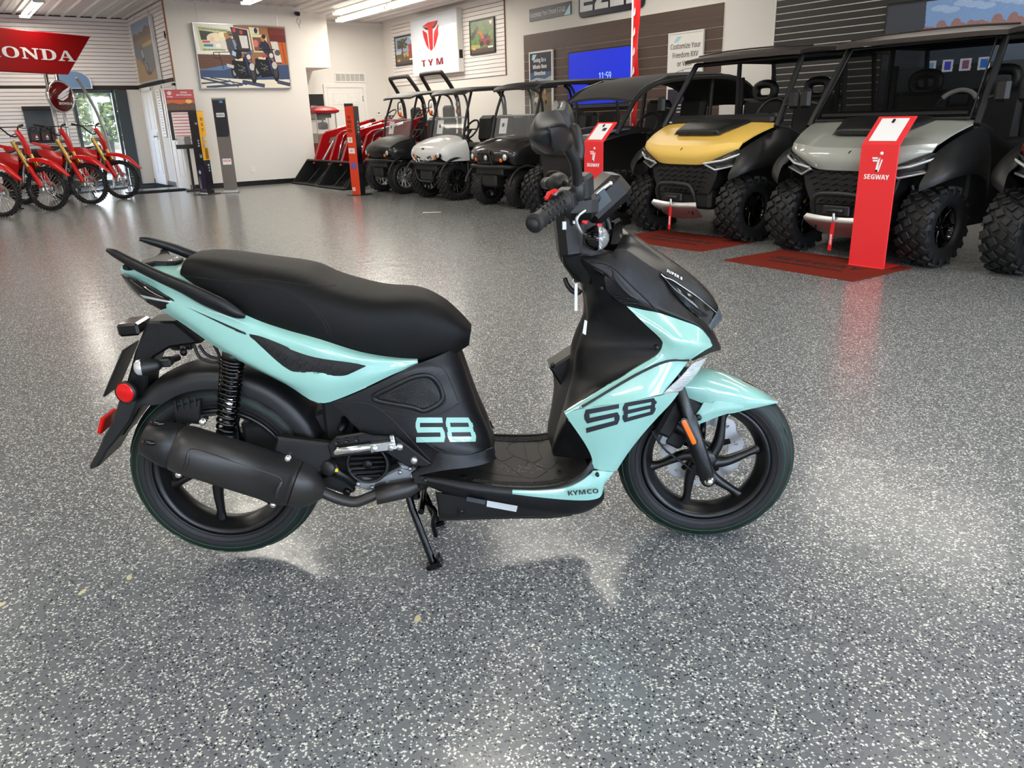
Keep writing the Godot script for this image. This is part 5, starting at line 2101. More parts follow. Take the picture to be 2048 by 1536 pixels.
func walls() -> void:
	var st := B()
	# far slat wall
	var far: Node = get_node("wall_far")
	slats(far, Transform3D(Basis(), Vector3(-1.34, 0, ZH)), 11.3, 2.10, 3.54, .077, .009, M.slat_white)
	slats(far, Transform3D(Basis(), Vector3(-2.05, 0, ZH)), 9.88, .1, 2.10, .077, .009, M.slat_white)
	# short side wall: slats above, two door leaves below
	st = B()
	box(st, Vector3(XS - .004, 2.82, -18.76), Vector3(.008, 1.46, 3.27))
	var side := struct("wall_side_slats", st, M.groove_dark)
	slats(side, Transform3D(WA, Vector3(XS - .008, 0, -18.76)), 3.26, 2.10, 3.54, .077, .009, M.slat_white)
	st = B()
	box(st, Vector3(XS - .02, 2.82, ZB + .008), Vector3(.03, 1.46, .016))
	struct("trim_2", st, mat("raw_edge", Color(.55, .38, .28), .6))
	side_door("door_2", -19.55, .86)
	side_door("door_3", -17.66, .82)
	var no := Image.create(128, 256, false, Image.FORMAT_RGB8)
	no.fill(Color(.93, .92, .9))
	for i in 16:
		no.fill_rect(Rect2i(34 - (i % 3) * 4, 12 + i * 15, 50 + (i % 4) * 8, 4), Color(.35, .3, .3) if i % 5 else Color(.6, .3, .28))
	board("notice", "white notice with short lines of dark text on the side wall between the doors", "notice", Vector3(XS - .012, 1.52, -18.63), WA, .34, .95, .004, M.white_print, print_of("notice_print", no, .5))
	# glazed door with grey frame, beside it a plain grey leaf
	st = B()
	box(st, Vector3(3.36, 1.03, ZH - .06), Vector3(.78, 2.06, .012))
	var gd := struct("door_1", st, M.pane)
	st = B()
	for x in [2.95, 3.76]:
		box(st, Vector3(x, 1.03, ZH - .05), Vector3(.06, 2.08, .12), .004)
	box(st, Vector3(3.36, 2.04, ZH - .05), Vector3(.8, .07, .12), .004)
	box(st, Vector3(3.36, .06, ZH - .05), Vector3(.8, .12, .12), .004)
	obj("door_frame", st, M.steel_grey, gd)
	st = B()
	box(st, Vector3(3.92, 1.03, ZH + .03), Vector3(.24, 2.06, .05), .004)
	struct("door_4", st, M.steel_grey)
	# door wall: six-panel door with casing
	st = B()
	box(st, Vector3(8.78, 1.015, ZD + .012), Vector3(.955, 2.03, .03), .003)
	var d := struct("door_5", st, M.trim_white)
	for p in [[-1, 1.79, .26], [1, 1.79, .26], [-1, 1.2, .66], [1, 1.2, .66], [-1, .47, .5], [1, .47, .5]]:
		st = B()
		var cx: float = 8.78 + p[0] * .21
		for s in [-1, 1]:
			box(st, Vector3(cx + s * .145, p[1], ZD + .030), Vector3(.016, p[2], .012), .004)
			box(st, Vector3(cx, p[1] + s * (p[2] / 2 - .008), ZD + .030), Vector3(.275, .016, .012), .004)
		box(st, Vector3(cx, p[1], ZD + .030), Vector3(.22, p[2] - .08, .01), .004)
		obj("raised_panel", st, M.trim_white, d)
	st = B()
	for s in [-1, 1]:
		box(st, Vector3(8.78 + s * .525, 1.06, ZD + .016), Vector3(.09, 2.12, .032), .006)
	box(st, Vector3(8.78, 2.085, ZD + .016), Vector3(1.14, .09, .036), .006)
	obj("casing", st, M.trim_white, d)
	st = B()
	rod(st, Vector3(9.235, 1.85, ZD + .03), Vector3(9.235, 1.72, ZD + .03), .012)
	obj("hinge", st, M.alu, d)
	board("door_sign", "small black sign with white print on the panelled white door", "sign", Vector3(8.82, 1.63, ZD + .036), Basis(), .24, .09, .006, M.ink_black, M.ink_black)
	# vent grille
	var vt := thing("vent_grille", "white return-air grille with angled blades above the panelled door", "vent", Vector3(8.945, 2.278, ZD))
	st = B()
	box(st, Vector3(0, 0, .004), Vector3(.74, .16, .006))
	obj("duct_back", st, mat("duct_grey", Color(.55, .55, .54), .6), vt)
	st = B()
	for s in [-1, 1]:
		box(st, Vector3(s * .393, 0, .01), Vector3(.035, .225, .02), .003)
		box(st, Vector3(0, s * .095, .01), Vector3(.78, .035, .02), .003)
	obj("grille_frame", st, M.trim_white, vt)
	for i in 5:
		st = B()
		box(st, Vector3(-.25 + i * .125, 0, .012), Vector3(.016, .16, .016), .002)
		obj("bar", st, M.trim_white, vt)
	for i in 9:
		st = B()
		box(st, Vector3(0, -.064 + i * .016, .01), Vector3(.74, .003, .012), 0.0, Basis(Vector3(1, 0, 0), .6))
		obj("blade", st, M.trim_white, vt)
	# thermostat, wall socket, security camera
	var th := thing("thermostat", "small white thermostat on the wall beside the panelled door", "thermostat", Vector3(9.65, 1.425, ZD))
	st = B()
	box(st, Vector3(0, 0, .012), Vector3(.12, .1, .024), .006)
	obj("case", st, M.trim_white, th)
	st = B()
	box(st, Vector3(0, .01, .025), Vector3(.05, .03, .003))
	obj("display", st, M.steel_grey, th)
	var so := thing("wall_socket", "white power socket low on the picture wall above the black baseboard", "socket", Vector3(5.615, .33, ZB))
	st = B()
	box(st, Vector3(0, 0, .004), Vector3(.085, .13, .008), .003)
	obj("plate", st, M.trim_white, so)
	for s in [-1, 1]:
		st = B()
		box(st, Vector3(0, s * .03, .009), Vector3(.04, .036, .004), .002)
		obj("outlet", st, M.wall_paint, so)
	var sc := thing("security_camera", "small black security camera with a loop of cable high on the picture wall", "camera", Vector3(6.95, 3.40, ZB))
	st = B()
	rod(st, Vector3(0, .02, .0), Vector3(0, .02, .05), .035, 14, .004)
	box(st, Vector3(.01, 0, .09), Vector3(.08, .08, .1), .015)
	obj("body", st, M.black_gloss, sc)
	st = B()
	tube(st, flow([Vector3(.03, -.05, .03), Vector3(.0, -.13, .02), Vector3(.04, -.2, .02), Vector3(.08, -.13, .02), Vector3(.05, -.08, .02)], 5), .004, 6)
	tube(st, [Vector3(.04, -.2, .02), Vector3(.045, -.27, .02)], .004, 6)
	obj("cable", st, M.black_plastic, sc)

	# --- pictures
	var pic := board("motorcycle_picture", "large framed photo of two parked cruiser motorcycles and two people outside a shop", "picture", Vector3(5.72, 2.55, ZB + .02), Basis(Vector3(1, 0, 0), .03), 1.875, 1.215, .05, M.alu, motorcycle_print(), .02)
	for s in [-1, 1]:
		st = B()
		rod(st, Vector3(s * .8, .6, .0), Vector3(s * .82, .98, -.03), .003, 6)
		obj("hanging_wire", st, M.alu, pic)
	var de := board("desert_picture", "tall backlit-frame photo of a motorcycle on sandy ground before desert hills", "picture", Vector3(XS - .03, 2.76, -18.86), WA, 1.73, 1.21, .07, M.alu, desert_print(), .025)
	for s in [-1, 1]:
		st = B()
		rod(st, Vector3(s * .7, .6, .03), Vector3(s * .6, .78, .01), .003, 6)
		obj("hanging_wire", st, M.alu, de)
	st = B()
	box(st, Vector3(XS - .03, 2.93, -17.25), Vector3(.03, .13, .012), .003)
	box(st, Vector3(XS - .03, 2.94, -17.25), Vector3(.03, .02, .09), .003)
	tag(obj("slat_hook", st, M.ink_black), "black hook set in the slats beside the desert picture", "hook")
	# slat panel with the tractor brand
	st = B()
	box(st, at_wall(-16.155, 2.775, .004), Vector3(.008, 1.45, 4.77))
	var sl := struct("wall_right_slats", st, M.groove_dark)
	slats(sl, Transform3D(WA, at_wall(-16.155, 0, .008)), 4.76, 2.05, 3.5, .0805, .008, M.slat_white)
	st = B()
	box(st, at_wall(-13.765, 2.775, .012), Vector3(.024, 1.45, .012))
	obj("edge_strip", st, M.raw_edge, sl)
	# light box
	var bx := thing("tractor_sign", "white light-box sign with a red bull-like emblem and three dark red letters", "sign", at_wall(-16.295, 2.83, .024))
	bx.basis = WA
	st = B()
	box(st, Vector3(0, 0, .075), Vector3(2.01, 1.265, .15), .01)
	obj("case", st, M.trim_white, bx)
	st = B()
	var face := []
	for i in 9:
		var r := []
		for j in 9:
			var u := j / 8.0 * 2 - 1
			var v := i / 8.0 * 2 - 1
			r.append(Vector3(u * .97, -v * .6, .153 + .05 * (1 - pow(u, 6)) * (1 - pow(v, 6))))
		face.append(r)
	skin(st, face)
	obj("face", st, mat("sign_white", Color(.90, .93, .97), .12), bx)
	tym_emblem(bx, Vector3(-.01, .16, .204), .59, mat("emblem_bright", Color(.84, .03, .08), .35))
	lettering("T Y M", .135, mat("emblem_dark", Color(.55, .02, .06), .4), bx, Transform3D(Basis(), Vector3(-.0, -.375, .205)), false, true, false, 2.1)
	st = B()
	box(st, Vector3(1.006, -.27, .075), Vector3(.004, .17, .09))
	obj("rating_label", st, M.ink_black, bx)
	board("framed_tractor_photo", "black-framed photo of a red tractor by a tall tree and a barn", "picture", at_wall(-17.865, 2.83, .026), WA, .95, .66, .02, M.frame_black, tractor_print(1), .03, "framed tractor photos on the slat panel")
	board("framed_tractor_photo", "black-framed photo of a red tractor lifting its loader before green trees", "picture", at_wall(-14.54, 2.835, .026), WA, .92, .67, .02, M.frame_black, tractor_print(2), .03, "framed tractor photos on the slat panel")
	# cart brand signs
	var navy := mat("navy", Color(.10, .115, .19), .4)
	var pale := mat("pale_blue", Color(.66, .87, .92), .4)
	var cs := board("customize_sign", "narrow navy sign with one white line of writing and a pale corner", "sign", at_wall(-12.335, 3.055), WA, 1.22, .215, .02, navy, navy)
	lettering("Customize Your Dream E-Z-GO", .085, M.white_print, cs, Transform3D(Basis(), Vector3(-.06, 0, .023)), false, false, false, .66)
	lettering(">", .07, pale, cs, Transform3D(Basis(), Vector3(-.55, 0, .023)), false, false, false, .8)
	st = B()
	slab(st, [Vector2(.42, -.105), Vector2(.605, -.105), Vector2(.605, .07)], .003, Transform3D(Basis(), Vector3(0, 0, .021)))
	obj("corner", st, pale, cs)
	var ez := thing("cart_brand_sign", "large navy rounded sign with four thick white letters above the brown boards", "sign", at_wall(-10.68, 3.13))
	ez.basis = WA
	st = B()
	slab(st, rounded(1.6, .56, .1), .05, Transform3D(), .006)
	obj("backing", st, navy, ez)
	var n := 0
	for l in ["E", "Z", "G", "O"]:
		ezgo_letter(ez, l, Vector3(-.58 + n * .385, 0, .05), .345, .38, M.white_print)
		n += 1
	# brown boards
	st = B()
	box(st, at_wall(-10.7, 1.62, .006), Vector3(.012, 2.22, 4.9))
	var br := struct("wall_right_boards", st, M.groove_metal)
	var y := 2.73
	for i in 13:
		var h := .325 if i == 0 else .16
		st = B()
		box(st, Vector3.ZERO, Vector3(4.88, h - .008, .012), .002)
		st.generate_normals()
		instance("slat", st.commit(), M.brown_board, br, Transform3D(WA, at_wall(-10.7, y - h / 2, .018)))
		y -= h
	# posters
	var p1 := board("direction_poster", "navy poster Going In a Whole New Direction with riders in carts, white frame", "poster", at_wall(-12.565, 1.80, .03), WA, .72, 1.21, .03, M.trim_white, cart_print(), .03)
	lettering("Going In a\nWhole New\nDirection", .072, M.white_print, p1, Transform3D(Basis(), Vector3(-.03, .33, .034)), false, true, false, .8)
	var p2 := board("cart_outline_poster", "white framed poster with three lines of grey writing over a cart outline", "poster", at_wall(-8.94, 1.73, .03), WA, .715, 1.34, .03, M.trim_white, outline_print(), .025)
	lettering("Customize Your\nFreedom RXV\nor Valor", .078, mat("ink_grey", Color(.2, .2, .22), .5), p2, Transform3D(Basis(), Vector3(0, .34, .034)), false, false, false, .82)
	var p3 := board("black_poster", "black poster with two lines of white writing left of the panelled door", "poster", Vector3(7.95, 1.60, ZD + .01), Basis(), .5, .62, .012, M.trim_white, plain_print("banner_dark", Color(.09, .09, .09)), .012)
	lettering("All-New\nFreedom RXV", .052, M.white_print, p3, Transform3D(Basis(), Vector3(0, -.03, .016)), false, true, false, .85)
	# blue screen
	var tv := thing("wall_screen", "large wall screen showing 11:59 on a plain blue background", "screen", at_wall(-10.87, 1.84, .06))
	tv.basis = WA * Basis(Vector3(1, 0, 0), -.02)
	st = B()
	box(st, Vector3(0, 0, .03), Vector3(1.66, .93, .06), .008)
	obj("casing", st, M.frame_black, tv)
	st = B()
	sheet(st, Vector3(0, .01, .0615), Vector3(1.6, 0, 0), Vector3(0, .87, 0))
	obj("screen", st, glow("screen_blue", Color(.005, .13, .72), .75), tv)
	st = B()
	box(st, Vector3(0, -.47, .045), Vector3(1.68, .05, .05), .006)
	obj("speaker_bar", st, M.steel_grey, tv)
	var lit := glow("screen_white", Color(.6, .75, .95), .9)
	lettering("11:59", .12, lit, tv, Transform3D(Basis(), Vector3(.17, .02, .063)), false, false, false, .8)
	for x in [.08, .3]:
		st = B()
		sheet(st, Vector3(x, -.13, .063), Vector3(.18 if x < .2 else .12, 0, 0), Vector3(0, .022, 0))
		obj("date_line", st, lit, tv)
	for i in 4:
		st = B()
		slab(st, rounded(.12, .13, .02), .002, Transform3D(Basis(), Vector3(-.15 + i * .2, -.27, .062)))
		obj("icon", st, lit, tv)
	# dark slat wall and its big screen
	st = B()
	box(st, at_wall(-3.0, 2.0, .004), Vector3(.008, 3.0, 8.7))
	var ds := struct("wall_right_dark_slats", st, M.groove_metal)
	slats(ds, Transform3D(WA, at_wall(-3.0, 0, .008)), 8.69, .52, 3.5, .0865, .014, M.slat_black)
	st = B()
	box(st, at_wall(-7.36, 2.0, .014), Vector3(.028, 3.0, .02))
	obj("edge_strip", st, M.trim_white, ds)
	var tb := thing("wide_screen", "wide dark wall screen with a blue canyon picture and a row of app tiles", "screen", at_wall(-4.62, 1.80, .05))
	tb.basis = WA
	st = B()
	box(st, Vector3(0, 0, .03), Vector3(2.16, 1.18, .06), .008)
	obj("casing", st, M.frame_black, tb)
	st = B()
	sheet(st, Vector3(0, 0, .0615), Vector3(2.1, 0, 0), Vector3(0, 1.12, 0))
	var sm := print_of("canyon_screen", canyon_image(), .25)
	sm.emission_enabled = true
	sm.emission_texture = sm.albedo_texture
	sm.emission = Color.BLACK
	sm.emission_operator = BaseMaterial3D.EMISSION_OP_ADD
	sm.emission_energy_multiplier = .35
	obj("screen", st, sm, tb)
	# oil shelf on the far wall
	var sh := thing("oil_shelf", "black wire shelf with a header board hooked on the far slat wall", "shelf", Vector3(2.24, 1.0, ZH + .02))
	st = B()
	box(st, Vector3(0, 0, .1), Vector3(.62, .03, .2), .004)
	obj("shelf_board", st, M.ink_black, sh)
	st = B()
	box(st, Vector3(0, .36, .01), Vector3(.62, .7, .012), .003)
	obj("back_panel", st, M.steel_grey, sh)
	st = B()
	box(st, Vector3(0, .7, .05), Vector3(.64, .08, .1), .004)
	obj("header", st, M.ink_black, sh)
	for i in 3:
		oil_jug(Vector3(2.04 + i * .2, 1.016, ZH + .13), ["left", "middle", "right"][i], i)
	var ar := thing("arched_display", "arched header board with a blue sky print above the glazed door", "display board", Vector3(3.0, 2.09, ZH + .05))
	st = B()
	var ao := [Vector2(-.36, 0)]
	for i in 11:
		var a := PI - PI * i / 10.0
		ao.append(Vector2(cos(a) * .36, .13 + sin(a) * .24))
	ao.append(Vector2(.36, 0))
	slab(st, ao, .03, Transform3D(), .004)
	obj("rim", st, M.alu, ar)
	st = B()
	var ai := []
	for p in ao:
		ai.append(Vector2(p.x * .92, .012 + p.y * .93))
	slab(st, ai, .004, Transform3D(Basis(), Vector3(0, 0, .029)))
	obj("print", st, mat("sky_print", Color(.45, .58, .72), .5), ar)

func side_door(called: String, z: float, w: float) -> void:
	var st := B()
	box(st, Vector3(XS - .02, 1.0, z), Vector3(.04, 2.0, w), .004)
	var d := struct(called, st, M.trim_white)
	st = B()
	for s in [-1, 1]:
		box(st, Vector3(XS - .026, 1.03, z + s * (w / 2 + .045)), Vector3(.052, 2.06, .09), .006)
	box(st, Vector3(XS - .026, 2.04, z), Vector3(.052, .08, w + .18), .006)
	obj("casing", st, M.trim_white, d)
	for p in [[-1, 1.55], [1, 1.55], [-1, .6], [1, .6]]:
		st = B()
		box(st, Vector3(XS - .043, p[1], z + p[0] * w * .23), Vector3(.01, .7, w * .3), .004)
		obj("raised_panel", st, M.trim_white, d)
	st = B()
	box(st, Vector3(XS - .045, 1.05, z + w * .42), Vector3(.012, .16, .05), .003)
	rod(st, Vector3(XS - .05, 1.05, z + w * .42), Vector3(XS - .11, 1.05, z + w * .42), .014)
	ball(st, Vector3(XS - .11, 1.05, z + w * .42), Vector3(.026, .026, .026), 10)
	obj("door_handle", st, M.alu, d)

func rounded(w: float, h: float, r: float) -> Array:
	var out := []
	for q in [[w / 2 - r, h / 2 - r, 0.0], [-w / 2 + r, h / 2 - r, PI / 2], [-w / 2 + r, -h / 2 + r, PI], [w / 2 - r, -h / 2 + r, PI * 1.5]]:
		for i in 5:
			var a: float = q[2] + PI / 2 * i / 4.0
			out.append(Vector2(q[0] + cos(a) * r, q[1] + sin(a) * r))
	return out

func ezgo_letter(parent: Node, l: String, at: Vector3, w: float, h: float, m: Material) -> void:
	var st := B()
	var xf := Transform3D(Basis(), at)
	var b := .09 * h / .38
	var r := func(x0: float, y0: float, x1: float, y1: float) -> void:
		box(st, at + Vector3((x0 + x1) / 2 * w, (y0 + y1) / 2 * h, .006), Vector3((x1 - x0) * w, (y1 - y0) * h, .012), .002)
	var t := .24
	match l:
		"E":
			r.call(-.48, -.5, -.2, .5)
			for y in [-.5, -.12, .26]:
				r.call(-.2, y, .46, y + t)
		"Z":
			r.call(-.48, .5 - t, .48, .5)
			r.call(-.48, -.5, .48, -.5 + t)
			slab(st, [Vector2(-.48 * w, -.27 * h), Vector2(-.05 * w, -.27 * h), Vector2(.48 * w, .27 * h), Vector2(.05 * w, .27 * h)], .012, xf)
		"G":
			r.call(-.48, -.5, -.2, .5)
			r.call(-.2, .5 - t, .46, .5)
			r.call(-.2, -.5, .2, -.5 + t)
			r.call(.2, -.5, .46, .08)
			r.call(.02, -.12, .2, .08)
		"O":
			for s in [-1, 1]:
				r.call(s * .34 - .14, -.5, s * .34 + .14, .5)
				r.call(-.2, s * .38 - .12, .2, s * .38 + .12)
	obj("letter", st, m, parent)

func tym_emblem(parent: Node, at: Vector3, h: float, m: Material) -> void:
	# a bull's-head mark: brow, two cheeks, a long nose
	var dark: Material = M.emblem_dark if M.has("emblem_dark") else mat("emblem_dark", Color(.45, .01, .04), .4)
	for q in [[[[-.5, .8], [-.12, 1.0], [.5, 1.0], [.15, .72], [.1, -.86], [0, -1.0], [-.1, -.86], [-.15, .72]], m], [[[-.5, .55], [-.24, .3], [-.2, .0], [-.15, -.9], [-.3, -.55], [-.45, .05]], m], [[[.5, .75], [.24, .3], [.2, .0], [.15, -.9], [.3, -.55], [.47, .05]], m], [[[-.48, .76], [-.15, .68], [-.15, .5], [-.25, .5]], dark], [[[.46, .93], [.15, .68], [.15, .5], [.25, .52]], dark]]:
		var st := B()
		var po := []
		for p in q[0]:
			po.append(Vector2(p[0] * h * 1.18, p[1] * h * .5))
		slab(st, po, .003 if q[1] == m else .005, Transform3D(Basis(), at))
		obj("emblem", st, q[1], parent)

func oil_jug(at: Vector3, which: String, i: int) -> void:
	var t := thing("oil_jug", "black oil jug with a white triangle label, %s one on the wire shelf" % ["leftmost", "middle", "rightmost"][i], "jug", at, 0.0, "oil jugs on the wire shelf")
	var st := B()
	box(st, Vector3(0, .11, 0), Vector3(.17, .22, .1), .012)
	box(st, Vector3(0, .235, 0), Vector3(.13, .03, .08), .01)
	obj("body", st, M.black_plastic, t)
	st = B()
	tube(st, flow([Vector3(-.06, .24, 0), Vector3(-.06, .29, 0), Vector3(.0, .305, 0), Vector3(.05, .29, 0), Vector3(.06, .24, 0)], 4), .012, 8)
	rod(st, Vector3(-.055, .24, 0), Vector3(-.055, .3, 0), .02)
	obj("handle", st, M.black_plastic, t)
	st = B()
	box(st, Vector3(.005, .1, .051), Vector3(.15, .15, .002))
	obj("label_band", st, mat("label_pink", Color(.30, .16, .16), .5) if not M.has("label_pink") else M.label_pink, t)
	st = B()
	slab(st, [Vector2(.0, .08), Vector2(.06, .08), Vector2(.03, .14)], .002, Transform3D(Basis(), Vector3(0, 0, .0525)))
	box(st, Vector3(.03, .05, .053), Vector3(.05, .012, .002))
	obj("triangle_mark", st, M.white_print, t)

func plain_print(called: String, c: Color) -> Material:
	return mat(called, c, .45)

# ---------------------------------------------------------------- prints
func motorcycle_print() -> Material:
	var im := blank(640, 416, Color8(150, 110, 84))
	var ink := Color8(24, 24, 30)
	# shop window with its white surround and sign bands
	paint(im, [[0, 0], [.42, 0], [.42, .47], [0, .47]], Color8(236, 236, 230))
	paint(im, [[.02, .03], [.37, .07], [.37, .40], [.04, .42]], Color8(206, 214, 170))
	paint(im, [[.05, .1], [.2, .12], [.2, .24], [.06, .25]], Color8(52, 54, 50))
	paint(im, [[.2, .12], [.36, .13], [.35, .36], [.2, .36]], Color8(178, 130, 84))
	spot(im, .22, .22, .1, .09, Color8(232, 226, 196))
	paint(im, [[.06, .25], [.34, .25], [.34, .38], [.08, .38]], Color8(222, 216, 206))
	for q in [[.07, .26, .15, .29, Color8(206, 92, 70)], [.08, .31, .18, .35, Color8(66, 140, 160)], [.2, .16, .25, .26, Color8(240, 232, 190)], [.26, .12, .31, .2, Color8(246, 236, 200)], [.21, .3, .26, .36, Color8(240, 240, 236)], [.16, .2, .2, .27, Color8(238, 200, 180)]]:
		paint(im, [[q[0], q[1]], [q[2], q[1]], [q[2], q[3]], [q[0], q[3]]], q[4])
	for i in 26:   # sign letters, too small to read in full
		paint(im, [[.05 + i * .0115, .055 + i * .0011], [.058 + i * .0115, .055 + i * .0011], [.058 + i * .0115, .085 + i * .0011], [.05 + i * .0115, .085 + i * .0011]], Color8(110, 116, 96))
	for i in 20:
		paint(im, [[.07 + i * .012, .385], [.077 + i * .012, .385], [.077 + i * .012, .41], [.07 + i * .012, .41]], Color8(96, 110, 84))
	# glass door
	paint(im, [[.37, .02], [.585, .06], [.6, .42], [.42, .44]], Color8(228, 226, 222))
	paint(im, [[.385, .03], [.57, .07], [.585, .42], [.43, .43]], Color8(58, 52, 50))
	paint(im, [[.47, .16], [.56, .16], [.565, .36], [.49, .36]], Color8(212, 212, 210))
	for q in [[.41, .05], [.485, .08]]:
		paint(im, [[q[0], q[1]], [q[0] + .03, q[1]], [q[0] + .03, q[1] + .06], [q[0], q[1] + .06]], Color8(206, 70, 74))
	paint(im, [[.59, .02], [.7, .03], [.7, .13], [.6, .13]], Color8(226, 224, 190))
	spot(im, .665, .075, .02, .045, Color8(54, 50, 96))
	paint(im, [[.6, .13], [.78, .14], [.78, .42], [.62, .42]], Color8(216, 220, 180))
	paint(im, [[.62, .18], [.76, .18], [.76, .4], [.63, .4]], Color8(120, 84, 72))
	spot(im, .65, .28, .03, .06, Color8(210, 120, 120))
	paint(im, [[.7, .03], [.8, .04], [.8, .16], [.7, .13]], Color8(164, 118, 82))
	# red building
	paint(im, [[.8, .02], [1, .03], [1, .6], [.84, .6]], Color8(112, 40, 34))
	for i in 14:
		stroke(im, .82 + i * .013, .03, .83 + i * .013, .14, .0016, Color8(150, 84, 76))
	paint(im, [[.9, .25], [1, .25], [1, .6], [.93, .6]], Color8(196, 100, 36))
	stroke(im, .95, .26, .97, .6, .004, Color8(120, 56, 26))
	paint(im, [[.82, .24], [.9, .24], [.93, .58], [.86, .58]], Color8(216, 216, 212))
	paint(im, [[.85, .4], [.9, .4], [.91, .46], [.86, .46]], Color8(90, 140, 170))
	# brown siding, kerb, road and shadows
	paint(im, [[0, .47], [.42, .47], [.42, .68], [0, .70]], Color8(104, 74, 62))
	for y in [.52, .57, .62]:
		stroke(im, 0, y, .4, y, .0015, Color8(84, 58, 48))
	paint(im, [[0, .72], [.25, .64], [1, .62], [1, 1], [0, 1]], Color8(62, 80, 116))
	paint(im, [[0, .72], [.3, .63], [.42, .66], [.25, .72]], Color8(96, 122, 160))
	paint(im, [[0, .83], [.3, .85], [.6, .87], [1, .86], [1, 1], [0, 1]], Color8(232, 226, 208))
	for q in [[0, .84, .35, .97, .01], [.1, .84, .5, .95, .006], [0, .93, .3, .9, .008], [.05, .99, .45, .95, .012], [.45, .9, .7, .97, .02], [.85, .9, 1, .95, .02], [.3, .87, .4, .99, .005]]:
		stroke(im, q[0], q[1], q[2], q[3], q[4], Color8(66, 76, 104))
	# hand rail
	for q in [[.17, .44, .42, .42], [.17, .44, .18, .53], [.23, .44, .26, .7], [.18, .53, .24, .53]]:
		stroke(im, q[0], q[1], q[2], q[3], .004, Color8(40, 36, 40))
	# two riders
	paint(im, [[.32, .24], [.36, .2], [.42, .22], [.45, .34], [.44, .52], [.37, .54], [.33, .38]], Color8(72, 74, 84))
	paint(im, [[.39, .22], [.42, .24], [.44, .36], [.42, .44]], Color8(124, 146, 176))
	spot(im, .375, .155, .026, .05, Color8(176, 128, 98))
	spot(im, .37, .125, .028, .03, Color8(116, 110, 104))
	stroke(im, .36, .155, .4, .155, .005, ink)
	paint(im, [[.7, .26], [.76, .22], [.8, .3], [.83, .45], [.77, .48], [.72, .4]], Color8(42, 48, 66))
	spot(im, .735, .2, .022, .05, Color8(204, 124, 84))
	spot(im, .748, .165, .024, .035, Color8(60, 40, 32))
	# two bikes
	for q in [[0.0, 0.0], [.26, -.03]]:
		var ox: float = q[0]
		var oy: float = q[1]
		spot(im, .375 + ox, .74 + oy, .035, .11, ink)
		spot(im, .375 + ox, .75 + oy, .018, .06, Color8(150, 150, 150))
		paint(im, [[.36 + ox, .56 + oy], [.5 + ox, .5 + oy], [.58 + ox, .62 + oy], [.56 + ox, .84 + oy], [.42 + ox, .86 + oy], [.36 + ox, .7 + oy]], ink)
		for i in 6:
			stroke(im, .42 + ox + (i % 3) * .04, .62 + oy + i * .03, .45 + ox + (i % 2) * .05, .66 + oy + i * .024, .004, Color8(120, 120, 124))
		paint(im, [[.4 + ox, .53 + oy], [.49 + ox, .52 + oy], [.48 + ox, .57 + oy], [.4 + ox, .56 + oy]], Color8(226, 214, 190))
		stroke(im, .51 + ox, .45 + oy, .55 + ox, .8 + oy, .009, Color8(46, 58, 116))
		stroke(im, .57 + ox, .45 + oy, .585 + ox, .66 + oy, .006, Color8(56, 70, 130))
		spot(im, .585 + ox, .78 + oy, .036, .15, Color8(30, 30, 32))
		spot(im, .585 + ox, .76 + oy, .022, .11, Color8(70, 68, 66))
		spot(im, .578 + ox, .66 + oy, .03, .06, Color8(196, 194, 188))
		spot(im, .55 + ox, .5 + oy, .032, .055, ink)
		spot(im, .552 + ox, .5 + oy, .024, .042, Color8(214, 210, 190))
		stroke(im, .42 + ox, .41 + oy, .6 + ox, .4 + oy, .005, ink)
		spot(im, .44 + ox, .35 + oy, .016, .03, Color8(40, 46, 70))
	paint(im, [[.3, .61], [.38, .64], [.37, .69], [.3, .66]], Color8(196, 196, 196))
	spot(im, .43, .46, .05, .08, Color8(26, 28, 34))
	paint(im, [[.38, .4], [.42, .43], [.41, .5], [.37, .47]], Color8(172, 194, 214))
	paint(im, [[.53, .42], [.59, .4], [.6, .46], [.55, .46]], Color8(60, 96, 150))
	paint(im, [[.7, .48], [.76, .45], [.77, .49], [.71, .51]], Color8(196, 66, 62))
	spot(im, .89, .42, .03, .05, Color8(84, 88, 92))
	mottled(im, .1, 3)
	return print_of("motorcycle_print", im, .35)

func desert_print() -> Material:
	var im := blank(256, 384, Color8(108, 110, 116))
	paint(im, [[0, 0], [1, 0], [1, .22], [0, .2]], Color8(124, 138, 162))
	paint(im, [[0, .2], [.12, .16], [.3, .2], [.42, .16], [.55, .19], [.72, .1], [.9, .14], [1, .12], [1, .36], [0, .34]], Color8(112, 96, 84))
	paint(im, [[0, .3], [1, .26], [1, .4], [0, .36]], Color8(128, 110, 92))
	paint(im, [[.45, .38], [1, .35], [1, .42], [.45, .44]], Color8(170, 146, 104))
	paint(im, [[0, .55], [.2, .62], [.4, .75], [.5, .84], [.8, .88], [1, .8], [1, 1], [0, 1]], Color8(158, 130, 92))
	spot(im, .52, .78, .1, .09, Color8(58, 56, 56))
	spot(im, .52, .78, .075, .068, Color8(132, 116, 96))
	spot(im, .42, .62, .06, .08, Color8(68, 66, 66))
	stroke(im, .38, .5, .5, .78, .016, Color8(150, 150, 150))
	stroke(im, .34, .42, .44, .66, .02, Color8(72, 72, 74))
	stroke(im, .48, .42, .42, .6, .01, Color8(74, 74, 78))
	paint(im, [[.36, .46], [.42, .47], [.45, .6], [.38, .6]], Color8(176, 176, 172))
	spot(im, .62, .88, .12, .03, Color8(92, 80, 66))
	mottled(im, .07, 4)
	return print_of("desert_print", im, .5)

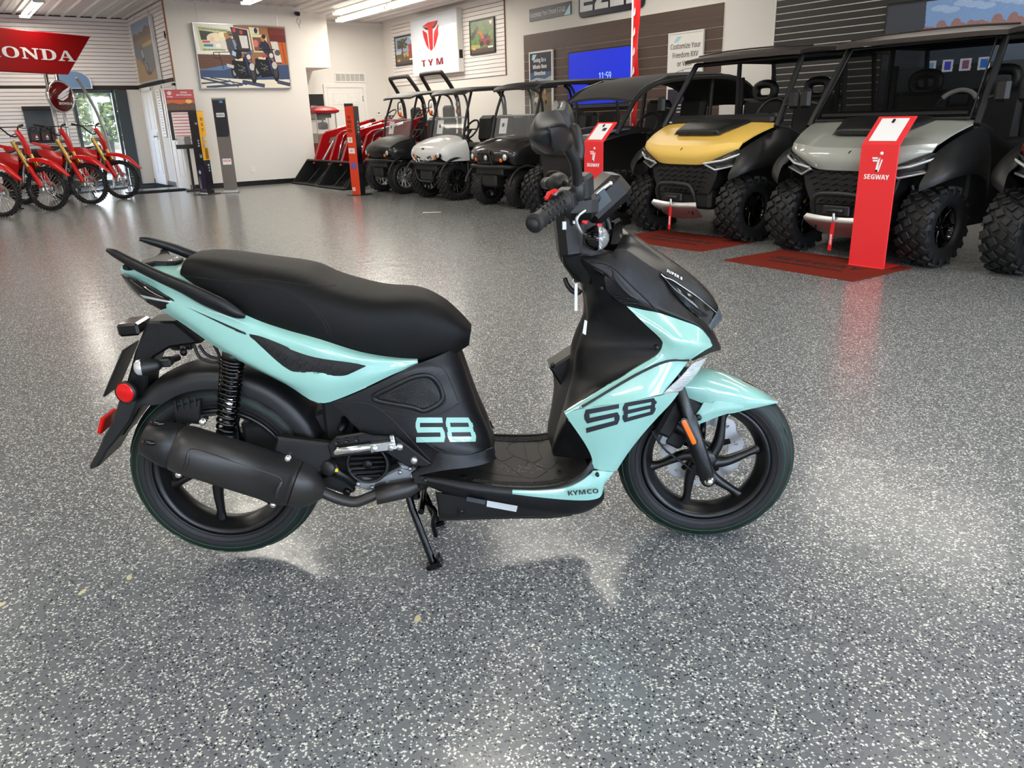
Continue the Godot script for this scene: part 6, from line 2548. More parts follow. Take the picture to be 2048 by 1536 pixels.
func tractor_print(i: int) -> Material:
	var im := blank(160, 224, Color8(104, 124, 84) if i == 2 else Color8(150, 172, 200))
	var r := RandomNumberGenerator.new()
	r.seed = 40 + i
	if i == 1:
		paint(im, [[0, .55], [1, .55], [1, .75], [0, .75]], Color8(88, 92, 72))
		for q in 60:
			spot(im, .38 + r.randf_range(-.25, .25), .2 + r.randf_range(-.12, .2), .05, .04, Color8(60 + r.randi() % 30, 70 + r.randi() % 20, 52))
		stroke(im, .4, .25, .36, .6, .03, Color8(104, 66, 50))
		paint(im, [[0, .5], [.3, .5], [.3, .62], [0, .62]], Color8(190, 196, 200))
		paint(im, [[.4, .6], [.7, .55], [.72, .75], [.45, .78]], Color8(186, 160, 110))
		paint(im, [[.7, .3], [.95, .3], [.9, .7], [.75, .72]], Color8(176, 66, 62))
		paint(im, [[0, .75], [1, .72], [1, .9], [0, .9]], Color8(122, 92, 70))
		for x in [.38, .55]:
			stroke(im, x, .65, x, .88, .02, Color8(60, 40, 34))
	else:
		for q in 220:
			spot(im, r.randf(), r.randf() * .75, .05, .04, Color8(70 + r.randi() % 60, 100 + r.randi() % 50, 50 + r.randi() % 40))
		paint(im, [[0, .45], [.3, .15], [.36, .2], [.28, .35], [.06, .6]], Color8(62, 60, 54))
		paint(im, [[.25, .35], [.45, .3], [.58, .55], [.5, .58], [.4, .4]], Color8(206, 98, 72))
		paint(im, [[.35, .6], [.85, .52], [.88, .72], [.4, .78]], Color8(150, 56, 50))
		spot(im, .48, .72, .08, .08, Color8(50, 40, 40))
		spot(im, .75, .72, .09, .08, Color8(60, 36, 36))
		paint(im, [[.58, .48], [.72, .42], [.75, .56], [.6, .58]], Color8(60, 70, 100))
		paint(im, [[0, .72], [.4, .75], [.4, .86], [0, .86]], Color8(170, 160, 96))
		paint(im, [[0, .86], [1, .84], [1, .9], [0, .9]], Color8(110, 72, 60))
	paint(im, [[0, .9], [1, .88], [1, 1], [0, 1]], Color8(78, 70, 64))
	paint(im, [[.8, .05], [.95, .05], [.9, .16], [.86, .16]], Color8(220, 224, 226))
	paint(im, [[.74, .82], [.95, .82], [.95, .88], [.74, .88]], Color8(240, 234, 226))
	spot(im, .14, .85, .07, .045, Color8(206, 178, 90))
	mottled(im, .1, 50 + i)
	return print_of("tractor_print_%d" % i, im, .3)

func cart_print() -> Material:
	var im := blank(256, 448, Color8(38, 42, 62))
	paint(im, [[.12, .02], [.32, .02], [.2, .1], [.08, .1]], Color8(170, 226, 236))
	paint(im, [[0, .3], [1, .3], [1, .5], [0, .5]], Color8(70, 98, 132))
	paint(im, [[0, .42], [.3, .38], [.7, .41], [1, .36], [1, .6], [0, .6]], Color8(168, 178, 182))
	for q in [[.1, .5], [.3, .47], [.5, .5], [.75, .49], [.92, .52]]:
		spot(im, q[0], q[1], .14, .05, Color8(58, 66, 54))
	paint(im, [[0, .55], [1, .52], [1, .7], [0, .7]], Color8(70, 74, 52))
	paint(im, [[0, .66], [1, .62], [1, 1], [0, 1]], Color8(112, 104, 88))
	for q in [[.3, .72, 1.0], [.62, .7, .8]]:
		paint(im, [[q[0] - .15, q[1] - .16], [q[0] + .18, q[1] - .17], [q[0] + .16, q[1] - .15], [q[0] - .14, q[1] - .14]], Color8(40, 40, 38))
		paint(im, [[q[0] - .12, q[1] - .03], [q[0] + .14, q[1] - .04], [q[0] + .16, q[1] + .06], [q[0] - .14, q[1] + .06]], Color8(206, 200, 190) if q[0] < .5 else Color8(150, 120, 80))
		for s in [-.08, .1]:
			spot(im, q[0] + s, q[1] + .07, .05, .035, Color8(34, 32, 30))
			spot(im, q[0] + s * .6, q[1] - .09, .04, .04, Color8(196, 150, 110))
			stroke(im, q[0] + s * 1.4, q[1] - .15, q[0] + s * 1.3, q[1] - .02, .008, Color8(48, 46, 44))
	mottled(im, .08, 6)
	return print_of("cart_print", im, .35)

func outline_print() -> Material:
	var im := blank(256, 480, Color8(236, 234, 228))
	paint(im, [[.24, .03], [.38, .03], [.26, .09], [.13, .09]], Color8(160, 214, 224))
	var g := Color8(110, 112, 120)
	for q in [[.24, .43, .5, .40], [.24, .43, .22, .6], [.5, .40, .9, .39], [.3, .42, .46, .41], [.3, .42, .28, .52], [.46, .41, .47, .52]]:
		stroke(im, q[0], q[1], q[2], q[3], .006, g)
	paint(im, [[.3, .43], [.46, .42], [.47, .52], [.28, .52]], Color8(206, 208, 216))
	paint(im, [[0, .62], [1, .62], [1, 1], [0, 1]], Color8(52, 50, 66))
	for i in 3:
		paint(im, [[.3, .8 + i * .04], [.8, .8 + i * .04], [.8, .815 + i * .04], [.3, .815 + i * .04]], Color8(220, 220, 220))
	return print_of("outline_print", im, .35)

func canyon_image() -> Image:
	var im := blank(512, 272, Color8(32, 38, 50))
	paint(im, [[.22, 0], [1, 0], [1, .62], [.24, .62]], Color8(92, 120, 160))
	for i in 30:
		var x := .24 + .76 * i / 29.0
		spot(im, x, .3 + .03 * sin(i * 1.7), .03, .06 + .03 * sin(i * 2.3), Color8(112, 84, 84))
		spot(im, x, .4, .04, .08, Color8(96 - (i % 4) * 8, 68, 70))
	for i in 12:
		spot(im, .3 + .06 * i, .08 + .03 * sin(i * 2.1), .05, .03, Color8(118, 140, 170))
	paint(im, [[.24, .46], [1, .46], [1, .64], [.22, .64]], Color8(44, 56, 70))
	paint(im, [[0, .64], [1, .62], [1, 1], [0, 1]], Color8(24, 30, 36))
	for i in 4:
		var x := .26 + i * .095
		paint(im, [[x, .58], [x + .06, .58], [x + .06, .70], [x, .70]], Color8(200, 206, 220))
		paint(im, [[x + .012, .6], [x + .048, .6], [x + .048, .68], [x + .012, .68]], [Color8(120, 150, 190), Color8(60, 70, 190), Color8(130, 80, 120), Color8(40, 110, 200)][i])
	mottled(im, .08, 8)
	return im

# ---------------------------------------------------------------- vehicles along the right-hand wall (all face -x; local x runs to their rear)
func lug_tyre(r: float, w: float, lugs: int, rows: int, lug_h: float, rim_f: float, shoulder := true) -> ArrayMesh:
	var st := B()
	var xf := Transform3D(Basis(Vector3(1, 0, 0), Vector3(0, 0, 1), Vector3(0, -1, 0)), Vector3.ZERO)
	var rb := r - lug_h
	var rim := r * rim_f
	lathe(st, [Vector2(rim, -w * .36), Vector2(rim + .01, -w * .44), Vector2(lerpf(rim, rb, .45), -w * .5), Vector2(lerpf(rim, rb, .8), -w * .47), Vector2(rb - .004, -w * .38), Vector2(rb, -w * .2), Vector2(rb + .004, 0), Vector2(rb, w * .2), Vector2(rb - .004, w * .38), Vector2(lerpf(rim, rb, .8), w * .47), Vector2(lerpf(rim, rb, .45), w * .5), Vector2(rim + .01, w * .44), Vector2(rim, w * .36), Vector2(rim, -w * .36)], 40, xf)
	for i in lugs:
		for j in rows:
			var z := (j - (rows - 1) / 2.0) / rows * w * .92
			var a := TAU * (i + (.5 if j % 2 else 0.0)) / lugs
			var out := Vector3(cos(a), sin(a), 0)
			var tan_ := Vector3(-sin(a), cos(a), 0)
			var len_ := TAU * r / lugs * .52
			var bs := Basis(tan_, out, tan_.cross(out))
			bs = bs * Basis(Vector3(0, 1, 0), .55 if j < rows / 2.0 else -.55)
			box(st, out * (rb + lug_h * .4) + Vector3(0, 0, z), Vector3(len_, lug_h * 1.3, w / rows * .82), lug_h * .18, bs)
		if shoulder:
			for s in [-1.0, 1.0]:
				var a := TAU * (i + .25) / lugs
				var out := Vector3(cos(a), sin(a), 0)
				box(st, out * (rb - lug_h * .9) + Vector3(0, 0, s * w * .455), Vector3(TAU * r / lugs * .4, lug_h * 2.4, w * .07), .003, Basis(Vector3(-sin(a), cos(a), 0), out, Vector3(0, 0, -1)))
	st.generate_normals()
	return st.commit()

func spoke_rim(r: float, w: float, spokes: int) -> ArrayMesh:
	var st := B()
	var xf := Transform3D(Basis(Vector3(1, 0, 0), Vector3(0, 0, 1), Vector3(0, -1, 0)), Vector3.ZERO)
	lathe(st, [Vector2(r, -w * .5), Vector2(r + .008, -w * .5), Vector2(r - .014, -w * .42), Vector2(r - .02, 0), Vector2(r - .014, w * .42), Vector2(r + .008, w * .5), Vector2(r, w * .5)], 36, xf)
	for s in [-1.0, 1.0]:
		lathe(st, [Vector2(.0001, s * w * .34), Vector2(.035, s * w * .34), Vector2(.045, s * w * .28), Vector2(.05, 0)], 16, xf)
	for i in spokes:
		var a := TAU * i / spokes
		for s in [-1.0, 1.0]:
			tube(st, [Vector3(cos(a) * .03, sin(a) * .03, s * w * .3), Vector3(cos(a) * r * .6, sin(a) * r * .6, s * w * .3), Vector3(cos(a) * (r - .01), sin(a) * (r - .01), s * w * .4)], [Vector2(.016, .012), Vector2(.011, .01), Vector2(.015, .01)], 6, false, Vector3(0, 0, 1))
	st.generate_normals()
	return st.commit()

var utv_tyre: ArrayMesh
var utv_rim: ArrayMesh

func on_wheel(t: Node3D, at: Vector3, tyre: Mesh, rim: Mesh, rim_m: Material, turn := 0.0) -> void:
	var o := instance("tyre", tyre, M.rubber, t, Transform3D(Basis(Vector3(0, 1, 0), turn), at))
	instance("wheel_rim", rim, rim_m, o, Transform3D())

func pts_m(list: Array) -> Array:
	var out := []
	for p in list:
		out.append(Vector3(p[0], p[1], p[2]))
	return out

func sym(row: Array) -> Array:   # row from +z edge to the middle -> whole row
	var out := pts_m(row)
	for j in range(out.size() - 2, -1, -1):
		out.append(Vector3(out[j].x, out[j].y, -out[j].z))
	return out

func utv(at: Vector3, label: String, paintwork: Material, screen: bool, roof_m: Material, turn := 0.0) -> Node3D:
	var t := thing("utility_vehicle", label, "utility vehicle", at, turn, "side-by-side vehicles along the dark slat wall")
	var st := B()
	if utv_tyre == null:
		utv_tyre = lug_tyre(.312, .27, 18, 4, .022, .52)
		utv_rim = spoke_rim(.165, .2, 7)
	for s in [-1.0, 1.0]:
		on_wheel(t, Vector3(.34, .312, s * .60), utv_tyre, utv_rim, M.black_gloss, -.05)
		on_wheel(t, Vector3(2.2, .312, s * .60), utv_tyre, utv_rim, M.black_gloss)
	# painted hood
	st = B()
	var nose := net([
		sym([[.20, .80, .56], [.10, .765, .40], [.06, .735, .27], [.05, .73, .12], [.05, .73, 0]]),
		sym([[.16, .87, .60], [.07, .85, .47], [.03, .82, .30], [.02, .815, .14], [.02, .815, 0]]),
		sym([[.20, .935, .62], [.11, .93, .49], [.06, .91, .32], [.05, .905, .15], [.05, .905, 0]])], 2, 3)
	shell(st, nose, Vector3(.01, -.006, 0))
	obj("hood_nose", st, paintwork, t)
	st = B()
	var hood := net([
		sym([[.20, .935, .62], [.11, .93, .49], [.06, .91, .32], [.05, .905, .15], [.05, .905, 0]]),
		sym([[.36, 1.01, .66], [.32, 1.01, .50], [.30, 1.0, .33], [.29, .995, .16], [.29, .995, 0]]),
		sym([[.60, 1.09, .71], [.60, 1.105, .53], [.60, 1.11, .35], [.60, 1.115, .17], [.60, 1.115, 0]])], 2, 4)
	shell(st, hood, Vector3(.004, -.012, 0))
	obj("hood", st, paintwork, t)
	# black scoop with slotted mouth
	st = B()
	var sco := net([
		sym([[.265, .995, .30], [.26, 1.0, .26], [.255, 1.0, .1], [.255, 1.0, 0]]),
		sym([[.285, 1.02, .29], [.275, 1.045, .255], [.27, 1.05, .1], [.27, 1.05, 0]]),
		sym([[.44, 1.06, .35], [.44, 1.095, .31], [.44, 1.1, .12], [.44, 1.1, 0]]),
		sym([[.62, 1.11, .42], [.62, 1.14, .38], [.62, 1.15, .14], [.62, 1.15, 0]])], 3, 3)
	skin(st, sco, false, 0)
	var scoop := obj("hood_scoop", st, M.black_plastic, t)
	st = B()
	box(st, Vector3(.255, 1.015, 0), Vector3(.03, .03, .48))
	obj("scoop_mouth", st, M.ink_black, scoop)
	for i in 3:
		st = B()
		box(st, Vector3(.243, 1.015, -.12 + i * .12), Vector3(.012, .03, .014))
		obj("scoop_bar", st, M.black_plastic, scoop)
	st = B()
	slab(st, [Vector2(-.028, -.02), Vector2(0, -.008), Vector2(.012, .02), Vector2(.03, .026), Vector2(.012, .0), Vector2(.004, -.022)], .004, Transform3D(Basis(Vector3(0, 0, 1), Vector3(.2, 1, 0).normalized(), Vector3(-1, .2, 0).normalized()), Vector3(.036, .86, 0)))
	obj("emblem", st, M.ink_black, t)
	# lamps
	for s in [-1.0, 1.0]:
		st = B()
		var q := pts_m([[.035, .735, .32 * s], [.075, .79, .42 * s], [.135, .875, .615 * s], [.19, .86, .64 * s], [.17, .735, .625 * s], [.07, .685, .42 * s]])
		var c := Vector3.ZERO
		for p in q:
			c += p / 6.0
		c += Vector3(-.03, 0, 0)
		for i in 6:
			tri(st, c, q[i], q[(i + 1) % 6], 0)
			tri(st, c + Vector3(.12, 0, 0), q[(i + 1) % 6], q[i], 0)
		var l := obj("head_lamp", st, mat("lamp_glass", Color(.20, .21, .22), .08) if not M.has("lamp_glass") else M.lamp_glass, t)
		st = B()
		tube(st, [q[0], q[5], q[4]], .010, 6)
		tube(st, [q[0] + Vector3(-.02, .01, 0), c + Vector3(-.01, -.005, 0), q[3] + Vector3(-.03, -.03, 0)], .012, 6)
		obj("light_strip", st, M.lens_back, l)
		# flared wing
		st = B()
		var g := []
		for w in [[.14, .80, .60, .02, .66, .62], [.17, .86, .62, .08, .72, .73], [.28, .92, .64, .22, .76, .79], [.45, .99, .67, .45, .77, .81], [.64, 1.04, .70, .68, .70, .80], [.78, 1.02, .71, .80, .56, .77]]:
			var a := Vector3(w[0], w[1], s * w[2])
			var b := Vector3(w[3], w[4], s * w[5])
			g.append([b + Vector3(0, -.05, 0), b, a.lerp(b, .5) + Vector3(0, .02, s * .02), a])
		shell(st, net(g, 3, 2), Vector3(0, -.012, 0))
		obj("wing", st, M.black_plastic, t)
		# suspension arm and damper
		st = B()
		tube(st, pts_m([[.36, .33, s * .5], [.4, .36, s * .3], [.42, .38, s * .2]]), .02, 8)
		tube(st, pts_m([[.30, .27, s * .5], [.34, .28, s * .25]]), .016, 8)
		obj("suspension_arm", st, M.dark_metal, t)
		st = B()
		tube(st, pts_m([[.26, .62, s * .44], [.27, .42, s * .50]]), .022, 10)
		obj("damper", st, M.dark_metal, t)
		st = B()
		tube(st, pts_m([[.268, .47, s * .49], [.27, .43, s * .5]]), .024, 10)
		obj("damper_collar", st, mat("collar_yellow", Color(.85, .72, .12), .5) if not M.has("collar_yellow") else M.collar_yellow, t)
	# grille
	st = B()
	slab(st, [Vector2(-.44, .73), Vector2(.44, .73), Vector2(.40, .58), Vector2(.33, .44), Vector2(-.33, .44), Vector2(-.40, .58)], .25, Transform3D(Basis(Vector3(0, 0, 1), Vector3(0, 1, 0), Vector3(-1, 0, 0)), Vector3(.34, 0, 0)), .012)
	var gr := obj("grille", st, M.black_plastic, t)
	for i in 6:
		st = B()
		var y := .705 - i * .045
		var w := .74 - i * .05
		var zig := []
		for j in 15:
			zig.append(Vector3(.082, y + (.011 if j % 2 else -.011), -w / 2 + w * j / 14.0))
		tube(st, zig, .006, 4)
		obj("grille_bar", st, M.dark_metal, gr)
	# bumper hoop, skid plate, winch with strap
	st = B()
	tube(st, flow(pts_m([[.02, .36, -.24], [-.02, .47, -.235], [-.03, .535, -.19], [-.035, .55, -.08], [-.035, .55, .08], [-.03, .535, .19], [-.02, .47, .235], [.02, .36, .24]]), 4), .022, 10)
	obj("bumper_hoop", st, M.black_plastic, t)
	st = B()
	shell(st, net([pts_m([[-.02, .38, -.28], [-.05, .37, -.1], [-.05, .37, .1], [-.02, .38, .28]]), pts_m([[-.03, .33, -.30], [-.06, .32, -.1], [-.06, .32, .1], [-.03, .33, .30]]), pts_m([[.12, .22, -.25], [.08, .20, -.1], [.08, .20, .1], [.12, .22, .25]])], 3, 3), Vector3(.006, -.003, 0))
	var skid := obj("skid_plate", st, M.alu, t)
	for s in [-1.0, 1.0]:
		for i in 3:
			st = B()
			box(st, Vector3(.02, .268, s * (.12 + i * .045)), Vector3(.075, .006, .014), .002, Basis(Vector3(0, 0, 1), -.62) * Basis(Vector3(0, 1, 0), .5))
			obj("slot", st, M.ink_black, skid)
	st = B()
	box(st, Vector3(-.03, .42, 0), Vector3(.05, .075, .24), .008)
	rod(st, Vector3(-.055, .42, -.07), Vector3(-.055, .42, .07), .02)
	obj("winch", st, M.black_plastic, t)
	st = B()
	tube(st, flow(pts_m([[-.07, .40, .0], [-.075, .36, .005], [-.07, .33, .0]]), 3), .012, 8)
	obj("winch_hook", st, M.alu, t)
	st = B()
	box(st, Vector3(-.075, .215, 0), Vector3(.004, .23, .032), .001, Basis(Vector3(1, 0, 0), .05))
	var strap := obj("pull_strap", st, M.signal_red, t)
	lettering("SEGWAY", .016, M.white_print, strap, Transform3D(Basis(Vector3(0, -1, 0), Vector3(0, 0, 1), Vector3(-1, 0, 0)), Vector3(-.079, .19, 0)))
	# tub, doors, bed
	st = B()
	slab(st, [Vector2(.62, .28), Vector2(2.0, .28), Vector2(2.0, .95), Vector2(1.2, .92), Vector2(.80, 1.06), Vector2(.60, 1.09)], 1.40, Transform3D(Basis(), Vector3(0, 0, -.70)), .02)
	obj("cab_tub", st, M.black_matte, t)
	st = B()
	box(st, Vector3(.5, .55, 0), Vector3(.8, .5, .7), .03)
	obj("front_frame", st, M.black_matte, t)
	st = B()
	box(st, Vector3(2.45, .82, 0), Vector3(.95, .32, 1.38), .03)
	obj("cargo_bed", st, M.black_plastic, t)
	st = B()
	box(st, Vector3(.68, 1.13, 0), Vector3(.2, .10, 1.3), .03)
	obj("dashboard", st, M.black_plastic, t)
	# cage
	st = B()
	for s in [-1.0, 1.0]:
		tube(st, flow(pts_m([[.55, 1.06, s * .72], [.80, 1.45, s * .68], [.96, 1.69, s * .65]]), 3), .028, 8)
		tube(st, pts_m([[.96, 1.69, s * .65], [1.7, 1.74, s * .65], [2.25, 1.74, s * .62]]), .024, 8)
		tube(st, pts_m([[1.72, .9, s * .68], [1.68, 1.74, s * .65]]), .026, 8)
		tube(st, pts_m([[2.25, 1.74, s * .62], [2.4, .95, s * .62]]), .024, 8)
	for q in [[.96, 1.69, .65], [1.68, 1.74, .65], [2.25, 1.74, .62], [1.72, 1.32, .67]]:
		tube(st, pts_m([[q[0], q[1], -q[2]], [q[0], q[1], q[2]]]), .022, 8)
	obj("roll_cage", st, M.black_plastic, t)
	st = B()
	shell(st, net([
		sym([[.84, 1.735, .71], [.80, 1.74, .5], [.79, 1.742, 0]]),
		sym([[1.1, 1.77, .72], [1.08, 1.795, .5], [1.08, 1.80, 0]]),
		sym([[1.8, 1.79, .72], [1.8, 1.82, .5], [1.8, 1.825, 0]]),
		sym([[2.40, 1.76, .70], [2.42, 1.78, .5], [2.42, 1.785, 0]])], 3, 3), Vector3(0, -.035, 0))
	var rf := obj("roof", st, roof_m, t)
	st = B()
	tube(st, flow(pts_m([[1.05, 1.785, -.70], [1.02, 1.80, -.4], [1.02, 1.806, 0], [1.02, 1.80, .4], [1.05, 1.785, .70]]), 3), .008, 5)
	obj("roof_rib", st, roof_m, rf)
	if screen:
		st = B()
		quad(st, Vector3(.56, 1.11, -.66), Vector3(.93, 1.70, -.60), Vector3(.93, 1.70, .60), Vector3(.56, 1.11, .66))
		obj("windscreen", st, M.tinted, t)
		st = B()
		tube(st, pts_m([[.56, 1.11, -.66], [.93, 1.70, -.60], [.93, 1.70, .60], [.56, 1.11, .66]]), .012, 6, false, Vector3.ZERO, true)
		obj("windscreen_frame", st, M.black_plastic, t)
	for s in [-1.0, 1.0]:
		st = B()
		box(st, Vector3(1.45, .80, s * .33), Vector3(.5, .14, .5), .04)
		box(st, Vector3(1.70, 1.08, s * .33), Vector3(.14, .52, .48), .05, Basis(Vector3(0, 0, 1), -.12))
		var seat := obj("seat", st, M.black_matte, t)
		st = B()
		tube(st, flow(pts_m([[1.75, 1.40, s * .33 - .12], [1.75, 1.47, s * .33 - .10], [1.75, 1.49, s * .33], [1.75, 1.47, s * .33 + .10], [1.75, 1.40, s * .33 + .12], [1.75, 1.34, s * .33 + .08], [1.75, 1.33, s * .33], [1.75, 1.34, s * .33 - .08]]), 3, true), Vector2(.045, .05), 8, false, Vector3(1, 0, 0), true)
		obj("head_rest", st, M.black_plastic, seat)
		# mirror
		st = B()
		tube(st, pts_m([[.66, 1.25, s * .72], [.64, 1.27, s * .80]]), .014, 8)
		box(st, Vector3(.63, 1.30, s * .83), Vector3(.06, .17, .11), .025)
		obj("side_mirror", st, M.black_plastic, t)
		st = B()
		box(st, Vector3(1.68, 1.22, s * .60), Vector3(.04, .7, .05), .008)
		obj("seat_belt", st, M.black_matte, t)
	st = B()
	tube(st, arc(Vector3(.98, 1.18, .33), .165, 0, TAU, 26, Vector3(0, 0, 1), Vector3(.5, .86, 0)).slice(0, 26), .014, 8, false, Vector3.ZERO, true)
	tube(st, pts_m([[.98, 1.18, .33], [.80, 1.08, .33]]), .022, 8)
	tube(st, pts_m([[.98, 1.18, .17], [.98, 1.18, .49]]), .012, 6)
	obj("steering_wheel", st, M.black_plastic, t)
	if screen:
		st = B()
		tube(st, arc(Vector3(.98, 1.18, .33), .165, .5, 2.5, 14, Vector3(0, 0, 1), Vector3(.5, .86, 0)), .019, 8)
		obj("wheel_wrap", st, M.trim_white, t)
	return t

func price_stand(at: Vector3, label: String, printed: bool) -> void:
	var red: Material = mat("stand_red", Color(.92, .18, .20), .4) if not M.has("stand_red") else M.stand_red
	var t := thing("price_stand", label, "price stand", at, 0.0, "red price stands")
	var w := .30
	var st := B()
	box(st, Vector3(.006, .47, 0), Vector3(.012, .94, w), .002)
	obj("upright", st, red, t)
	st = B()
	var lean := Basis(Vector3(0, 0, 1), -PI / 4)
	box(st, Vector3(.105, 1.035, 0), Vector3(.012, .28, w), .002, lean)
	obj("head_plate", st, red, t)
	st = B()
	box(st, Vector3(.098, 1.043, 0), Vector3(.006, .225, w * .72), .002, lean)
	obj("price_sheet", st, M.white_print, t)
	st = B()
	box(st, Vector3(.15, 1.105, .0), Vector3(.008, .035, .02), .002, lean)
	obj("clip", st, M.ink_black, t)
	st = B()
	box(st, Vector3(.12, .006, 0), Vector3(.26, .012, w), .002)
	obj("foot_plate", st, red, t)
	lettering("SEGWAY", .036, M.white_print, t, Transform3D(WA, Vector3(-.002, .70, 0)), false, true, false, 1.05)
	# striding figure mark
	st = B()
	var f := Transform3D(WA, Vector3(-.0005, .80, 0))
	lathe(st, [Vector2(.0001, .003), Vector2(.013, .003), Vector2(.013, 0)], 14, Transform3D(WA * Basis(Vector3(1, 0, 0), PI / 2), Vector3(-.001, .875, .022)))
	obj("mark_head", st, M.white_print, t)
	for q in [[[-.05, .045], [.012, .045], [.004, .033], [-.046, .033]], [[-.045, .026], [.0, .026], [-.006, .014], [-.04, .014]], [[.0, .045], [.014, .045], [.002, -.06], [-.016, -.06]], [[-.016, -.06], [.012, -.06], [.036, .03], [.025, .03], [.006, -.046], [-.012, -.046]]]:
		st = B()
		slab(st, q.map(func(p): return Vector2(p[0], p[1])), .003, f)
		obj("mark_stroke", st, M.white_print, t)
	if printed:
		lettering("$18,999", .022, M.ink_grey, t, Transform3D(WA * Basis(Vector3(1, 0, 0), -PI / 4), Vector3(.045, .985, .04)), false, false)
		st = B()
		box(st, Vector3(.115, 1.065, .05), Vector3(.004, .04, .055), .0, lean)
		obj("thumbnail", st, M.ink_grey, t)

func ssv(at: Vector3) -> void:
	var t := thing("sport_vehicle", "black sport side-by-side with a curved fabric roof beside the yellow one", "utility vehicle", at)
	for s in [-1.0, 1.0]:
		on_wheel(t, Vector3(.34, .312, s * .66), utv_tyre, utv_rim, M.black_gloss)
		on_wheel(t, Vector3(2.4, .312, s * .66), utv_tyre, utv_rim, M.black_gloss)
		var st := B()
		tube(st, flow(pts_m([[.35, 1.0, s * .62], [.75, 1.44, s * .58], [1.2, 1.6, s * .56]]), 4), .026, 8)
		tube(st, flow(pts_m([[1.2, 1.6, s * .56], [2.3, 1.62, s * .56], [2.75, 1.45, s * .56], [2.95, .95, s * .58]]), 4), .03, 8)
		tube(st, pts_m([[1.9, .8, s * .6], [2.0, 1.6, s * .56]]), .026, 8)
		obj("cage_tube", st, M.black_plastic, t)
		st = B()
		box(st, Vector3(.06, .84, s * .47), Vector3(.05, .07, .06), .01)
		obj("head_lamp", st, M.lens_back, t)
		st = B()
		tube(st, pts_m([[.36, .33, s * .5], [.5, .40, s * .2]]), .02, 8)
		obj("suspension_arm", st, M.dark_metal, t)
		st = B()
		box(st, Vector3(1.7, .82, s * .3), Vector3(.45, .14, .44), .04)
		box(st, Vector3(1.95, 1.1, s * .3), Vector3(.14, .56, .4), .05, Basis(Vector3(0, 0, 1), -.15))
		obj("seat", st, M.black_matte, t)
	var st := B()
	shell(st, net([
		sym([[.02, .80, .42], [-.02, .80, .2], [-.03, .80, 0]]),
		sym([[.04, .90, .56], [.0, .91, .3], [-.01, .92, 0]]),
		sym([[.40, 1.0, .66], [.4, 1.03, .35], [.4, 1.04, 0]]),
		sym([[.85, 1.04, .70], [.85, 1.08, .4], [.85, 1.09, 0]])], 3, 3), Vector3(0, -.015, 0))
	obj("hood", st, M.black_plastic, t)
	st = B()
	box(st, Vector3(.35, 1.025, .45), Vector3(.55, .012, .22), .004, Basis(Vector3(0, 0, 1), .1))
	obj("silver_panel", st, M.alu, t)
	st = B()
	slab(st, [Vector2(-.4, .80), Vector2(.4, .80), Vector2(.34, .5), Vector2(-.34, .5)], .25, Transform3D(Basis(Vector3(0, 0, 1), Vector3(0, 1, 0), Vector3(-1, 0, 0)), Vector3(.3, 0, 0)), .012)
	obj("grille", st, M.black_plastic, t)
	st = B()
	tube(st, flow(pts_m([[.02, .45, -.2], [-.02, .56, -.17], [-.02, .6, 0], [-.02, .56, .17], [.02, .45, .2]]), 4), .02, 8)
	obj("bumper_hoop", st, M.black_plastic, t)
	st = B()
	slab(st, [Vector2(.8, .3), Vector2(2.9, .32), Vector2(3.0, .95), Vector2(2.2, .9), Vector2(1.2, .84), Vector2(.82, 1.0)], 1.3, Transform3D(Basis(), Vector3(0, 0, -.65)), .03)
	obj("body", st, M.black_matte, t)
	st = B()
	shell(st, net([
		sym([[.62, 1.36, .60], [.60, 1.40, .3], [.60, 1.41, 0]]),
		sym([[.95, 1.53, .62], [.94, 1.58, .3], [.94, 1.59, 0]]),
		sym([[1.4, 1.60, .64], [1.4, 1.65, .3], [1.4, 1.66, 0]]),
		sym([[2.3, 1.62, .64], [2.35, 1.69, .3], [2.35, 1.70, 0]]),
		sym([[2.72, 1.50, .62], [2.78, 1.53, .3], [2.78, 1.54, 0]]),
		sym([[2.88, 1.30, .6], [2.92, 1.32, .3], [2.92, 1.33, 0]])], 3, 4), Vector3(0, -.03, 0))
	obj("soft_roof", st, mat("roof_fabric", Color(.13, .13, .125), .75), t)
	st = B()
	tube(st, arc(Vector3(1.15, 1.08, .3), .16, 0, TAU, 24, Vector3(0, 0, 1), Vector3(.5, .86, 0)).slice(0, 24), .014, 8, false, Vector3.ZERO, true)
	obj("steering_wheel", st, M.black_plastic, t)

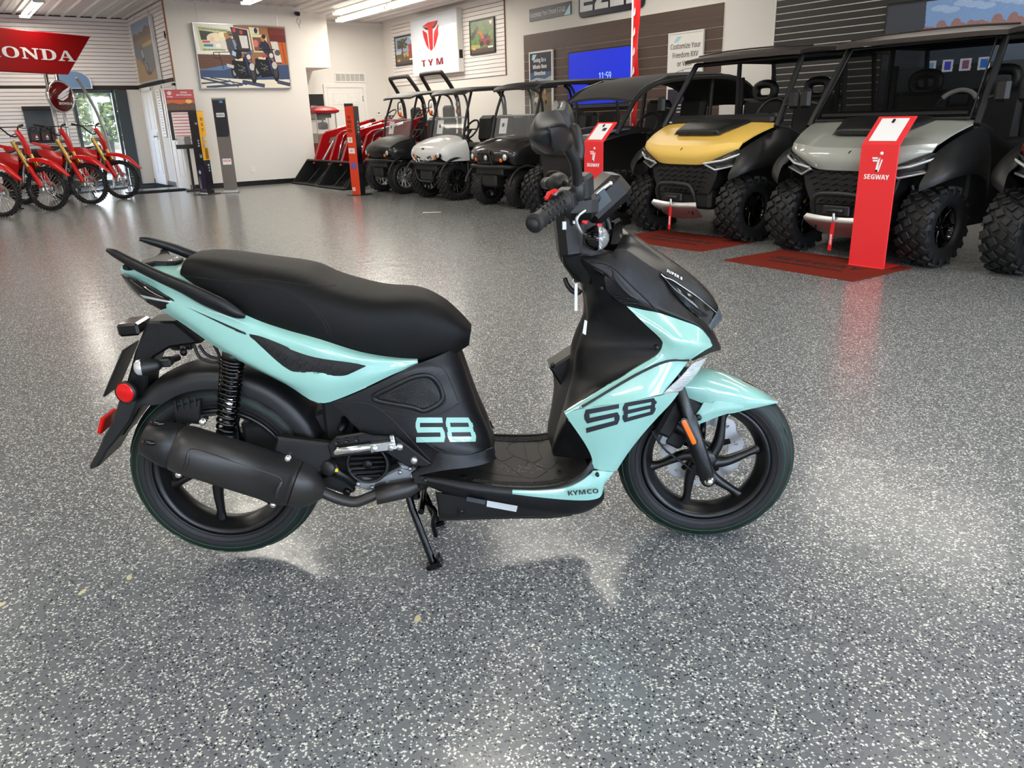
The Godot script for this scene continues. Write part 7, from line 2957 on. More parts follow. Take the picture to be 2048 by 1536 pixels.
func cart(at: Vector3, label: String, paintwork: Material, tr: float, knobbly: bool, rim_m: Material, long_roof: bool, half_screen: bool, guard: bool, trim: Material) -> void:
	var t := thing("golf_cart", label, "golf cart", at, 0.0, "golf carts parked in a row")
	var st := B()
	var tm := lug_tyre(tr, .22, 22, 4, .014 if knobbly else .005, .62, knobbly)
	var rm := spoke_rim(tr * .62, .18, 12)
	for s in [-1.0, 1.0]:
		on_wheel(t, Vector3(.30, tr, s * .42), tm, rm, rim_m, .06)
		on_wheel(t, Vector3(1.95, tr, s * .44), tm, rm, rim_m)
	# front cowl
	var cowl := net([
		sym([[.06, .66, .40], [.02, .63, .22], [.0, .62, 0]]),
		sym([[.03, .73, .44], [-.01, .74, .24], [-.02, .74, 0]]),
		sym([[.10, .82, .47], [.06, .84, .26], [.05, .85, 0]]),
		sym([[.26, .89, .49], [.24, .93, .28], [.23, .945, 0]]),
		sym([[.46, .92, .50], [.46, .97, .3], [.46, .985, 0]])], 4, 4)
	shell(st, cowl, Vector3(.006, -.01, 0))
	obj("front_cowl", st, paintwork, t)
	for s in [-1.0, 1.0]:
		st = B()
		shell(st, net([pts_m([[.06, .66, s * .40], [.12, .60, s * .50], [.30, .60, s * .56], [.50, .60, s * .57]]), pts_m([[.03, .73, s * .44], [.10, .72, s * .53], [.30, .76, s * .57], [.50, .76, s * .57]]), pts_m([[.10, .82, s * .47], [.16, .82, s * .52], [.32, .86, s * .54], [.48, .89, s * .54]]), pts_m([[.26, .89, s * .49], [.30, .89, s * .5], [.38, .90, s * .5], [.46, .92, s * .5]])], 3, 3), Vector3(0, 0, -.01 * s))
		obj("side_cowl", st, trim, t)
		# lamp pair
		st = B()
		ball(st, Vector3(.045, .695, s * .36), Vector3(.03, .062, .11), 14)
		var lp := obj("lamp_pod", st, M.black_gloss, t)
		st = B()
		lathe(st, [Vector2(.0001, .016), Vector2(.028, .012), Vector2(.042, 0)], 16, along(Vector3(.022, .70, s * .40), Vector3(-1, .05, s * .15)))
		obj("head_lamp", st, M.lens_back, lp)
		st = B()
		lathe(st, [Vector2(.0001, .014), Vector2(.022, .010), Vector2(.034, 0)], 14, along(Vector3(.022, .665, s * .31), Vector3(-1, .05, s * .1)))
		obj("turn_signal", st, M.amber, lp)
		# wheel arch lip
		st = B()
		tube(st, arc(Vector3(.30, tr, s * .55), tr + .07, deg_to_rad(15), deg_to_rad(170), 12, Vector3(-1, 0, 0)), .02, 6)
		obj("arch_lip", st, M.black_plastic, t)
		# roof posts
		st = B()
		tube(st, flow(pts_m([[.44, .92, s * .50], [.52, 1.25, s * .49], [.66, 1.62, s * .46]]), 3), .02, 8)
		obj("front_post", st, M.black_plastic, t)
		st = B()
		var rx := 2.02 if long_roof else 1.35
		tube(st, flow(pts_m([[rx, .85, s * .52], [rx - .01, 1.35, s * .52], [rx - .06, 1.58, s * .5], [rx - .2, 1.66, s * .46]]), 4), .02, 8)
		if long_roof:
			obj("rear_post", st, M.black_plastic, t)
			st = B()
			tube(st, flow(pts_m([[1.2, .9, s * .52], [1.22, 1.35, s * .52], [1.16, 1.58, s * .5], [1.05, 1.65, s * .46]]), 4), .018, 8)
		obj("rear_post", st, M.black_plastic, t)
	# nose trim, bumper, lower body
	st = B()
	box(st, Vector3(.02, .675, 0), Vector3(.05, .07, .46), .012)
	obj("nose_grille", st, M.black_plastic, t)
	st = B()
	box(st, Vector3(.0, .79, 0), Vector3(.01, .03, .07), .003, Basis(Vector3(0, 0, 1), -.4))
	obj("badge", st, M.ink_black, t)
	st = B()
	box(st, Vector3(.2, .52, 0), Vector3(.36, .16, .66), .03)
	box(st, Vector3(.12, .38, 0), Vector3(.22, .18, .36), .03)
	tube(st, flow(pts_m([[.2, .56, -.5], [.03, .57, -.42], [-.03, .57, 0], [.03, .57, .42], [.2, .56, .5]]), 4), .03, 8)
	obj("bumper", st, M.black_plastic, t)
	if guard:
		st = B()
		for s in [-1.0, 1.0]:
			tube(st, pts_m([[-.03, .56, s * .17], [-.05, .75, s * .15], [-.02, .78, s * .13]]), .012, 8)
		tube(st, pts_m([[-.05, .75, -.15], [-.05, .75, .15]]), .012, 8)
		tube(st, pts_m([[-.05, .62, -.16], [-.05, .62, .16]]), .008, 8)
		obj("brush_guard", st, M.black_gloss, t)
		st = B()
		lathe(st, [Vector2(.0001, .008), Vector2(.03, .006), Vector2(.035, 0)], 14, along(Vector3(-.045, .69, .03), Vector3(-1, 0, 0)))
		obj("round_mark", st, M.lens_back, t)
	elif knobbly:
		st = B()
		slab(st, [Vector2(-.30, .66), Vector2(-.22, .59), Vector2(-.12, .63), Vector2(-.06, .57), Vector2(.06, .57), Vector2(.12, .63), Vector2(.22, .59), Vector2(.30, .66), Vector2(.2, .60), Vector2(.1, .55), Vector2(-.1, .55), Vector2(-.2, .60)], .02, Transform3D(Basis(Vector3(0, 0, 1), Vector3(0, 1, 0), Vector3(-1, 0, 0)), Vector3(-.03, .02, 0)))
		obj("white_splitter", st, paintwork, t)
		st = B()
		for s in [-1.0, 1.0]:
			tube(st, flow(pts_m([[.1, .58, s * .44], [.02, .42, s * .30], [.02, .30, s * .2], [.02, .29, 0]]), 4), .016, 8)
		obj("lower_guard", st, M.black_plastic, t)
	st = B()
	slab(st, [Vector2(.48, .26), Vector2(2.2, .26), Vector2(2.25, .72), Vector2(1.6, .74), Vector2(1.0, .68), Vector2(.95, .36), Vector2(.56, .36), Vector2(.5, .92)], 1.06, Transform3D(Basis(), Vector3(0, 0, -.53)), .02)
	obj("body_tub", st, M.black_plastic, t)
	st = B()
	box(st, Vector3(.52, .86, 0), Vector3(.1, .14, .98), .03)
	obj("dashboard", st, M.black_plastic, t)
	for q in ([[1.18, 0.0], [1.85, 0.0]] if long_roof else [[1.15, 0.0]]):
		st = B()
		box(st, Vector3(q[0], .78, 0), Vector3(.46, .12, 1.0), .05)
		obj("seat_cushion", st, mat("cart_seat", Color(.12, .12, .12), .6) if not M.has("cart_seat") else M.cart_seat, t)
		for s in [-1.0, 1.0]:
			st = B()
			box(st, Vector3(q[0] + .24, 1.05, s * .25), Vector3(.12, .44, .46), .06, Basis(Vector3(0, 0, 1), -.12))
			obj("seat_back", st, M.cart_seat, t)
	st = B()
	tube(st, arc(Vector3(.76, 1.06, .26), .165, 0, TAU, 24, Vector3(0, 0, 1), Vector3(.55, .83, 0)).slice(0, 24), .015, 8, false, Vector3.ZERO, true)
	tube(st, pts_m([[.76, 1.06, .26], [.58, .86, .26]]), .02, 8)
	tube(st, pts_m([[.76, 1.06, .12], [.76, 1.06, .40]]), .012, 6)
	obj("steering_wheel", st, M.black_plastic, t)
	# roof
	var x1 := 2.35 if long_roof else 1.75
	st = B()
	shell(st, net([
		sym([[.50, 1.60, .50], [.46, 1.605, .3], [.45, 1.61, 0]]),
		sym([[.66, 1.65, .56], [.64, 1.675, .35], [.64, 1.685, 0]]),
		sym([[lerpf(.66, x1, .5), 1.69, .57], [lerpf(.66, x1, .5), 1.715, .35], [lerpf(.66, x1, .5), 1.72, 0]]),
		sym([[x1 - .1, 1.715, .55], [x1 - .08, 1.735, .35], [x1 - .08, 1.74, 0]]),
		sym([[x1, 1.70, .48], [x1 + .03, 1.705, .3], [x1 + .03, 1.71, 0]])], 3, 3), Vector3(0, -.03, 0))
	obj("roof", st, M.black_plastic, t)
	# windscreen: two panes with a bright joint
	var low := [Vector3(.46, .95, .47), Vector3(.53, 1.24, .46)]
	var high := [Vector3(.535, 1.25, .46), Vector3(.655, 1.60, .44)]
	for q in ([low] if half_screen else [low, high]):
		st = B()
		var a: Vector3 = q[0]
		var b: Vector3 = q[1]
		quad(st, Vector3(a.x, a.y, -a.z), Vector3(b.x, b.y, -b.z), b, a)
		obj("windscreen", st, M.acrylic, t)
	st = B()
	rod(st, Vector3(.53, 1.245, -.46), Vector3(.53, 1.245, .46), .010, 8)
	obj("screen_joint", st, M.acrylic_edge, t)
	st = B()
	quad(st, Vector3(.49, 1.0, -.38), Vector3(.535, 1.21, -.38), Vector3(.535, 1.21, -.2), Vector3(.49, 1.0, -.2))
	quad(st, Vector3(.492, 1.0, -.2), Vector3(.537, 1.21, -.2), Vector3(.537, 1.21, -.38), Vector3(.492, 1.0, -.38))
	var ps := obj("price_sheet", st, M.white_print, t)
	st = B()
	box(st, Vector3(.51, 1.12, -.29), Vector3(.003, .05, .05), 0.0, Basis(Vector3(0, 0, 1), -.22))
	obj("sheet_photo", st, M.ink_grey, ps)

func tractor(at: Vector3, label: String) -> void:
	var red: Material = mat("tractor_red", Color(.60, .02, .05), .25) if not M.has("tractor_red") else M.tractor_red
	var t := thing("tractor", label, "tractor", at, 0.0, "red tractors beside the golf carts")
	var st := B()
	var fr := lug_tyre(.30, .22, 14, 2, .025, .5)
	var rr := lug_tyre(.48, .32, 16, 2, .035, .55)
	var fm := spoke_rim(.15, .16, 6)
	var rm := spoke_rim(.26, .24, 6)
	for s in [-1.0, 1.0]:
		on_wheel(t, Vector3(1.25, .30, s * .44), fr, fm, M.lens_back)
		on_wheel(t, Vector3(2.55, .48, s * .50), rr, rm, M.lens_back)
		# loader arm: up from the bucket, elbow, back to the post
		st = B()
		var arm := [Vector2(.36, .40), Vector2(.50, .36), Vector2(.80, .92), Vector2(1.9, 1.15), Vector2(1.9, 1.30), Vector2(.74, 1.06), Vector2(.62, .98)]
		slab(st, arm, .09, Transform3D(Basis(), Vector3(0, 0, s * .40 - .045)), .008)
		obj("loader_arm", st, red, t)
		st = B()
		tube(st, pts_m([[.55, .45, s * .33], [.85, .85, s * .33]]), .026, 10)
		tube(st, pts_m([[1.1, .7, s * .36], [1.7, .8, s * .36]]), .03, 10)
		obj("hydraulic_ram", st, M.alu, t)
		st = B()
		for i in 3:
			tube(st, flow(pts_m([[.56, .5, s * .46 + i * .012], [.68, .85, s * .46 + i * .012], [.84, 1.02 + i * .016, s * .46], [1.4, 1.17 + i * .016, s * .46]]), 4), .007, 6)
		obj("hydraulic_line", st, M.chrome, t)
		st = B()
		box(st, Vector3(1.85, .9, s * .40), Vector3(.14, .75, .1), .01)
		obj("loader_post", st, M.black_plastic, t)
		st = B()
		shell(st, net([pts_m([[2.1, .75, s * .36], [2.2, .98, s * .36], [2.5, 1.08, s * .36], [2.85, 1.02, s * .36]]), pts_m([[2.08, .72, s * .66], [2.2, .95, s * .68], [2.5, 1.05, s * .68], [2.85, .98, s * .66]])], 3, 2), Vector3(0, -.015, 0))
		obj("rear_wing", st, red, t)
	# bucket: bent plate with end plates and a lip
	st = B()
	var pr := [Vector2(-.06, .03), Vector2(.30, .02), Vector2(.46, .08), Vector2(.50, .20), Vector2(.42, .40), Vector2(.36, .47)]
	var g := []
	for p in flow(pr, 3):
		g.append([Vector3(p.x, p.y, -.66), Vector3(p.x, p.y, .66)])
	shell(st, g, Vector3(.012, .0, 0))
	var bk := obj("bucket", st, M.black_plastic, t)
	for s in [-1.0, 1.0]:
		st = B()
		slab(st, [Vector2(-.06, .015), Vector2(.30, .01), Vector2(.47, .07), Vector2(.51, .20), Vector2(.43, .40), Vector2(.34, .49)], .016, Transform3D(Basis(), Vector3(0, 0, s * .665 - .008)))
		obj("end_plate", st, M.black_plastic, bk)
	st = B()
	box(st, Vector3(.35, .475, 0), Vector3(.05, .035, 1.32), .006)
	obj("top_bar", st, M.black_plastic, bk)
	st = B()
	box(st, Vector3(-.05, .022, 0), Vector3(.12, .018, 1.34), .004)
	obj("cutting_edge", st, M.dark_metal, bk)
	for i in 2:
		st = B()
		box(st, Vector3(.24, .14, -.22 + i * .44), Vector3(.52, .02, .03), .004, Basis(Vector3(0, 0, 1), .75))
		obj("rib", st, M.black_plastic, bk)
	# bonnet
	st = B()
	shell(st, net([
		sym([[1.02, .60, .26], [1.0, .60, .15], [.99, .60, 0]]),
		sym([[.96, .80, .27], [.93, .82, .15], [.92, .82, 0]]),
		sym([[1.02, .95, .26], [.99, 1.0, .15], [.98, 1.02, 0]]),
		sym([[1.5, 1.06, .29], [1.5, 1.12, .18], [1.5, 1.14, 0]]),
		sym([[2.05, 1.12, .31], [2.05, 1.18, .2], [2.05, 1.20, 0]])], 3, 3), Vector3(.01, -.01, 0))
	obj("bonnet", st, red, t)
	for s in [-1.0, 1.0]:
		st = B()
		slab(st, [Vector2(1.0, .62), Vector2(2.05, .66), Vector2(2.05, 1.13), Vector2(1.5, 1.07), Vector2(1.0, .95)], .02, Transform3D(Basis(), Vector3(0, 0, s * .29 - .01)), .004)
		obj("bonnet_side", st, red, t)
	st = B()
	box(st, Vector3(1.6, .5, 0), Vector3(1.5, .3, .4), .03)
	box(st, Vector3(2.5, .6, 0), Vector3(.7, .4, .5), .03)
	obj("chassis", st, M.black_matte, t)
	for s in [-1.0, 1.0]:
		var f := Node3D.new()
		f.name = "front_mark"
		f.transform = Transform3D(WA, Vector3(.64, .80, s * .40))
		f.basis = WA * Basis(Vector3(1, 0, 0), -.5)
		t.add_child(f, true)
		tym_emblem(f, Vector3.ZERO, .06, M.white_print)
		lettering("TYM", .02, M.white_print, f, Transform3D(Basis(), Vector3(0, -.055, .002)), false, true, false, 1.4)
	# seat, wheel, roll bar with lamps
	st = B()
	box(st, Vector3(2.55, 1.05, 0), Vector3(.4, .1, .44), .04)
	box(st, Vector3(2.76, 1.28, 0), Vector3(.1, .45, .42), .05)
	obj("seat", st, M.black_matte, t)
	st = B()
	tube(st, arc(Vector3(2.1, 1.34, .0), .18, 0, TAU, 24, Vector3(0, 0, 1), Vector3(.7, .7, 0)).slice(0, 24), .014, 8, false, Vector3.ZERO, true)
	tube(st, pts_m([[2.1, 1.34, 0], [1.98, 1.15, 0]]), .025, 8)
	tube(st, pts_m([[2.1, 1.34, -.17], [2.1, 1.34, .17]]), .012, 6)
	obj("steering_wheel", st, M.black_plastic, t)
	st = B()
	tube(st, flow(pts_m([[2.72, .8, -.46], [2.72, 1.5, -.46], [2.60, 1.80, -.46], [2.40, 2.09, -.42], [2.38, 2.13, -.32], [2.38, 2.13, .32], [2.40, 2.09, .42], [2.60, 1.80, .46], [2.72, 1.5, .46], [2.72, .8, .46]]), 4), .042, 8)
	obj("roll_bar", st, M.black_plastic, t)
	for s in [-1.0, 1.0]:
		st = B()
		tube(st, flow(pts_m([[2.70, 1.30, s * .46], [2.62, 1.36, s * .56], [2.62, 1.60, s * .56], [2.68, 1.64, s * .48]]), 4), .015, 8)
		obj("lamp_guard", st, M.black_plastic, t)
		st = B()
		box(st, Vector3(2.64, 1.52, s * .53), Vector3(.06, .1, .08), .02)
		obj("work_lamp", st, M.lens_back, t)
		st = B()
		box(st, Vector3(2.64, 1.38, s * .53), Vector3(.06, .09, .08), .02)
		obj("amber_lamp", st, M.amber, t)

func vehicles() -> void:
	mat("acrylic_edge", Color(.7, .7, .7), .3)
	var grey := mat("utv_grey", Color(.63, .64, .61), .16, .0)
	grey.clearcoat_enabled = true
	grey.clearcoat_roughness = .03
	var yellow := mat("utv_yellow", Color(.90, .74, .36), .42)
	var dark_red := mat("utv_red", Color(.35, .03, .04), .2)
	var roof_a := mat("roof_plastic", Color(.20, .165, .155), .32)  # dark plastic; the warm tint is a reflection put into the base colour
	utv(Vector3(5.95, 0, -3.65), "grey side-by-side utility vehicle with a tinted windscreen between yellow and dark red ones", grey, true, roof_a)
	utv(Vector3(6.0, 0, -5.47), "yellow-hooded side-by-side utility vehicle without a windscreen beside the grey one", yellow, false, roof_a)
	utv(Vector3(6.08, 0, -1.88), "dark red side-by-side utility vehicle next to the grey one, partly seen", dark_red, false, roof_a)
	ssv(Vector3(6.0, 0, -7.33))
	price_stand(Vector3(5.87, 0, -3.32), "red price stand with a blank white sheet before the grey utility vehicle", false)
	price_stand(Vector3(5.86, 0, -6.55), "red price stand with a printed price sheet between black and yellow vehicles", true)
	# red door mats on the floor
	for q in [[Vector3(5.72, .005, -3.68), "thin red floor mat with dark print before the grey utility vehicle", -.03, .95], [Vector3(5.95, .005, -5.35), "thin red floor mat under the nose of the yellow utility vehicle", .0, .9]]:
		var t := thing("floor_mat", q[1], "mat", q[0], q[2], "red floor mats")
		var st := B()
		box(st, Vector3(0, 0, 0), Vector3(.78, .01, 1.22), .003)
		obj("mat_sheet", st, mat("mat_red", Color(.45, .14, .085), .85, 0.0, .3) if not M.has("mat_red") else M.mat_red, t)
		lettering("SEGWAY", .12, mat("mat_ink", Color(.12, .04, .035), .8) if not M.has("mat_ink") else M.mat_ink, t, Transform3D(Basis(Vector3(0, 0, 1), Vector3(1, 0, 0), Vector3(0, 1, 0)), Vector3(.02, .0062, .0)), false, true, false, 1.3, .001)
		lettering("POWERSPORTS", .06, M.mat_ink, t, Transform3D(Basis(Vector3(0, 0, 1), Vector3(1, 0, 0), Vector3(0, 1, 0)), Vector3(-.14, .0062, .0)), false, true, false, 1.2, .001)
	var gloss := mat("cart_black", Color(.015, .015, .017), .08)
	gloss.clearcoat_enabled = true
	var white := mat("cart_white", Color(.86, .86, .85), .2)
	var chgrey := mat("cart_grey", Color(.15, .155, .155), .15)
	cart(Vector3(6.42, 0, -9.42), "glossy black golf cart with a front brush guard and a full windscreen", gloss, .255, false, M.alloy_black, true, false, true, gloss)
	cart(Vector3(6.42, 0, -11.2), "white golf cart with knobbly tyres between the black and grey carts", white, .29, true, M.alloy_black, true, false, false, white)
	cart(Vector3(6.45, 0, -12.95), "dark grey golf cart with a half windscreen and bright spoked wheels", M.black_plastic, .285, false, M.alu, false, true, false, chgrey)
	tractor(Vector3(6.42, 0, -14.83), "red tractor with a black front loader bucket next to the grey golf cart")
	tractor(Vector3(6.46, 0, -16.3), "red tractor with a black front loader bucket next to the popcorn machine")

# ---------------------------------------------------------------- left side: dirt bikes, displays, stands
func dirt_bike() -> Node3D:
	# local x forward, y up, z to the rider's right
	var t := thing("dirt_bike", "red motocross bike with gold forks, first of the row", "dirt bike", Vector3.ZERO, 0.0, "red dirt bikes parked in a row")
	var st := B()
	var tm := lug_tyre(.345, .085, 46, 3, .016, .82, false)
	var rear := lug_tyre(.335, .11, 40, 3, .018, .76, false)
	var steer := Node3D.new()
	steer.name = "front_assembly"
	t.add_child(steer)
	steer.position = Vector3(.62, .345, 0)
	steer.rotation.y = .2
	var xf := Transform3D(Basis(Vector3(1, 0, 0), Vector3(0, 0, 1), Vector3(0, -1, 0)), Vector3.ZERO)
	var wheel_of := func(parent: Node3D, at: Vector3, tyre: Mesh, rim: float) -> void:
		instance("tyre", tyre, M.rubber, parent, Transform3D(Basis(), at))
		var s2 := B()
		var f := Transform3D(xf.basis, at)
		lathe(s2, [Vector2(rim, -.022), Vector2(rim - .008, -.02), Vector2(rim - .012, 0), Vector2(rim - .008, .02), Vector2(rim, .022)], 48, f)
		obj("rim", s2, M.black_gloss, parent)
		s2 = B()
		lathe(s2, [Vector2(.0001, -.05), Vector2(.03, -.05), Vector2(.034, -.04), Vector2(.018, -.03), Vector2(.018, .03), Vector2(.034, .04), Vector2(.03, .05), Vector2(.0001, .05)], 18, f)
		obj("hub", s2, M.alu, parent)
		s2 = B()
		for i in 32:
			var a := TAU * i / 32.0
			var b := a + (.35 if i % 2 else -.35)
			var z := .035 if i % 4 < 2 else -.035
			tube(s2, [at + Vector3(cos(b) * .032, sin(b) * .032, z), at + Vector3(cos(a) * (rim - .01), sin(a) * (rim - .01), 0)], .0028, 4, false)
		obj("spokes", s2, M.chrome, parent).set_meta("kind", "stuff")
		s2 = B()
		for i in 40:
			var a := TAU * i / 40.0
			var b := TAU * (i + 1) / 40.0
			var ro := .125 + (.006 if i % 4 < 2 else 0.0)
			for z in [-.058, -.055]:
				quad(s2, at + Vector3(cos(a) * .095, sin(a) * .095, z), at + Vector3(cos(b) * .095, sin(b) * .095, z), at + Vector3(cos(b) * ro, sin(b) * ro, z), at + Vector3(cos(a) * ro, sin(a) * ro, z))
		obj("brake_disc", s2, M.alu, parent)
	wheel_of.call(steer, Vector3.ZERO, tm, .285)
	# forks lean back: top behind the axle
	var top := Vector3(-.33, .74, 0)
	for s in [-1.0, 1.0]:
		var a := Vector3(-.02, .0, s * .11)
		var b := top + Vector3(0, 0, s * .11)
		st = B()
		tube(st, [a.lerp(b, .40), a.lerp(b, 1.0)], .033, 12)
		obj("fork_tube", st, mat("fork_gold", Color(.80, .66, .36), .25, .85) if not M.has("fork_gold") else M.fork_gold, steer)
		st = B()
		tube(st, [a.lerp(b, .06) + Vector3(.02, 0, 0), a.lerp(b, .2) + Vector3(.02, 0, 0), a.lerp(b, .48) + Vector3(.018, 0, 0)], [Vector2(.04, .038), Vector2(.042, .04), Vector2(.034, .034)], 10)
		obj("fork_guard", st, M.race_red, steer)
		st = B()
		box(st, a, Vector3(.08, .06, .035), .012)
		obj("fork_foot", st, M.alu, steer)
	st = B()
	box(st, Vector3(-.20, .44, 0), Vector3(.09, .05, .26), .012, Basis(Vector3(0, 0, 1), .43))
	box(st, Vector3(-.32, .71, 0), Vector3(.08, .04, .26), .012, Basis(Vector3(0, 0, 1), .43))
	obj("fork_clamp", st, M.alu, steer)
	st = B()
	shell(st, net([
		sym([[-.50, .28, .055], [-.50, .30, .04], [-.50, .31, 0]]),
		sym([[-.30, .40, .085], [-.30, .43, .06], [-.30, .44, 0]]),
		sym([[-.05, .43, .09], [-.05, .47, .06], [-.05, .48, 0]]),
		sym([[.20, .36, .075], [.20, .40, .05], [.20, .41, 0]]),
		sym([[.42, .18, .03], [.42, .20, .02], [.42, .205, 0]])], 3, 4), Vector3(0, -.006, 0))
	obj("front_fender", st, M.race_red, steer)
	st = B()
	shell(st, net([pts_m([[-.18, .54, -.07], [-.15, .54, 0], [-.18, .54, .07]]), pts_m([[-.21, .72, -.075], [-.17, .72, 0], [-.21, .72, .075]]), pts_m([[-.30, .90, -.06], [-.27, .91, 0], [-.30, .90, .06]])], 3, 3), Vector3(-.008, 0, 0))
	obj("number_plate", st, M.race_red, steer)
	st = B()
	tube(st, flow(pts_m([[-.47, .98, -.40], [-.42, .95, -.22], [-.36, .82, -.08], [-.36, .82, .08], [-.42, .95, .22], [-.47, .98, .40]]), 4), .012, 8)
	tube(st, pts_m([[-.42, .95, -.2], [-.42, .95, .2]]), .009, 8)
	obj("handlebar", st, M.dark_metal, steer)
	for s in [-1.0, 1.0]:
		st = B()
		tube(st, pts_m([[-.445, .965, s * .29], [-.47, .98, s * .41]]), .019, 10)
		tube(st, flow(pts_m([[-.42, .95, s * .22], [-.38, .93, s * .28], [-.40, .93, s * .38]]), 3), .007, 6)
		obj("grip", st, M.rubber, steer)
	st = B()
	tube(st, flow(pts_m([[-.36, .80, .10], [-.20, .84, .16], [-.12, .64, .14], [-.16, .40, .12]]), 5), .006, 6)
	obj("cable", st, M.rubber, steer)
	# chassis
	wheel_of.call(t, Vector3(-.82, .335, 0), rear, .255)
	st = B()
	tube(st, flow(pts_m([[.30, .92, 0], [.0, .80, .12], [-.25, .62, .14], [-.30, .38, .10]]), 4), Vector2(.02, .045), 8)
	tube(st, flow(pts_m([[.30, .92, 0], [.0, .80, -.12], [-.25, .62, -.14], [-.30, .38, -.10]]), 4), Vector2(.02, .045), 8)
	tube(st, flow(pts_m([[.32, .86, .0], [.26, .6, .05], [.22, .42, .08], [-.1, .32, .09], [-.3, .36, .09]]), 4), .022, 8)
	tube(st, flow(pts_m([[.32, .86, .0], [.26, .6, -.05], [.22, .42, -.08], [-.1, .32, -.09], [-.3, .36, -.09]]), 4), .022, 8)
	obj("frame", st, M.cast_alloy, t)
	st = B()
	box(st, Vector3(-.02, .46, 0), Vector3(.3, .24, .22), .05)
	rod(st, Vector3(-.02, .42, .1), Vector3(-.02, .42, .14), .09, 18, .01)
	box(st, Vector3(.06, .64, 0), Vector3(.16, .22, .16), .03, Basis(Vector3(0, 0, 1), .2))
	obj("engine", st, M.dark_metal, t)
	st = B()
	tube(st, flow(pts_m([[.14, .62, .06], [.24, .5, .10], [.18, .34, .14], [-.05, .36, .16], [-.3, .55, .15]]), 4), .02, 10)
	obj("header_pipe", st, mat("pipe_bronze", Color(.45, .36, .26), .3, .8) if not M.has("pipe_bronze") else M.pipe_bronze, t)
	st = B()
	tube(st, pts_m([[-.35, .68, .17], [-.85, .80, .19]]), .05, 12)
	obj("silencer", st, M.alu, t)
	st = B()
	tube(st, pts_m([[-.3, .38, .08], [-.82, .335, .10]]), Vector2(.016, .032), 8)
	tube(st, pts_m([[-.3, .38, -.08], [-.82, .335, -.10]]), Vector2(.016, .032), 8)
	obj("swing_arm", st, M.alu, t)
	for s in [-1.0, 1.0]:
		st = B()
		shell(st, net([pts_m([[.30, .86, s * .12], [.05, .92, s * .13], [-.2, .92, s * .12]]), pts_m([[.36, .72, s * .20], [.1, .78, s * .18], [-.15, .84, s * .14]]), pts_m([[.22, .48, s * .17], [.08, .62, s * .17], [-.05, .74, s * .14]])], 4, 4), Vector3(0, 0, -.008 * s))
		obj("shroud", st, M.race_red, t)
		st = B()
		shell(st, net([pts_m([[-.3, .86, s * .11], [-.7, .90, s * .10], [-1.0, .98, s * .06]]), pts_m([[-.35, .66, s * .15], [-.65, .72, s * .13], [-.9, .86, s * .07]])], 4, 3), Vector3(0, 0, -.008 * s))
		obj("side_plate", st, M.race_red, t)
	st = B()
	var g := []
	for q in [[.16, .93, .07], [-.1, .91, .10], [-.4, .92, .09], [-.75, .95, .07]]:
		g.append([Vector3(q[0], q[1] - .06, q[2]), Vector3(q[0], q[1], q[2] * .9), Vector3(q[0], q[1] + .015, 0), Vector3(q[0], q[1], -q[2] * .9), Vector3(q[0], q[1] - .06, -q[2])])
	shell(st, net(g, 3, 3), Vector3(0, -.02, 0))
	obj("seat", st, M.black_matte, t)
	st = B()
	shell(st, net([sym([[-.6, .90, .09], [-.6, .93, 0]]), sym([[-.9, .95, .085], [-.9, .99, 0]]), sym([[-1.2, 1.02, .05], [-1.2, 1.04, 0]])], 3, 3), Vector3(0, -.006, 0))
	obj("rear_fender", st, M.race_red, t)
	st = B()
	tube(st, pts_m([[-.30, .34, -.1], [-.26, .02, -.24]]), .012, 8)
	box(st, Vector3(-.255, .008, -.245), Vector3(.06, .016, .05), .004)
	obj("side_stand", st, M.dark_metal, t)
	return t

func standee(at: Vector3, turn: float, h: float, side: float, label: String, faces: Array) -> Node3D:
	# three-sided card column on a thin black base
	var t := thing("display_column", label, "display column", at, turn, "three-sided display columns")
	var st := B()
	var r := side / sqrt(3.0)
	var c := []
	for i in 3:
		var a := PI / 2 + TAU * i / 3.0
		c.append(Vector3(cos(a) * r, 0, sin(a) * r))
	for i in 3:
		st = B()
		var a: Vector3 = c[i]
		var b: Vector3 = c[(i + 1) % 3]
		var u := (b - a)
		var n := u.cross(Vector3.UP).normalized()
		if n.dot((a + b) / 2) < 0:
			n = -n
		var bs := Basis(Vector3.UP.cross(n).normalized(), Vector3.UP, n)
		box(st, (a + b) / 2 + Vector3(0, h / 2, 0), Vector3(side - .004, h, .006), .001, bs)
		var f := obj("card_face", st, faces[i][0], t)
		for q in faces[i].slice(1):
			var p: Vector3 = (a + b) / 2 + n * .0035 + bs.x * q[1] + Vector3(0, q[2], 0)
			if q[0] is String:
				lettering(q[0], q[3], q[4], f, Transform3D(bs, p), false, true, false, q[5])
			else:
				st = B()
				sheet(st, p, bs.x * q[3], Vector3(0, q[4], 0))
				obj("print_block", st, q[0], f)
	st = B()
	lathe(st, [Vector2(.0001, 0), Vector2(side * 1.0, 0), Vector2(side * 1.0, .006), Vector2(.0001, .008)], 28)
	obj("base_disc", st, M.ink_black, t)
	return t

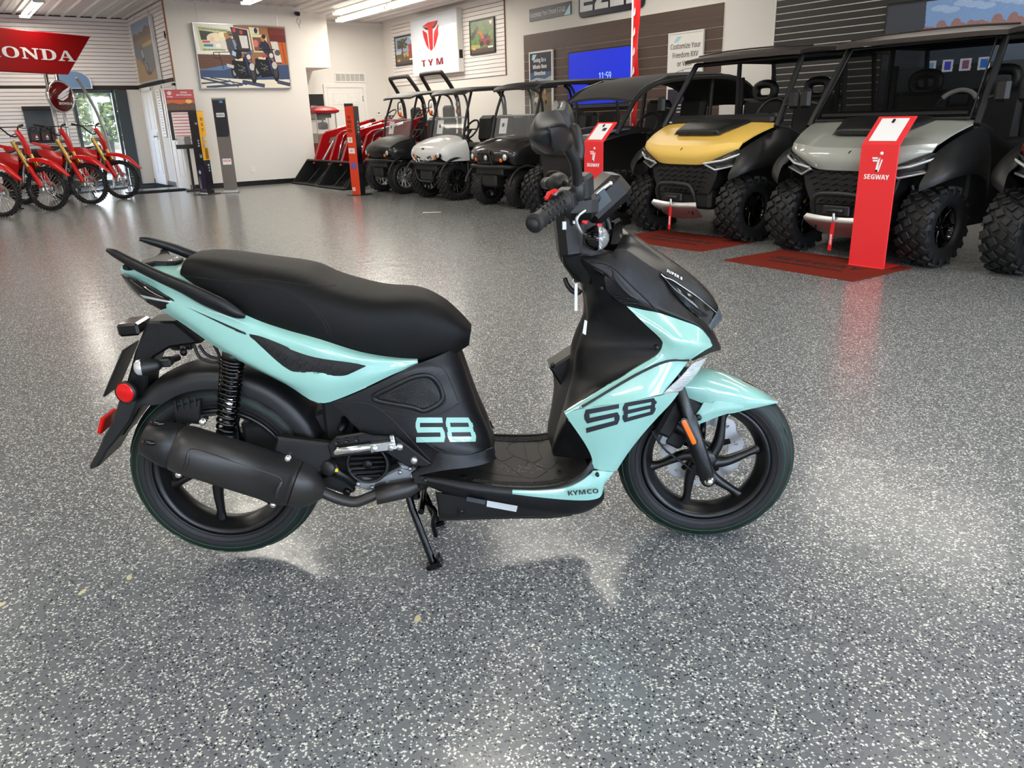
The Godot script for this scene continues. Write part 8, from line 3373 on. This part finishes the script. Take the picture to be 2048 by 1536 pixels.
func left_side() -> void:
	var st := B()
	# bikes: front contact points measured on the floor
	var heads := deg_to_rad(-(35.6 + 16.0))
	var proto := dirt_bike()
	var spots := [[Vector3(.80, 0, -14.25), "red motocross bike with gold forks farthest from the glazed door"], [Vector3(1.50, 0, -14.72), "red motocross bike with gold forks, third from the glazed door"], [Vector3(2.20, 0, -15.42), "red motocross bike with gold forks, second from the glazed door"], [Vector3(2.84, 0, -16.08), "red motocross bike with gold forks nearest the glazed door"]]
	for i in 4:
		var b: Node3D = proto
		if i:
			b = proto.duplicate()
			b.name = numbered("dirt_bike")
			add_child(b)
		b.set_meta("label", spots[i][1])
		b.rotation.y = heads
		b.position = spots[i][0] - b.basis * Vector3(.62, 0, 0)
	# brand stand
	var sg := thing("brand_stand", "red lettered banner and round winged emblem on grey poles with a curved arm", "sign stand", Vector3(2.38, 0, -18.5), deg_to_rad(33))
	st = B()
	var bo := [Vector2(-1.7, 3.03), Vector2(1.03, 3.03), Vector2(.32, 2.28), Vector2(-1.7, 2.28)]
	slab(st, bo, .10, Transform3D(Basis(), Vector3(0, 0, -.02)), .015)
	obj("banner", st, mat("banner_red", Color(.62, .02, .05), .42, 0.0, .35), sg)
	lettering("HONDA", .20, M.white_print, sg, Transform3D(Basis(), Vector3(-.47, 2.62, .084)), true, true, true, 1.85, .006)
	st = B()
	for x in [-.10, .14]:
		rod(st, Vector3(x, .0, -.05), Vector3(x, 2.3, -.05), .035, 12)
	obj("pole", st, M.alu, sg)
	st = B()
	tube(st, flow(pts_m([[.64, 2.24, -.1], [.86, 1.85, -.1], [1.02, 1.46, -.1], [1.14, .9, -.1], [1.15, .5, -.1], [1.08, .1, -.1], [1.04, .0, -.1]]), 5), .028, 10)
	obj("curved_arm", st, M.alu, sg)
	st = B()
	box(st, Vector3(.4, .015, -.08), Vector3(1.7, .03, .4), .006)
	obj("foot", st, M.steel_grey, sg)
	var em := Vector3(.06, 1.865, .06)
	st = B()
	lathe(st, [Vector2(.0001, .05), Vector2(.14, .045), Vector2(.24, .025), Vector2(.275, .0), Vector2(.275, -.04)], 40, Transform3D(Basis(Vector3(1, 0, 0), PI / 2), em))
	var disc := obj("emblem_disc", st, mat("emblem_red", Color(.36, .01, .03), .12), sg)
	st = B()
	lathe(st, [Vector2(.272, .0), Vector2(.285, .018), Vector2(.302, .012), Vector2(.305, -.05), Vector2(.26, -.05)], 40, Transform3D(Basis(Vector3(1, 0, 0), PI / 2), em))
	obj("chrome_ring", st, M.chrome, disc)
	for q in [[[-.12, -.02], [.02, .08], [.20, .17], [.17, .10], [.05, .03], [-.06, -.03]], [[-.14, -.05], [-.02, .0], [.17, .08], [.14, .03], [.0, -.04], [-.10, -.07]], [[-.10, -.08], [.0, -.05], [.13, .01], [.10, -.04], [-.02, -.10]]]:
		st = B()
		slab(st, q.map(func(p): return Vector2(p[0], p[1])), .006, Transform3D(Basis(), em + Vector3(0, .02, .046)))
		obj("wing_mark", st, M.white_print, disc)
	lettering("HONDA", .045, M.white_print, disc, Transform3D(Basis(), em + Vector3(.03, -.13, .048)), true, true, false, 1.3)
	# card columns
	var navy: Material = M.navy
	var orange := mat("card_orange", Color(.92, .26, .09), .4)
	var yel := mat("card_yellow", Color(.95, .70, .04), .4)
	var deep := mat("card_navy", Color(.05, .05, .11), .3)
	standee(Vector3(6.13, 0, -13.05), deg_to_rad(-17), 1.48, .235, "orange and navy three-sided display column before the tractor bucket", [
		[orange, ["'RE\nHIN\nGET.\nDID", -.02, 1.19, .046, M.ink_black, 1.0], [M.white_print, -.04, .93, .13, .09], ["ET", -.03, .93, .04, M.signal_red, 1.0], [M.white_print, -.02, .75, .17, .09], ["RS?", -.02, .75, .035, M.signal_red, 1.0], [mat("card_violet", Color(.48, .36, .62), .4), 0.0, .5, .16, .12], [M.white_print, -.05, .1, .08, .06], ["GO", -.05, .1, .02, M.ink_black, 1.0]],
		[deep],
		[deep, ["SO\nCO\nTO\nDU", .03, 1.14, .034, M.white_print, .9], [M.steel_grey, 0, .45, .2, .16]]])
	var flag := mat("flag_print", Color(.12, .10, .24), .4)
	standee(Vector3(4.25, 0, -15.75), deg_to_rad(-12), 1.50, .26, "navy and yellow three-sided display column beside the grey roll-up banner", [
		[deep, ["GO", .08, 1.28, .034, M.white_print, 1.0], ["THE\nIN\nNCE", .07, .93, .028, M.white_print, .8], ["54", .08, .70, .06, M.pale_blue, .8], [flag, 0, .28, .25, .5], ["*", -.03, .38, .12, M.white_print, 1.0], [M.white_print, 0, .05, .24, .09], [M.white_print, -.06, .22, .07, .22]],
		[deep],
		[deep, [yel, 0, 1.06, .25, .87], ["DO\nGE\nST", .02, 1.26, .058, M.ink_black, .8], [M.white_print, .02, 1.0, .17, .09], ["WI", .02, 1.0, .05, M.pale_blue, .9], [M.white_print, .02, .89, .17, .09], ["LE", .02, .89, .05, M.pale_blue, .9], [mat("bag_brown", Color(.30, .22, .16), .6), .05, .74, .12, .2], ["MO\nTO\nNE", .05, .48, .032, M.pale_blue, .9], ["E", .08, .08, .026, M.white_print, .9]]])
	# roll-up banner
	var ru := thing("rollup_banner", "narrow grey roll-up banner with a navy top and a white name plate", "banner", Vector3(4.66, 0, -15.62), deg_to_rad(-28))
	st = B()
	box(st, Vector3(0, .88, 0), Vector3(.25, 1.66, .012), .002)
	var pnl := obj("panel", st, mat("banner_grey", Color(.44, .41, .39), .5), ru)
	st = B()
	slab(st, [Vector2(-.115, 1.03), Vector2(.09, 1.03), Vector2(.115, 1.1), Vector2(.115, 1.68), Vector2(-.115, 1.68)], .003, Transform3D(Basis(), Vector3(0, 0, .006)))
	obj("navy_block", st, deep, pnl)
	st = B()
	box(st, Vector3(.04, 1.65, .0105), Vector3(.06, .035, .002))
	obj("corner_mark", st, mat("sky_blue", Color(.35, .6, .85), .4), pnl)
	st = B()
	slab(st, rounded(.15, .075, .012), .003, Transform3D(Basis(), Vector3(0, 1.42, .0095)))
	obj("mark_plate", st, M.white_print, pnl)
	lettering("EZGO", .04, M.ink_black, pnl, Transform3D(Basis(), Vector3(0, 1.42, .0135)), false, true, false, .95)
	st = B()
	slab(st, rounded(.16, .11, .01), .003, Transform3D(Basis(), Vector3(0, .58, .007)))
	obj("name_plate", st, M.white_print, pnl)
	lettering("VALOR", .04, M.signal_red, pnl, Transform3D(Basis(), Vector3(0, .595, .011)), false, true, false, .8)
	st = B()
	box(st, Vector3(0, .03, 0), Vector3(.30, .06, .12), .012)
	box(st, Vector3(0, 1.715, 0), Vector3(.26, .02, .02), .004)
	obj("base_case", st, M.alu, ru)
	# tractor leaflet stand
	var ts := thing("leaflet_stand", "tractor poster stand with red header, model list and leaflet tray on a black post", "poster stand", Vector3(4.28, 0, -16.80), deg_to_rad(-12))
	st = B()
	box(st, Vector3(0, .5, -.02), Vector3(.05, 1.0, .04), .006)
	box(st, Vector3(0, .015, .0), Vector3(.3, .03, .3), .006)
	obj("post", st, M.ink_black, ts)
	st = B()
	box(st, Vector3(.0, 1.45, 0), Vector3(.52, .93, .012), .002)
	obj("poster_board", st, M.ink_black, ts)
	st = B()
	box(st, Vector3(0, 1.83, .008), Vector3(.51, .16, .004))
	var hdr := obj("red_header", st, M.race_red, ts)
	tym_emblem(hdr, Vector3(-.18, 1.85, .011), .07, M.white_print)
	lettering("TYM", .024, M.white_print, hdr, Transform3D(Basis(), Vector3(-.18, 1.785, .012)), false, true, false, 1.5)
	lettering("TYM'S OUR\nMOST POPULAR MODELS", .028, M.white_print, hdr, Transform3D(Basis(), Vector3(.08, 1.84, .012)), false, true, false, .62)
	var su := blank(96, 40, Color8(214, 96, 36))
	paint(su, [[0, .4], [.2, .3], [.5, .45], [.8, .3], [1, .4], [1, 1], [0, 1]], Color8(82, 66, 40))
	spot(su, .8, .2, .12, .2, Color8(250, 190, 90))
	for i in 5:
		spot(su, .2 + i * .17, .75, .06, .15, Color8(130, 52, 36))
	st = B()
	sheet(st, Vector3(0, 1.64, .0075), Vector3(.5, 0, 0), Vector3(0, .2, 0))
	obj("sunset_print", st, print_of("sunset_print", su), ts)
	st = B()
	box(st, Vector3(-.03, 1.25, .012), Vector3(.34, .5, .006), .001)
	var lst := obj("model_list", st, M.white_print, ts)
	for i in 8:
		st = B()
		box(st, Vector3(-.03, 1.47 - i * .058, .0155), Vector3(.32, .014, .002))
		obj("list_bar", st, M.signal_red, lst)
	st = B()
	box(st, Vector3(0, .86, .06), Vector3(.42, .08, .14), .004)
	obj("tray", st, M.ink_black, ts)
	st = B()
	box(st, Vector3(0, .96, .10), Vector3(.40, .17, .006), .001)
	obj("tray_front", st, M.acrylic, ts)
	for i in 3:
		st = B()
		box(st, Vector3(-.11 + i * .13, .97, .07), Vector3(.11, .16, .01), .001, Basis(Vector3(1, 0, 0), -.12))
		obj("leaflet", st, [M.white_print, M.bag_brown, M.banner_grey][i], ts)
	# black door mats
	for q in [[Vector3(3.9, .006, -17.35), "long black door mat on the showroom floor nearer the bikes", 1.5, .62], [Vector3(3.98, .006, -19.3), "black entrance mat in front of the glazed door", .66, 1.5]]:
		st = B()
		box(st, Vector3.ZERO, Vector3(q[2], .012, q[3]), .004)
		var o := obj("door_mat", st, mat("mat_black", Color(.03, .03, .03), .95, 0.0, .2) if not M.has("mat_black") else M.mat_black)
		o.position = q[0]
		tag(o, q[1], "mat")
	# popcorn machine behind the corner
	var pc := thing("popcorn_machine", "red popcorn machine with a glass cabinet and hanging kettle on a red cart", "popcorn machine", Vector3(7.62, 0, -17.85))
	st = B()
	box(st, Vector3(0, .45, 0), Vector3(.5, .7, .45), .02)
	obj("cart_body", st, M.tractor_red, pc)
	for s in [-1, 1]:
		st = B()
		rod(st, Vector3(.2, .1, s * .26), Vector3(.2, .1, s * .3), .1, 18, .01)
		obj("cart_wheel", st, M.rubber, pc)
	st = B()
	for s in [-1, 1]:
		for z in [-1, 1]:
			box(st, Vector3(s * .235, 1.12, z * .21), Vector3(.02, .66, .02), .002)
	box(st, Vector3(0, .90, 0), Vector3(.5, .22, .45), .005)
	obj("cabinet_frame", st, M.alu, pc)
	st = B()
	box(st, Vector3(0, 1.2, .212), Vector3(.45, .45, .006))
	box(st, Vector3(-.235, 1.2, 0), Vector3(.006, .45, .4))
	obj("glass", st, M.pane, pc)
	st = B()
	lathe(st, [Vector2(.0001, 1.08), Vector2(.11, 1.09), Vector2(.12, 1.2), Vector2(.10, 1.24), Vector2(.0001, 1.25)], 20)
	rod(st, Vector3(0, 1.24, 0), Vector3(0, 1.44, 0), .015)
	box(st, Vector3(.0, 1.39, -.05), Vector3(.4, .1, .25), .01)
	obj("kettle", st, M.steel_grey, pc)
	st = B()
	var rf := []
	for q in [[.23, 1.43], [.30, 1.46], [.30, 1.50], [.22, 1.56], [.05, 1.60]]:
		rf.append([Vector3(-q[0], q[1], q[0]), Vector3(q[0], q[1], q[0]), Vector3(q[0], q[1], -q[0]), Vector3(-q[0], q[1], -q[0]), Vector3(-q[0], q[1], q[0])])
	skin(st, rf, false, -1)
	cap(st, rf[-1].slice(0, 4))
	obj("roof", st, M.tractor_red, pc)
	# tall red flag before the brown boards
	var fl := thing("feather_flag", "tall narrow red flag with white flame print before the brown boards", "flag", Vector3(9.0, 0, -9.2))
	st = B()
	rod(st, Vector3(0, 0, 0), Vector3(0, 3.2, 0), .014, 8)
	obj("pole", st, M.white_print, fl)
	st = B()
	box(st, Vector3(0, .012, 0), Vector3(.4, .024, .4), .005)
	obj("foot", st, M.ink_black, fl)
	st = B()
	var fg := []
	var n := 30
	for i in n + 1:
		var y := .55 + i * 2.6 / n
		fg.append([Vector3(0, y, .015), Vector3(.02 * sin(i * .7), y, .075), Vector3(.02 * cos(i * .5), y, .14)])
	shell(st, fg, Vector3(.003, 0, 0))
	var fc := obj("cloth", st, M.signal_red, fl)
	for i in 9:
		st = B()
		var y := .7 + i * .27
		slab(st, flow([Vector2(.02, y), Vector2(.06, y + .04), Vector2(.05, y + .12), Vector2(.03, y + .07)], 3, true), .002, Transform3D(WA, Vector3(-.022, 0, .02)))
		obj("flame_print", st, M.white_print, fc)
	# a strip of white tape and dry leaf crumbs on the floor
	st = B()
	box(st, Vector3.ZERO, Vector3(.25, .002, .04), 0.0)
	var tp := obj("tape_strip", st, M.white_print)
	tp.position = Vector3(5.55, .001, -9.55)
	tp.rotation.y = -.6
	tag(tp, "short strip of white tape on the floor in front of the golf carts", "tape")

func leaf_bits() -> void:
	var m := mat("dry_leaf", Color(.78, .74, .58), .7)
	var r := RandomNumberGenerator.new()
	r.seed = 17
	for p in [[258, 1155], [165, 1184], [4, 1210], [1472, 668], [836, 1238], [742, 1015]]:
		var d := ray(p[0], p[1])
		var at := EYE - d * (EYE.y / d.y)
		var st := B()
		var po := []
		for i in 7:
			var a := TAU * i / 7.0
			po.append(Vector2(cos(a) * .016, sin(a) * .009) * r.randf_range(.6, 1.1))
		slab(st, po, .0015, Transform3D(Basis(Vector3(1, 0, 0), -PI / 2), Vector3.ZERO))
		var o := obj("leaf_bit", st, m)
		o.position = Vector3(at.x, .0005, at.z)
		o.rotation.y = r.randf() * 6.0
		tag(o, "small pale dry leaf bit lying on the speckled floor", "leaf", "dry leaf bits on the floor")

func outdoors() -> void:
	var st := B()
	box(st, Vector3(4.0, -.15, -40.5), Vector3(60, .2, 40))
	struct("ground_outside", st, mat("ground_outside", Color(.46, .45, .36), .9))
	st = B()
	box(st, Vector3(1.5, -.15, 25.2), Vector3(60, .2, 40))
	struct("pavement_outside", st, mat("pavement", Color(.5, .5, .48), .9))
	var r := RandomNumberGenerator.new()
	r.seed = 99
	var leaf := mat("leaf", Color(.32, .38, .13), .6)
	leaf.vertex_color_use_as_albedo = true
	leaf.albedo_color = Color.WHITE
	leaf.backlight_enabled = true
	leaf.backlight = Color(.16, .17, .05)
	var bark := mat("bark", Color(.20, .16, .12), .9)
	for q in [[Vector3(4.6, -.05, -27.5), 5.2, "leafy yellow-green tree outside beyond the glazed door"], [Vector3(2.6, -.05, -33.5), 6.0, "larger dark green tree farther outside beyond the glazed door"]]:
		var t := thing("tree", q[2], "tree", q[0])
		st = B()
		tube(st, flow(pts_m([[0, 0, 0], [.1, 1.2, 0], [-.05, 2.4, .1], [.1, q[1] * .8, 0]]), 4), [.2, .19, .18, .17, .16, .15, .14, .13, .12, .1, .08, .06, .04], 8)
		obj("trunk", st, bark, t)
		st = B()
		for i in 9:
			var a := TAU * i / 9.0
			tube(st, flow(pts_m([[0, 1.1 + i * .3, 0], [cos(a) * .8, 1.5 + i * .32, sin(a) * .8], [cos(a) * 1.7, 1.7 + i * .36, sin(a) * 1.7]]), 3), .035, 5)
		obj("branches", st, bark, t)
		st = B()
		for i in 9000:
			var d := Vector3(r.randfn(), r.randfn(), r.randfn()).normalized() * pow(r.randf(), .45)
			var p: Vector3 = Vector3(d.x * 2.3, q[1] * .55 + d.y * q[1] * .48, d.z * 2.0)
			if p.y < .9:
				continue
			var s := r.randf_range(.06, .13)
			var bs := Basis.from_euler(Vector3(r.randf() * 6, r.randf() * 6, r.randf() * 6))
			var g := r.randf()
			st.set_color(Color(.06 + .16 * g, .08 + .13 * g, .018 + .03 * g))
			quad(st, p + bs * Vector3(-s, 0, 0), p + bs * Vector3(0, .02, s * .5), p + bs * Vector3(s, 0, 0), p + bs * Vector3(0, .02, -s * .5))
		obj("foliage", st, leaf, t).set_meta("kind", "stuff")

func _ready() -> void:
	rng.seed = 7
	view_axes()
	camera_and_light()
	materials()
	room()
	walls()
	outdoors()
	scooter()
	vehicles()
	left_side()
	leaf_bits()
